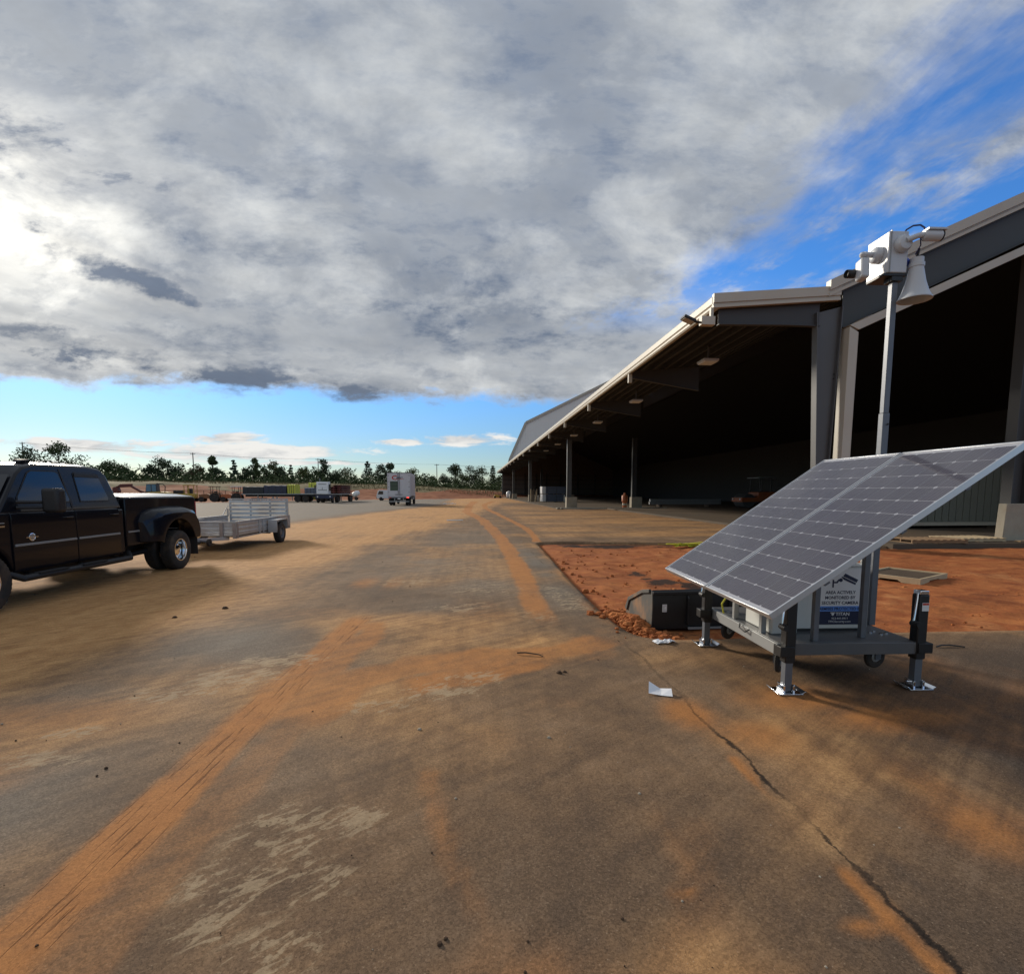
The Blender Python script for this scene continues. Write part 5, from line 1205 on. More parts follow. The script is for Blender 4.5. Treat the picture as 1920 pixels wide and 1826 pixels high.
    m = MB(); m.box(XC - 0.06, XC + 0.06, 12.5, 12.95, 0.42, 0.50); P(m, 'hitch', M['black'])
    # chassis
    for s in (1, -1):
        m = MB(); m.box(XC + s * 0.45 - 0.05, XC + s * 0.45 + 0.05, 6.3, 12.5, 0.45, 0.62); P(m, 'chassis_rail', M['black'])
    m = MB(); m.tube([(mir(-6.45), 11.40, 0.41), (-6.45, 11.40, 0.41)], 0.09, 10); m.lathe([(0.0, -0.2), (0.2, -0.1), (0.2, 0.1), (0, 0.2)], (XC, 11.40, 0.41), 'x', 12); P(m, 'rear_axle', M['black'])
    m = MB(); m.tube([(mir(-6.6), 7.05, 0.42), (-6.6, 7.05, 0.42)], 0.07, 10); P(m, 'front_axle', M['black'])
    m = MB(); m.box(mir(XS) + 0.15, XS - 0.15, 7.7, 10.0, 0.42, 0.52); P(m, 'underfloor', M['black'])
    m = MB(); m.box(XC - 0.62, XC + 0.62, 10.1, 10.7, 0.40, 0.78); P(m, 'fuel_tank', M['black'])
    m = MB(); m.tube([(-6.72, 10.3, 0.40), (-6.72, 10.75, 0.42), (-6.65, 12.2, 0.46), (-6.55, 12.75, 0.42)], 0.05, 10); P(m, 'exhaust_pipe', M['black'], smooth=40)
    # wheels
    for s in (1, -1):
        wheel(W, XC + s * 1.112, 11.40, 0.41, 0.405, 0.235, s, 0.235, dish=0.085)
        wheel(W, XC + s * 0.79, 11.40, 0.41, 0.405, 0.235, -s, 0.235, dish=0.05)
        wheel(W, XC + s * 0.93, 7.16, 0.42, 0.41, 0.25, s, 0.235)
    return W
pickup()

# ------------------------------------------------------------------ utility trailer
def trailer():
    XL, XR = -8.52, -6.45; YF, YR = 14.5, 18.62; ZB, ZT = 0.38, 0.83
    W = thing('utility_trailer', 'aluminium single axle utility trailer with raised slatted ramp gate behind the pickup', 'trailer', ((XL + XR) / 2, 16.6, 0))
    AL = M['alu']
    def P(m, name, mt, **k): return m.build(name, mt, W, rel=False, **k)
    rust = mat('stained_aluminium', (0.36, 0.31, 0.29), 0.5, metal=0.4, var=0.25, dust=0.55)
    m = MB(); m.box(XL, XR, YF, YR, 0.40, 0.43); P(m, 'deck', M['darkwood'])
    for x in (XL, XR - 0.05): m = MB(); m.box(x, x + 0.05, YF, YR, 0.36, 0.399); P(m, 'frame_rail', AL)
    # sides: three planks and a top rail each
    for (x, s) in ((XR, 1), (XL, -1)):
        for k in range(3):
            m = MB(); z0 = 0.435 + k * 0.118
            m.prism([(x, z0), (x + s * 0.006, z0 + 0.012), (x + s * 0.006, z0 + 0.095), (x, z0 + 0.112), (x - s * 0.025, z0 + 0.112), (x - s * 0.025, z0)], 'y', YF + 0.06, YR - 0.06); P(m, 'side_plank', AL)
        m = MB(); m.box(min(x - s * 0.045, x + s * 0.02), max(x - s * 0.045, x + s * 0.02), YF, YR, 0.79, ZT); P(m, 'top_rail', AL, bevel=0.006)
        for y in (YF + 0.01, 15.98, 16.25, YR - 0.09):
            m = MB(); m.box(min(x + s * 0.0065, x + s * 0.03), max(x + s * 0.0065, x + s * 0.03), y, y + 0.08, 0.365, 0.789); P(m, 'stake_post', AL if y > YF + 0.1 else rust, bevel=0.004)
        # fender box and wheel
        xa, xb = sorted((x + s * 0.032, x + s * 0.31))
        m = MB(); m.prism([(16.62, 0.42), (16.62, 0.755), (17.58, 0.755), (17.58, 0.42), (17.56, 0.42), (17.56, 0.735), (16.64, 0.735), (16.64, 0.42)], 'x', xa, xb); P(m, 'fender', AL, bevel=0.004)
        m = MB(); m.box(xa, xb, 16.605, 16.619, 0.36, 0.756); P(m, 'fender_front', AL, bevel=0.003)
        wheel(W, x + s * 0.19, 17.12, 0.33, 0.33, 0.20, s, 0.19, rim='galv', holes=8)
    # front wall
    for k in range(3):
        m = MB(); z0 = 0.435 + k * 0.118; m.prism([(YF, z0), (YF - 0.006, z0 + 0.012), (YF - 0.006, z0 + 0.095), (YF, z0 + 0.112), (YF + 0.025, z0 + 0.112), (YF + 0.025, z0)], 'x', XL + 0.03, XR - 0.03); P(m, 'front_plank', AL)
    m = MB(); m.box(XL, XR, YF - 0.02, YF + 0.045, 0.7895, ZT - 0.001); P(m, 'front_rail', AL, bevel=0.005)
    for x in (XR - 0.08, XR - 0.42, XL, -7.5):
        m = MB(); m.box(x, x + 0.09, YF - 0.045, YF - 0.0065, 0.36, 0.7885); P(m, 'front_post', rust if x > -7 else AL, bevel=0.004)
    # tail gate, raised
    yg = YR - 0.02; zt = 1.36
    for x in (XL + 0.06, -7.78, -7.12, XR - 0.12):
        m = MB(); m.box(x, x + 0.05, yg, yg + 0.05, 0.46, zt); P(m, 'gate_upright', AL, bevel=0.004)
    for k in range(6):
        m = MB(); z0 = 0.56 + k * 0.137; m.prism([(yg - 0.03, z0), (yg - 0.002, z0), (yg - 0.002, z0 + 0.098), (yg - 0.02, z0 + 0.098)], 'x', XL + 0.06, XR - 0.07); P(m, 'gate_slat', AL)
    m = MB(); m.box(XL + 0.03, XR - 0.04, yg - 0.035, yg + 0.02, zt + 0.001, zt + 0.035); P(m, 'gate_top', AL, bevel=0.004)
    for (x, z) in ((-7.0, zt + 0.036), (XR - 0.42, zt + 0.036)):
        m = MB(); m.box(x, x + 0.06, yg - 0.02, yg + 0.02, z, z + 0.06); P(m, 'gate_lug', rust)
    for x in (XL, XR - 0.045):
        m = MB(); m.box(x, x + 0.045, YR - 0.10, YR - 0.055, ZT, 1.40 if x > -7 else 1.05); P(m, 'rear_stanchion', AL, bevel=0.004)
    m = MB(); m.tube([(XL + 0.03, yg - 0.04, 1.16), (XL + 0.02, yg - 0.42, ZT + 0.01)], 0.012, 8); P(m, 'gate_brace', AL)
    m = MB(); m.box(XR - 0.10, XR - 0.02, YR + 0.001, YR + 0.03, 0.42, 0.52); P(m, 'tail_light', M['red'], bevel=0.01)
    m = MB(); m.box(XL + 0.02, XL + 0.10, YR + 0.001, YR + 0.03, 0.42, 0.52); P(m, 'tail_light', M['red'], bevel=0.01)
    # tongue, coupler, jack wheel
    for x in (XL + 0.25, XR - 0.25):
        m = MB(); m.beam((x, YF + 0.1, 0.36), (-7.44, 13.25, 0.40), 0.06, 0.09); P(m, 'tongue_bar', AL)
    m = MB(); m.box(-7.49, -7.39, 12.80, 13.35, 0.44, 0.53); P(m, 'coupler', M['galv'], bevel=0.01)
    m = MB(); m.tube([(-6.98, 13.55, 0.40), (-6.78, 13.60, 0.36)], 0.028, 8); P(m, 'jack_arm', M['galv'], smooth=40)
    m = MB(); m.lathe([(0.03, -0.03), (0.09, -0.03), (0.10, 0.0), (0.09, 0.03), (0.03, 0.03)], (-6.73, 13.6, 0.34), 'x', 18, closed=True); P(m, 'jack_wheel', M['tyre'], smooth=40)
    m = MB(); m.tube([(XL + 0.1, 17.12, 0.33), (XR - 0.1, 17.12, 0.33)], 0.04, 8); P(m, 'axle', M['black'])
trailer()

# ------------------------------------------------------------------ vehicles across the lot
def simple_wheel(W, x, y, z, r, w, axis='x', rim='white'):
    m = MB(); h = w / 2; m.lathe([(r * 0.5, -h), (r - 0.04, -h), (r, -h + 0.05), (r, h - 0.05), (r - 0.04, h), (r * 0.5, h)], (x, y, z), axis, 20); t = m.build('wheel', M['tyre'], W, smooth=35)
    m = MB(); m.lathe([(r * 0.52, -h + 0.03), (r * 0.52, h - 0.01), (r * 0.42, h - 0.04), (r * 0.2, h - 0.02), (0, h - 0.02)], (x, y, z), axis, 14); m.build('rim', M[rim], t, smooth=35)
    m = MB(); m.lathe([(0, -h + 0.02), (r * 0.2, -h + 0.02), (r * 0.42, -h + 0.04), (r * 0.52, -h + 0.01)], (x, y, z), axis, 14); m.build('rim', M[rim], t, smooth=35)

def box_truck():
    W = thing('box_truck', 'white box truck with a red swoosh logo on its rear doors, seen from behind', 'truck', (-8.43, 60.0, 0), R(2))
    wall = mat('white_truck_panel', (0.60, 0.60, 0.64), 0.45, var=0.06, dust=0.12)
    m = MB(); m.box(-1.27, 1.27, 0.02, 7.6, 1.08, 3.76); m.build('cargo_box', wall, W, bevel=0.02)
    for s in (-1, 1):
        m = MB(); m.box(min(0.02 * s, 1.22 * s), max(0.02 * s, 1.22 * s), -0.03, 0.015, 1.16, 3.68); D = m.build('rear_door', wall, W, bevel=0.01)
        m = MB(); m.tube([(s * 0.09, -0.06, 1.14), (s * 0.09, -0.06, 3.7)], 0.022, 8); m.build('lock_rod', M['galv'], D)
        for z in (1.5, 2.1, 2.7, 3.4):
            m = MB(); m.box(s * 1.16 - 0.07, s * 1.16 + 0.07, -0.045, -0.031, z, z + 0.07); m.build('hinge', M['framegrey'], D)
        m = MB(); m.box(s * 0.28 - 0.14, s * 0.28 + 0.14, -0.045, -0.031, 1.25, 1.30); m.build('door_latch', M['black'], D)
    for (x0, x1, y0, y1, z0, z1) in ((-1.29, 1.29, -0.02, 0.05, 3.70, 3.785), (-1.29, -1.225, -0.02, 0.05, 1.05, 3.70), (1.225, 1.29, -0.02, 0.05, 1.05, 3.70), (-1.29, 1.29, -0.02, 0.05, 1.0, 1.12)):
        m = MB(); m.box(x0, x1, y0 - 0.02, y1, z0, z1); m.build('rear_frame', M['framegrey'] if z0 > 3 else wall, W)
    m = MB(); m.box(-0.98, -0.10, -0.042, -0.032, 1.72, 2.78); p = m.build('door_window', mat('green_dark_glass', (0.055, 0.085, 0.055), 0.25), W)
    for z in (2.22, 2.62): m = MB(); m.box(-0.98, -0.10, -0.046, -0.0425, z, z + 0.05); m.build('window_bar', M['black'], p)
    # swoosh logo: open ring plus trailing strokes
    y0 = -0.0465; m = MB()
    ro, ri = 0.30, 0.20; outer = [(-0.42 + ro * 1.15 * math.cos(R(a)), 3.20 + ro * math.sin(R(a)) * 0.85) for a in range(40, 321, 20)]; inner = [(-0.40 + ri * 1.15 * math.cos(R(a)), 3.20 + ri * math.sin(R(a)) * 0.80) for a in range(320, 39, -20)]
    m.prism(outer + inner, 'y', y0, y0 + 0.012); m.build('logo_ring', M['logored'], W)
    for (xa, xb, za, h) in ((-0.25, 0.62, 3.02, 0.05), (-0.22, 0.50, 3.20, 0.06), (-0.25, 0.30, 3.12, 0.05)):
        m = MB(); m.prism([(xa, za), (xb, za + 0.01), (xb - 0.06, za + h), (xa, za + h)], 'y', y0, y0 + 0.012); m.build('logo_stroke', M['logored'] if za < 3.1 else M['ink'], W)
    m = MB(); m.box(-1.2, 1.2, -0.06, 0.1, 0.86, 0.99); m.build('tail_rail', M['galv'], W, bevel=0.01)
    m = MB(); m.box(-1.15, 1.15, -0.12, 0.0, 0.42, 0.53); m.build('underrun_bar', M['framegrey'], W)
    for x in (-0.5, 0.5): m = MB(); m.box(x - 0.05, x + 0.05, -0.08, 0.05, 0.53, 0.86); m.build('bar_bracket', M['framegrey'], W)
    lamp = bpy.data.materials.new('lit_brake_lamp'); lamp.use_nodes = True; lp = lamp.node_tree.nodes['Principled BSDF']; lp.inputs['Base Color'].default_value = (0.6, 0.02, 0.02, 1); lp.inputs['Emission Color'].default_value = (1, 0.09, 0.06, 1); lp.inputs['Emission Strength'].default_value = 1.6
    for s in (-1, 1):
        m = MB(); m.box(s * 1.0 - 0.14, s * 1.0 + 0.14, -0.085, -0.061, 0.88, 0.98); m.build('tail_light', lamp if s > 0 else M['red'], W)
        m = MB(); m.box(s * 0.95 - 0.28, s * 0.95 + 0.28, 0.62, 0.64, 0.18, 0.80); m.build('mud_flap', M['rubber'], W)
        simple_wheel(W, s * 1.08, 1.5, 0.48, 0.48, 0.26); simple_wheel(W, s * 0.76, 1.5, 0.48, 0.48, 0.26); simple_wheel(W, s * 1.02, 8.6, 0.48, 0.48, 0.28)
        m = MB(); m.box(s * 1.42 - 0.08, s * 1.42 + 0.08, 8.9, 9.0, 1.55, 2.05); m.build('mirror', M['black'], W, bevel=0.02)
        m = MB(); m.tube([(s * 1.1, 8.95, 1.7), (s * 1.42, 8.95, 1.75)], 0.02, 6); m.build('mirror_arm', M['black'], W)
    m = MB(); m.box(-0.16, 0.16, -0.075, -0.061, 0.72, 0.86); m.build('number_plate', M['white'], W)
    m = MB(); m.prism([(7.75, 0.6), (7.75, 2.5), (9.0, 2.45), (9.5, 1.6), (10.2, 1.45), (10.3, 0.6)], 'x', -1.1, 1.1); m.build('cab', wall, W, bevel=0.06)
    m = MB(); m.box(-0.45, 0.45, 0.1, 9.8, 0.6, 0.85); m.build('chassis', M['black'], W)
    m = MB(); m.box(-1.2, 1.2, 0.05, 7.5, 0.97, 1.075); m.build('floor_frame', M['black'], W)
box_truck()

def yard_truck():
    W = thing('yard_truck', 'white cab-over yard truck facing the viewer in front of maroon beams', 'truck', (-20.9, 74.4, 0), R(3))
    m = MB(); m.prism([(0.0, 1.25), (0.06, 2.3), (0.22, 2.98), (1.35, 3.0), (1.5, 1.25)], 'x', -1.02, 0.62); m.build('cab', M['white'], W, bevel=0.05)
    m = MB(); m.add([(-0.80, 0.025, 1.78), (0.40, 0.025, 1.78), (0.36, 0.14, 2.68), (-0.76, 0.14, 2.68)], [(0, 1, 2, 3)]); g = m.build('windscreen', M['glass'], W)
    for x in (-0.24, -0.20): m = MB(); m.box(x, x + 0.02, 0.01, 0.03, 1.8, 2.2); m.build('wiper', M['black'], g)
    m = MB(); m.box(-1.12, 1.12, -0.1, 0.3, 0.62, 1.12); m.build('bumper', mat('navy_bumper', (0.02, 0.025, 0.06), 0.5), W, bevel=0.04)
    m = MB(); m.box(-1.05, 1.05, 0.0, 4.6, 0.75, 1.2); m.build('chassis', M['black'], W)
    for s in (-1, 1):
        m = MB(); m.lathe([(0, -0.03), (0.1, -0.03), (0.1, 0.0), (0, 0.02)], (s * 0.85, -0.12, 0.88), 'y', 12); m.build('headlight', M['white'], W)
        simple_wheel(W, s * 0.98, 0.75, 0.5, 0.5, 0.28); simple_wheel(W, s * 1.0, 3.7, 0.5, 0.5, 0.5)
        m = MB(); m.box(s * 0.85 + (-0.42 if s < 0 else -0.1), s * 0.85 + (-0.24 if s < 0 else 0.08), 0.0, 0.1, 2.0, 2.5); m.build('mirror', M['black'], W)
    m = MB(); m.tube([(-0.9, 1.8, 1.2), (-0.9, 1.8, 3.5)], 0.07, 8); m.build('exhaust_stack', M['galv'], W)
    m = MB(); m.box(0.64, 0.70, 0.3, 1.2, 1.7, 2.6); m.build('side_window', M['glass'], W)
yard_truck()

def flatbed(name, label, loc, rz, length, mt='black'):
    W = thing(name, label, 'trailer', loc, rz)
    m = MB(); m.box(0, length, -1.25, 1.25, 1.14, 1.28); m.build('deck', M['framegrey'], W, bevel=0.01)
    for y in (-0.5, 0.5): m = MB(); m.box(0.3, length - 0.1, y - 0.06, y + 0.06, 0.82, 1.14); m.build('beam', M['black'], W)
    for x in (length - 1.2, length - 2.4):
        for y in (-1.0, 1.0): simple_wheel(W, x, y, 0.5, 0.5, 0.42, 'y')
    for y in (-0.8, 0.8): m = MB(); m.box(2.2, 2.32, y - 0.06, y + 0.06, 0.12, 1.14); m.build('landing_leg', M['framegrey'], W)
    m = MB(); m.box(length, length + 0.05, -1.2, 1.2, 0.75, 0.9); m.build('rear_bar', M['black'], W)
    return W
def tarped(label, loc, rz, d, mt, group):
    W = thing('tarped_load', label, 'tarped load', loc, rz, group)
    L, D, H = d; m = MB(); n = 9
    rings = []
    for i in range(n):
        t = i / (n - 1); w = D / 2 * (1 - 0.02 * math.sin(t * 21)); h = H * (1 - 0.05 * abs(math.sin(t * 9 + loc[0])))
        rings.append([(L * t, -w, 0.0), (L * t, -w - 0.03 * math.sin(i * 2.1), H * 0.5), (L * t, -w * 0.94, h * 0.92), (L * t, -w * 0.75, h), (L * t, w * 0.75, h), (L * t, w * 0.94, h * 0.92), (L * t, w, H * 0.5), (L * t, w, 0)])
    m.loft(rings); m.build('tarp', mt, W, smooth=50)
    for t in (0.2, 0.5, 0.8):
        m = MB(); x = L * t; m.box(x, x + 0.06, -D / 2 - 0.05, -D / 2 - 0.035, 0, H * 0.9); m.build('strap', M['steel_dk'], W)
flatbed('flatbed_trailer', 'long flatbed trailer standing side-on with tarped loads beyond the utility trailer', (-34.9, 82.0, 0), 0.0, 10.6)
tarped('black tarped load at the left end of the side-on flatbed', (-34.7, 82.0, 1.28), 0, (3.0, 2.4, 1.12), mat('black_tarp', (0.012, 0.014, 0.018), 0.5, var=0.3), 'tarped loads')
tarped('navy tarped load in the middle of the side-on flatbed', (-31.6, 82.0, 1.28), 0, (3.3, 2.4, 1.30), M['navy'], 'tarped loads')
tarped('lime yellow tarped crate at the right end of the navy loads', (-28.1, 82.0, 1.28), 0, (1.1, 2.4, 1.45), M['limey'], 'tarped loads')
flatbed('flatbed_trailer', 'second flatbed trailer further back carrying a grey and lime load', (-32.2, 89.0, 0), 0.0, 9.0)
tarped('grey tarped load on the flatbed just left of the white yard truck', (-27.8, 89.0, 1.28), 0, (1.9, 2.4, 1.0), M['bluebox'], 'tarped loads')
tarped('lime yellow tarped load on the flatbed left of the white yard truck', (-28.0, 91.2, 0.2), 0, (2.6, 1.2, 3.0), M['limey'], 'tarped loads')
flatbed('flatbed_trailer', 'flatbed trailer hitched to the white yard truck under maroon beams', (-20.6, 77.6, 0), R(90 + 3), 10.5)
def maroon():
    for i in range(5):
        for j in range(3):
            if i == 4 and j == 0: continue
            W = thing('maroon_beam', f'maroon primed beam on the flatbed, row {["one", "two", "three", "four", "five"][i]} up and {["left", "middle", "right"][j]}', 'beam', (-21.7 + j * 0.78, 78.4, 1.28 + i * 0.26), R(3), 'maroon beams on the flatbed')
            m = MB(); m.box(0.0, 0.6, 0, 9.2, 0.0, 0.04); m.box(0.27, 0.33, 0.02, 9.18, 0.04, 0.20); m.box(0.0, 0.6, 0, 9.2, 0.20, 0.24)
            bm = bmesh.new(); me = m.mesh('section', M['maroon'])
            o = bpy.data.objects.new('section', me); COL.objects.link(o); o.parent = W
maroon()

def machines():
    # excavator with folded arm
    W = thing('excavator', 'dark red excavator with a folded arm and blue tinted cab beyond the pickup bed', 'excavator', (-47.8, 82, 0.0), R(8))
    for y in (-0.9, 0.9):
        m = MB(); m.prism([(-1.6, 0.1), (-1.9, 0.4), (-1.6, 0.8), (1.6, 0.8), (1.9, 0.4), (1.6, 0.1)], 'y', y - 0.25, y + 0.25); m.build('track', M['tyre'], W, bevel=0.05)
    m = MB(); m.prism([(-1.0, 0.9), (-1.0, 1.5), (0.6, 1.6), (2.0, 1.45), (2.0, 0.9)], 'y', -1.1, 1.1); m.build('upper_body', M['yellow'], W, bevel=0.06)
    m = MB(); m.prism([(-1.1, 1.5), (-0.9, 2.75), (0.45, 2.75), (0.5, 1.5)], 'y', -1.05, 0.0); c = m.build('cab', M['steel_dk'], W, bevel=0.04)
    blu = mat('blue_tinted_glass', (0.09, 0.20, 0.28), 0.2)
    m = MB(); m.prism([(-0.98, 1.62), (-0.85, 2.62), (-0.32, 2.62), (-0.32, 1.62)], 'y', -1.07, -1.055); m.build('window', blu, c)
    m = MB(); m.prism([(-0.2, 1.62), (-0.2, 2.62), (0.35, 2.62), (0.38, 1.62)], 'y', -1.07, -1.055); m.build('window', blu, c)
    m = MB(); m.tube([(1.5, -1.0, 1.45), (1.6, -1.0, 2.4), (1.3, -1.0, 2.72), (0.45, -1.0, 2.78)], 0.06, 8); m.build('guard_hoop', M['black'], W)
    dr = mat('dark_red_arm', (0.10, 0.025, 0.02), 0.6)
    m = MB(); m.prism([(-0.9, 1.3), (-2.2, 1.75), (-3.3, 2.45), (-3.6, 2.7), (-3.5, 2.25), (-2.3, 1.45), (-1.0, 1.0)], 'y', 0.1, 0.5); m.build('boom', dr, W, bevel=0.03)
    m = MB(); m.prism([(-3.3, 2.75), (-4.9, 2.7), (-5.3, 2.35), (-5.0, 2.2), (-3.4, 2.3)], 'y', 0.12, 0.48); m.build('stick', dr, W, bevel=0.03)
    m = MB(); m.prism([(-5.2, 2.4), (-5.8, 2.2), (-5.9, 1.4), (-5.4, 1.1), (-5.0, 1.6)], 'y', -0.1, 0.7); m.build('bucket', dr, W, bevel=0.03)
    # small dozer with cage cab
    W = thing('bulldozer', 'yellow green bulldozer with a cage cab between the excavator and the tractors', 'bulldozer', (-43.6, 82, 0), R(5))
    for y in (-0.8, 0.8):
        m = MB(); m.prism([(-1.3, 0.05), (-1.6, 0.4), (-1.2, 0.8), (1.2, 0.8), (1.6, 0.4), (1.3, 0.05)], 'y', y - 0.22, y + 0.22); m.build('track', M['tyre'], W, bevel=0.04)
    m = MB(); m.box(-1.5, 1.5, -0.6, 0.6, 0.6, 1.3); m.build('body', M['yellow'], W, bevel=0.05)
    m = MB(); m.box(-1.5, -0.3, -0.55, 0.55, 1.3, 1.75); m.build('bonnet', M['black'], W, bevel=0.05)
    m = MB(); m.box(-1.6, -0.25, -0.6, 0.6, 1.75, 1.80); m.build('bonnet_lid', M['cream_dark'], W)
    for (x, y) in ((0.0, -0.6), (0.65, -0.6), (1.35, -0.6), (0.0, 0.55), (1.35, 0.55)):
        m = MB(); m.box(x, x + 0.08, y, y + 0.08, 1.3, 2.5); m.build('cage_post', M['yellow'], W)
    m = MB(); m.box(-0.1, 1.5, -0.7, 0.7, 2.5, 2.62); m.build('roof', M['yellow'], W, bevel=0.02)
    m = MB(); m.box(0.45, 0.95, -0.3, 0.3, 1.3, 2.05); m.build('seat', M['black'], W, bevel=0.05)
    m = MB(); m.prism([(-2.1, 0.1), (-1.9, 0.6), (-2.1, 1.1), (-2.2, 1.1), (-2.05, 0.6), (-2.25, 0.1)], 'y', -1.4, 1.4); m.build('blade', M['steel'], W)
    # two tractors
    for (x, col, can, lab, seed) in ((-40.2, 'brown', 'darkwood', 'dusty brown tractor with an open canopy frame, left of the white-roofed one', 1), (-37.0, 'orange', 'white', 'orange tractor with a white canopy roof left of the tarped loads', 2)):
        body = M['orange'] if col == 'orange' else mat('dusty_brown_paint', (0.24, 0.10, 0.04), 0.7, dust=0.6)
        W = thing('tractor', lab, 'tractor', (x, 82.5, 0), R(6), 'tractors across the lot')
        m = MB(); m.prism([(-1.5, 0.55), (-1.55, 1.15), (-0.4, 1.25), (0.1, 1.05), (1.2, 1.1), (1.2, 0.55)], 'y', -0.4, 0.4); m.build('body', body, W, bevel=0.05)
        for y in (-0.72, 0.72):
            simple_wheel(W, 0.75, y, 0.68, 0.68, 0.38, 'y', 'red'); simple_wheel(W, -1.15, y * 0.85, 0.4, 0.4, 0.25, 'y', 'red')
            m = MB(); m.prism([(0.0, 1.3), (0.3, 1.45), (1.2, 1.45), (1.45, 1.2), (1.45, 1.15), (1.2, 1.38), (0.3, 1.38), (0.0, 1.25)], 'y', y - 0.2, y + 0.2); m.build('mudguard', body, W)
        for (xx, yy) in ((0.15, -0.5), (1.05, -0.5), (0.15, 0.45), (1.05, 0.45)):
            m = MB(); m.box(xx, xx + 0.06, yy, yy + 0.06, 1.05, 2.3); m.build('canopy_post', M['black'], W)
        m = MB(); m.box(-0.05, 1.3, -0.65, 0.65, 2.3, 2.4); m.build('canopy', M[can], W, bevel=0.03)
        m = MB(); m.box(0.55, 0.95, -0.22, 0.22, 1.1, 1.65); m.build('seat', M['black'], W, bevel=0.05)
        m = MB(); m.tube([(-0.05, 0, 1.2), (0.22, 0, 1.5)], 0.025, 6); m.lathe([(0.17, -0.015), (0.2, 0.0), (0.17, 0.015)], (0.22, 0, 1.52), 'x', 12); m.build('steering_wheel', M['black'], W)
        m = MB(); m.tube([(-1.0, 0.1, 1.2), (-1.0, 0.1, 1.75)], 0.04, 8); m.build('exhaust', M['black'], W)
    # small orange implement
    W = thing('disc_harrow', 'low red implement on the ground right of the orange tractor', 'implement', (-33.8, 84.5, 0), R(4))
    m = MB(); m.box(-1.2, 1.2, -0.06, 0.06, 0.5, 0.62); m.build('tool_bar', M['orange'], W)
    for k in range(7):
        m = MB(); m.lathe([(0.0, -0.02), (0.28, 0.02), (0.28, 0.03), (0.0, 0.0)], (-1.05 + k * 0.35, 0, 0.28), 'x', 16); m.build('disc', M['maroon'], W)
        m = MB(); m.box(-1.07 + k * 0.35, -1.03 + k * 0.35, -0.03, 0.03, 0.28, 0.5); m.build('hanger', M['orange'], W)
    # white van and small white tank
    W = thing('white_van', 'white van parked by the bank, half hidden by the box truck', 'van', (-16.9, 93, 0), R(3))
    m = MB(); m.prism([(0.0, 0.35), (0.0, 0.95), (0.25, 1.75), (0.5, 1.85), (3.9, 1.85), (4.05, 1.7), (4.1, 0.35)], 'y', -0.9, 0.9); b = m.build('body', M['white'], W, bevel=0.06)
    m = MB(); m.prism([(0.22, 1.1), (0.45, 1.68), (1.15, 1.68), (1.15, 1.1)], 'y', -0.915, -0.901); m.build('side_window', M['glass'], W)
    m = MB(); m.prism([(2.6, 1.1), (2.6, 1.68), (3.7, 1.68), (3.7, 1.1)], 'y', -0.915, -0.901); m.build('side_window', M['glass'], W)
    for x in (0.75, 3.25):
        for y in (-0.8, 0.8): simple_wheel(W, x, y, 0.33, 0.33, 0.22, 'y')
    m = MB(); m.box(-0.06, 0.0, -0.85, 0.85, 0.35, 0.6); m.build('bumper', M['maroon'], W)
    W = thing('tow_tank', 'small white tank tilted on a tow frame right of the maroon beams', 'tank', (-21.4, 96, 0.0), R(10))
    m = MB(); m.lathe([(0.0, -0.75), (0.35, -0.6), (0.5, -0.2), (0.5, 0.3), (0.3, 0.7), (0.0, 0.75)], (0, 0, 0), 'x', 16); t = m.build('drum', M['white'], W, smooth=40); t.location = (0.1, 0, 1.15); t.rotation_euler = (0, R(-28), 0)
    m = MB(); m.beam((-1.3, 0, 0.35), (0.8, 0, 0.5), 0.12, 0.1); m.build('frame', M['maroon'], W)
    for y in (-0.5, 0.5): simple_wheel(W, 0.2, y, 0.32, 0.32, 0.18, 'y'); m = MB(); m.beam((0.2, y * 0.6, 0.45), (0.1, y * 0.5, 0.85), 0.08, 0.06); m.build('cradle', M['maroon'], W)
machines()

# ------------------------------------------------------------------ trees on the bank, poles, wires
def leaf_mat(name, a, b):
    m = bpy.data.materials.new(name); m.use_nodes = True; nt = m.node_tree; p = nt.nodes['Principled BSDF']
    geo = nt.nodes.new('ShaderNodeNewGeometry'); rp = S(nt, geo.outputs['Random Per Island'])
    tc = nt.nodes.new('ShaderNodeTexCoord'); n = nz(nt, tc.outputs['Object'], 0.7, 3, 0.5)
    c = mix(nt, (rp * 0.6 + n * 0.6 - 0.1).sat(), a, b); nt.links.new(c, p.inputs['Base Color'])
    p.inputs['Roughness'].default_value = 0.7; p.inputs['Specular IOR Level'].default_value = 0.2
    return m
LEAF = {'dark': leaf_mat('dark_leaves', (0.026, 0.040, 0.020), (0.072, 0.094, 0.042)), 'pine': leaf_mat('pine_needles', (0.022, 0.038, 0.026), (0.056, 0.080, 0.046)), 'olive': leaf_mat('olive_leaves', (0.05, 0.062, 0.020), (0.125, 0.135, 0.040)),  # leaf tones lightened a little to suggest haze
        'green': leaf_mat('green_leaves', (0.030, 0.050, 0.018), (0.085, 0.110, 0.038)), 'brown': leaf_mat('russet_leaves', (0.06, 0.045, 0.022), (0.12, 0.085, 0.04))}
BARK = mat('bark', (0.055, 0.045, 0.036), 0.9, var=0.3, spec=0.1)
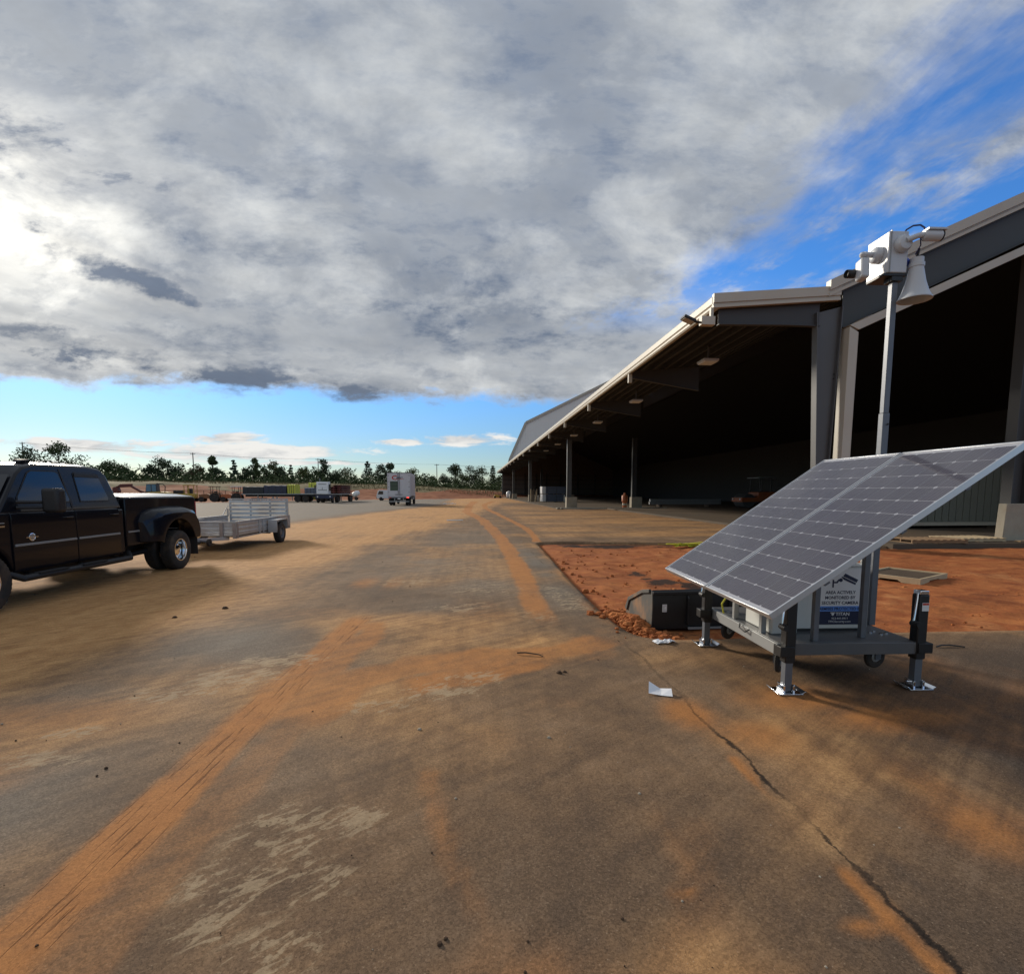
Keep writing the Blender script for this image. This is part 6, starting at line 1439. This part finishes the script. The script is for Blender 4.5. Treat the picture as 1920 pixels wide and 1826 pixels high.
def leaves(m, rng, c, rad, n, s):
    for _ in range(n):
        d = Vector((rng.gauss(0, 1), rng.gauss(0, 1), rng.gauss(0, 1))).normalized() * (rng.random() ** 0.45)
        p = Vector((c[0] + d.x * rad[0], c[1] + d.y * rad[1], c[2] + d.z * rad[2]))
        u = Vector((rng.gauss(0, 1), rng.gauss(0, 1), rng.gauss(0, 1))).normalized(); v = u.orthogonal().normalized(); q = s * rng.uniform(0.6, 1.3)
        m.add([p - u * q * 0.5, p + v * q * 0.35, p + u * q * 0.5, p - v * q * 0.35], [(0, 1, 2, 3)])
def tree(label, kind, x, y, h, w, leaf, seed, group='trees on the bank'):
    rng = random.Random(seed); z0 = float(bank_height(np.array([x]), np.array([y]))[0]) - 0.2
    nm = {'pine': 'pine_tree', 'bare': 'bare_tree', 'bush': 'bush_tree'}.get(kind, 'leafy_tree')
    W = thing(nm, label, 'tree', (x, y, z0), 0, group)
    t = MB(); c = MB()
    lean = rng.uniform(-0.04, 0.04) * h
    if kind == 'pine':
        t.tube([(0, 0, -0.3), (lean * 0.3, 0, h * 0.5), (lean, 0, h * 0.97)], 0.02 * h + 0.03, 7, r1=0.03)
        n = max(6, int(h * 1.3)); bare = rng.uniform(0.12, 0.3)
        for k in range(n):
            f = bare + (1 - bare) * k / (n - 1); r = w / 2 * (1.1 - f) ** 0.75 * rng.uniform(0.7, 1.15)
            for a in range(5):
                an = rng.uniform(0, 6.28); rr = r * rng.uniform(0.35, 0.9)
                cx, cy, cz = lean * f + rr * math.cos(an), rr * math.sin(an), h * f - 0.15 * rr
                t.tube([(lean * f, 0, h * f - 0.1), (cx, cy, cz)], 0.035, 4, r1=0.012)
                leaves(c, rng, (cx, cy, cz), (0.30 * r + 0.2, 0.30 * r + 0.2, 0.22 * r + 0.16), 26, 0.42)
        leaves(c, rng, (lean, 0, h * 0.97), (0.2, 0.2, 0.4), 22, 0.26)
    elif kind == 'bare':
        def br(p, d, L, r, lv):
            q = p + d * L; mid = p + d * L * 0.5 + Vector((rng.gauss(0, .05), rng.gauss(0, .05), 0)) * L
            t.tube([p, mid, q], r, 5 if lv < 2 else 4, r1=r * 0.62)
            if lv >= 4:
                if rng.random() < 0.28: leaves(c, rng, q, (0.25, 0.25, 0.25), 5, 0.22)
                return
            for _ in range(3 if lv < 3 else 2):
                nd = (d + Vector((rng.gauss(0, .55), rng.gauss(0, .55), rng.gauss(0.08, .28)))).normalized(); br(q, nd, L * rng.uniform(0.62, 0.8), r * 0.6, lv + 1)
        br(Vector((0, 0, -0.3)), Vector((0.05, 0, 1)).normalized(), h * 0.27, 0.17, 0)
        leaves(c, rng, (-w * 0.2, 0, h * 0.25), (w * 0.2, w * 0.2, h * 0.18), 130, 0.32)
    else:
        th = h * (0.14 if kind == 'bush' else 0.22)
        t.tube([(0, 0, -0.3), (lean * 0.3, 0, th), (lean, 0, h * 0.75)], 0.03 * h, 7, r1=0.04)
        nc = 16 if kind == 'bush' else 20
        for k in range(nc):
            an = rng.uniform(0, 6.28); f = rng.random(); zf = th / h * 0.8 + (1 - th / h * 0.8) * f
            rr = w / 2 * math.sqrt(max(0.05, 1 - (2 * (f - 0.42)) ** 2 * 0.9)) * rng.uniform(0.25, 0.88)
            cx, cy, cz = lean * f + rr * math.cos(an), rr * math.sin(an), h * zf - 0.3
            t.tube([(lean * f * 0.5, 0, min(cz, h * 0.7) * 0.8), (cx, cy, cz)], 0.05, 4, r1=0.015)
            cr = rng.uniform(0.17, 0.30) * w
            leaves(c, rng, (cx, cy, cz), (cr, cr, cr * 0.8), 80, 0.46)
    t.build('trunk', BARK, W, smooth=60, fix=False); c.build('crown', LEAF[leaf], W, fix=False)

TREES = [  # x, y, height, width, kind, leaf, label
    (-112.1, 140, 8.6, 8.0, 'leaf', 'dark', 'leafy tree whose top shows above the middle of the pickup roof'),
    (-106.4, 142, 9.4, 8.5, 'leaf', 'green', 'leafy tree whose top shows above the rear of the pickup roof'),
    (-102.4, 144, 6.6, 8.0, 'bush', 'dark', 'low bushy tree hidden behind the pickup cab corner'),
    (-97.3, 146, 6.0, 7.0, 'leaf', 'green', 'green leafy tree just right of the pickup cab'),
    (-92.1, 143, 5.4, 6.0, 'bush', 'green', 'round bushy tree in front of the bare-branched tree'),
    (-91.7, 148, 8.2, 8.0, 'bare', 'brown', 'tall bare-branched tree with few leaves above the pickup bed'),
    (-87.8, 149, 4.6, 5.0, 'bush', 'dark', 'low dark bush between the bare tree and the wide oak'),
    (-85.3, 150, 6.4, 8.5, 'leaf', 'dark', 'wide dark leafy tree right of the bare-branched tree'),
    (-81.7, 152, 5.2, 7.0, 'bush', 'dark', 'low dark bushy tree left of the first power pole'),
    (-78.3, 153, 5.2, 6.0, 'bush', 'brown', 'russet tinged bushy tree at the first power pole'),
    (-74.3, 154, 7.3, 3.6, 'leaf', 'green', 'slender tall tree with a small round top above the tractors'),
    (-71.7, 151, 4.0, 5.0, 'bush', 'dark', 'dark bush at the foot of the slender tall tree'),
    (-68.6, 155, 6.6, 3.8, 'pine', 'pine', 'pointed pine left of the trailer gate'),
    (-64.4, 153, 4.6, 5.0, 'leaf', 'dark', 'short dark tree just right of the pointed pine'),
    (-62.9, 156, 7.6, 3.6, 'leaf', 'green', 'slim tree with a rounded top above the trailer gate'),
    (-59.0, 152, 4.8, 5.5, 'bush', 'green', 'thick green bush above the navy tarped loads'),
    (-58.8, 158, 6.4, 4.6, 'leaf', 'olive', 'pale airy tree above the navy tarped loads'),
    (-55.3, 155, 4.6, 4.0, 'bush', 'dark', 'small dark bush right of the pale airy tree'),
    (-53.5, 157, 5.4, 2.6, 'pine', 'pine', 'thin scraggly pine above the lime tarped crate'),
    (-50.8, 160, 4.4, 6.0, 'bush', 'olive', 'olive bush left of the second power pole'),
    (-45.6, 162, 7.0, 5.0, 'leaf', 'dark', 'tall dark tree right behind the second power pole'),
    (-46.4, 158, 4.6, 5.0, 'bush', 'green', 'green bush behind the white yard truck cab'),
    (-41.3, 160, 4.2, 5.0, 'bush', 'dark', 'dark low bush above the maroon beams'),
    (-38.7, 164, 4.4, 7.0, 'bush', 'olive', 'bright olive bush right of the maroon beams'),
    (-33.2, 166, 7.2, 5.2, 'pine', 'pine', 'tall shaggy pine left of the box truck'),
    (-29.5, 168, 6.4, 6.0, 'leaf', 'dark', 'dark round tree touching the left side of the box truck'),
    (-26.3, 170, 7.4, 5.0, 'leaf', 'dark', 'dark tree rising behind the roof of the box truck'),
    (-19.1, 172, 6.0, 7.0, 'leaf', 'olive', 'olive green tree at the right side of the box truck'),
    (-15.9, 174, 4.4, 3.0, 'pine', 'pine', 'thin sapling pine between the box truck and the third pole'),
    (-13.2, 173, 3.6, 5.0, 'bush', 'green', 'low green bush at the foot of the third power pole'),
    (-9.0, 174, 5.0, 6.0, 'bush', 'dark', 'dark bush right of the third power pole'),
    (-5.5, 176, 8.0, 6.4, 'leaf', 'dark', 'tall dark tree, first of the clump left of the shed'),
    (-0.4, 178, 8.2, 7.0, 'leaf', 'pine', 'tall blue green tree, second of the clump left of the shed'),
    (3.5, 179, 7.8, 7.0, 'leaf', 'dark', 'tall dark tree, third of the clump left of the shed'),
    (7.1, 180, 8.0, 4.6, 'pine', 'pine', 'pine peeking over the far tip of the canopy'),
    (8.6, 172, 5.4, 6.0, 'bush', 'dark', 'dark bush against the far end of the shed'),
    (-3.2, 170, 4.6, 6.0, 'bush', 'green', 'green bush in front of the clump left of the shed'),
]
for i, (X, Y, h, w, kind, leaf, lab) in enumerate(TREES):
    tree(lab, kind, X, Y, h, w, leaf, 100 + i)

def brush():
    rng = random.Random(5); m = MB()
    def place(y0, y1):
        """a spot in the wedge of land between the lot and the woods"""
        s = rng.uniform(-1.12, 0.066); Y = rng.uniform(y0, y1) + max(0.0, (s + 0.57) * 40); return s * Y, Y
    for _ in range(15000):
        X, Y = place(134, 146)
        mh = abs(rng.gauss(0, 1.15)) * (0.8 + 0.4 * math.sin(X * 0.33) + 0.3 * math.sin(X * 0.83))
        p = Vector((X, Y, mh)); u = Vector((rng.gauss(0, 1), rng.gauss(0, 1), rng.gauss(0, 1))).normalized(); v = u.orthogonal().normalized(); q = rng.uniform(0.4, 0.9)
        m.add([p - u * q * 0.5, p + v * q * 0.35, p + u * q * 0.5, p - v * q * 0.35], [(0, 1, 2, 3)])
    P = np.array(m.v); zz = bank_height(P[:, 0], P[:, 1]) - 0.14; m.v = [(a, b, c + d) for (a, b, c), d in zip(m.v, zz)]
    o = m.build('undergrowth', LEAF['green'], fix=False); tag(o, 'dark green undergrowth below the trees on the bank', 'undergrowth'); stuff(o)
    m = MB()
    for _ in range(9000):
        X, Y = place(112, 140); h = rng.uniform(0.15, 0.5)
        a = rng.uniform(0, 3.14); dx, dy = 0.12 * math.cos(a), 0.12 * math.sin(a); lx = rng.gauss(0, .1)
        m.add([(X - dx, Y - dy, -0.05), (X + dx, Y + dy, -0.05), (X + lx, Y, h)], [(0, 1, 2)])
    P = np.array(m.v); zz = bank_height(P[:, 0], P[:, 1]) - 0.14; m.v = [(a, b, c + d) for (a, b, c), d in zip(m.v, zz)]
    o = m.build('dry_grass', leaf_mat('dry_grass', (0.13, 0.105, 0.045), (0.26, 0.21, 0.11)), fix=False); tag(o, 'dry tan grass along the top of the clay bank', 'grass'); stuff(o)
brush()

POLES = [(-118, 146, 10.5, 'far left utility pole hidden behind the pickup cab'), (-82.4, 160, 8.9, 'utility pole above the pickup bed'), (-50.7, 175, 8.3, 'utility pole behind the white yard truck'), (-12.9, 190, 8.2, 'utility pole right of the box truck'), (30, 208, 9.0, 'utility pole beyond the far end of the shed')]
tops = []
for (x, y, h, lab) in POLES:
    z0 = float(bank_height(np.array([x]), np.array([y]))[0]) - 0.2
    W = thing('utility_pole', lab, 'pole', (x, y, z0), R(-20), 'utility poles')
    m = MB(); m.tube([(0, 0, -0.4), (0, 0, h)], 0.17, 8, r1=0.12); m.build('post', mat('weathered_pole', (0.16, 0.14, 0.12), 0.85), W, smooth=40)
    m = MB(); m.box(-0.9, 0.9, -0.06, 0.06, h - 0.35, h - 0.22); m.build('crossarm', M['darkwood'], W)
    for dx in (-0.8, 0.0, 0.8):
        m = MB(); m.lathe([(0.05, 0), (0.07, 0.05), (0.03, 0.14), (0, 0.16)], (dx, 0, h - 0.215 if dx else h), 'z', 8); m.build('insulator', M['framegrey'], W)
    tops.append((x, y, z0 + h))
for k, ((x0, y0, z0), (x1, y1, z1)) in enumerate(zip(tops, tops[1:])):
    W = thing('power_line', ['left-hand span of overhead wire leaving the frame', 'span of overhead wire between the pickup bed and the yard truck', 'span of overhead wire across the box truck', 'span of overhead wire running behind the shed'][k], 'wire', (x0, y0, z0), 0, 'overhead wires')
    for dx in (-0.75, 0.75):
        pts = []
        for i in range(13):
            t = i / 12; pts.append(((x1 - x0) * t + dx, (y1 - y0) * t, (z1 - z0) * t - 0.05 - 1.1 * 4 * t * (1 - t) * 0.5))
        m = MB(); m.tube(pts, 0.022, 4); m.build('wire', M['black'], W)

# ------------------------------------------------------------------ small things
def litter():
    # folded sheet of paper
    m = MB(); m.add([(-0.10, -0.07, 0.012), (0.0, -0.08, 0.004), (0.085, -0.095, 0.008), (0.09, 0.02, 0.022), (0.0, 0.04, 0.008), (-0.085, 0.085, 0.045), (-0.10, -0.07, 0.010), (0.0, -0.08, 0.002), (0.085, -0.095, 0.006), (0.09, 0.02, 0.020), (0.0, 0.04, 0.006), (-0.085, 0.085, 0.043)],
                    [(0, 1, 4, 5), (1, 2, 3, 4), (6, 11, 10, 7), (7, 10, 9, 8), (0, 6, 7, 1), (1, 7, 8, 2), (2, 8, 9, 3), (3, 9, 10, 4), (4, 10, 11, 5), (5, 11, 6, 0)])
    o = m.build('paper_sheet', M['paper']); o.location = (1.53, 3.97, 0.012); o.rotation_euler = (R(4), 0, R(-14)); tag(o, 'white folded sheet of paper lying on the paving near the solar cart', 'paper')
    # crumpled wrapper
    rng = random.Random(3); m = MB(); n = 10; mm = 7
    V = [[(-0.12 + 0.24 * i / (n - 1) + rng.gauss(0, .008), -0.05 + 0.1 * j / (mm - 1) + rng.gauss(0, .008) + 0.02 * math.sin(i), 0.012 + abs(rng.gauss(0, 0.016)) * math.sin(math.pi * i / (n - 1))) for i in range(n)] for j in range(mm)]
    m.add([p for r in V for p in r], [(j * n + i, j * n + i + 1, (j + 1) * n + i + 1, (j + 1) * n + i) for j in range(mm - 1) for i in range(n - 1)])
    o = m.build('crumpled_wrapper', M['paper'], fix=False); o.location = (2.09, 5.33, -0.0); o.rotation_euler = (0, 0, R(12)); sd = o.modifiers.new('thick', 'SOLIDIFY'); sd.thickness = 0.002; tag(o, 'crumpled white wrapper at the edge of the clay by the bucket', 'wrapper')
    m = MB(); m.tube([(0.44, 5.04, 0.02), (0.52, 5.02, 0.028), (0.62, 4.985, 0.022), (0.66, 4.97, 0.018), (0.69, 4.93, 0.012)], 0.009, 6, r1=0.005); o = m.build('stick', M['darkwood'], smooth=60); tag(o, 'short dark stick on the smeared clay', 'stick')
    m = MB(); m.tube([(4.89, 4.93, 0.012), (4.97, 4.955, 0.02), (5.06, 4.95, 0.02), (5.18, 4.90, 0.012)], 0.008, 6); o = m.build('black_hose', M['black'], smooth=60); tag(o, 'short curved black hose on the paving right of the solar cart', 'hose')
    m = MB(); m.box(-1.46, -0.54, 29.0, 29.14, 0.0, 0.045); o = m.build('white_board', M['white'], bevel=0.005); tag(o, 'white board lying across the lane in the distance', 'board')
    rng = random.Random(8)
    m = MB()
    for _ in range(16):
        x, y, z = rng.gauss(0, .5), rng.gauss(0, .22), 0.0; r = rng.uniform(.06, .16); m.lathe([(0, 0), (r, 0.02), (r * .7, r * .6), (0, r * .8)], (x, y, z), 'z', 7)
    o = m.build('white_rubble', M['white']); o.location = (-2.85, 66.9, 0.0); tag(o, 'small scatter of white rubble on the lane right of the box truck', 'rubble'); stuff(o)
    # yellow tape heap
    pts = [(rng.gauss(0, .28), rng.gauss(0, .13), 0.03 + abs(rng.gauss(0, .05))) for _ in range(60)]
    m = MB()
    for a, b in zip(pts, pts[1:]): m.beam(a, b, 0.05, 0.004, (rng.gauss(0, .3), rng.gauss(0, .3), 1))
    o = m.build('caution_tape', mat('yellow_tape', (0.62, 0.60, 0.05), 0.5), fix=False); o.location = (6.5, 14.95, -0.03); tag(o, 'heap of yellow tape on the clay by the apron', 'tape')
    # open tray like crate lid
    W = thing('shallow_crate', 'shallow pale wooden crate with notched sides on the red clay right of the cart', 'crate', (8.35, 9.25, -0.035), R(28))
    for (x0, x1, y0, y1, nm) in ((-0.62, 0.62, -0.50, -0.46, 'long'), (-0.62, 0.62, 0.46, 0.50, 'long'), (-0.62, -0.58, -0.46, 0.46, 'short'), (0.58, 0.62, -0.46, 0.46, 'short')):
        m = MB()
        if nm == 'long':
            m.prism([(x0, 0.0), (x0 + 0.35, 0.0), (x0 + 0.42, 0.045), (x1 - 0.42, 0.045), (x1 - 0.35, 0.0), (x1, 0.0), (x1, 0.11), (x0, 0.11)], 'y', y0, y1)
        else:
            m.prism([(y0, 0.0), (y0 + 0.25, 0.0), (y0 + 0.32, 0.045), (y1 - 0.32, 0.045), (y1 - 0.25, 0.0), (y1, 0.0), (y1, 0.1095), (y0, 0.1095)], 'x', x0, x1)
        m.build('side_board', M['wood'], W, bevel=0.003)
    for k in range(7):
        m = MB(); x0 = -0.575 + k * 0.165; m.box(x0, x0 + 0.155, -0.459, 0.459, 0.07, 0.085); m.build('floor_board', M['darkwood'], W)
    # pallets on the slab edge
    for (x, y, rz, lab) in ((15.6, 15.0, 0.03, 'pale pallet lying on the shed floor edge left of the concrete pier'), (13.9, 14.6, -0.05, 'brown pallet flat on the floor edge under the solar panel')):
        mt = M['wood'] if x > 15 else mat('brown_boards', (0.24, 0.15, 0.08), 0.8, var=0.3)
        W = thing('pallet', lab, 'pallet', (x, y, 0.10), rz, 'pallets on the floor edge')
        for yy in (-0.45, -0.02, 0.41):
            m = MB(); m.box(-0.85, 0.85, yy, yy + 0.04, 0.016, 0.10); m.build('stringer', mt, W)
        for k in range(8):
            m = MB(); x0 = -0.85 + k * 0.225; m.box(x0, x0 + 0.12, -0.48, 0.48, 0.1005, 0.118); m.build('top_board', mt, W)
        for k in range(3):
            m = MB(); x0 = -0.85 + k * 0.79; m.box(x0, x0 + 0.12, -0.48, 0.48, 0.0, 0.0155); m.build('bottom_board', mt, W)
    m = MB(); m.boxr((17.4, 14.4, 0.13), (1.6, 0.16, 0.04), (0, 0, R(4))); o = m.build('loose_plank', mat('weathered_plank', (0.26, 0.18, 0.10), 0.8, var=0.3)); tag(o, 'weathered plank on the floor edge in front of the near concrete pier', 'plank')
litter()

def scatter():
    rng = random.Random(21)
    def clod(m, x, y, z, r):
        n = 6; k = rng.uniform(0, 1); 
        ring = [[(x + r * f * (1 + rng.uniform(-.3, .3)) * math.cos(6.283 * i / n + k), y + r * f * (1 + rng.uniform(-.3, .3)) * math.sin(6.283 * i / n + k), z + h * r) for i in range(n)] for f, h in ((0.8, -0.3), (1.0, 0.25), (0.55, 0.75))]
        m.loft(ring)
    # churned clay spilling by the bucket
    m = MB()
    for _ in range(800):
        t = rng.random(); x = 1.95 + rng.gauss(0, 0.14) + 0.15 * (1 - t); y = 5.45 + t * 1.6 + rng.gauss(0, .08); r = abs(rng.gauss(0, 0.020)) + 0.006
        if x > 2.17 and y > 5.98: continue
        z = 0.005 if x < 1.72 else -0.055 + 0.12 * math.exp(-((x - 2.02) / 0.12) ** 2 - ((y - 6.15) / 0.4) ** 2)
        clod(m, x, y, z, r)
    o = m.build('clay_clods', clay_mat('broken_clay', False)); tag(o, 'broken red clay clods spilling round the left side of the bucket', 'clods'); stuff(o)
    # clods along the paving edge and on the clay
    m = MB()
    for _ in range(700):
        x = rng.uniform(1.9, 11); y = rng.uniform(5.6, 14.5); 
        if not inside(np.array([x]), np.array([y]), DIRT_S)[0]: continue
        if 2.1 < x < 4.0 and 5.9 < y < 7.1: continue
        clod(m, x, y, -0.05, abs(rng.gauss(0, 0.016)) + 0.006)
    for _ in range(40):
        y = rng.uniform(6, 16); clod(m, 1.9 + rng.gauss(0.12, .10) + (y - 6) * 0.012, y, -0.05, abs(rng.gauss(0, 0.02)) + 0.008)
    o = m.build('clay_crumbs', clay_mat('crumbly_clay', False)); tag(o, 'small clay crumbs scattered over the bare clay patch', 'crumbs'); stuff(o)
    # pebbles and crumbs on the paving
    m = MB(); m2 = MB()
    for _ in range(220):
        y = 1.2 + 16 * rng.random() ** 2; x = rng.uniform(-0.95, 0.95) * y; x = max(-7, min(x, 1.6 if y > 5.3 else 9))
        clod(m if rng.random() < 0.72 else m2, x, y, 0.0, rng.uniform(0.002, 0.006) * (1 + y * 0.09))
    for (x, y, r) in ((0.78, 4.48, .03), (0.83, 4.5, .02), (-0.13, 1.74, .012), (-0.11, 1.76, .009), (-3.2, 2.6, .015), (-2.2, 3.1, .012), (-3.9, 6.9, .03), (-3.5, 7.4, .04)): clod(m, x, y, 0.0, r)
    for (x, y, r) in ((-0.38, 3.46, .014), (0.5, 3.27, .014), (0.55, 1.4, .012), (0.9, 2.6, .010)): clod(m2, x, y, 0.0, r)
    o = m.build('dark_pebbles', mat('dark_pebble', (0.07, 0.045, 0.03), 0.9, var=0.3, spec=0.1)); tag(o, 'small dark crumbs of clay and tar scattered over the paving', 'pebbles'); stuff(o)
    o = m2.build('pale_pebbles', mat('pale_pebble', (0.36, 0.31, 0.24), 0.9, var=0.3, spec=0.1)); tag(o, 'small pale stones scattered over the paving', 'pebbles'); stuff(o)
scatter()
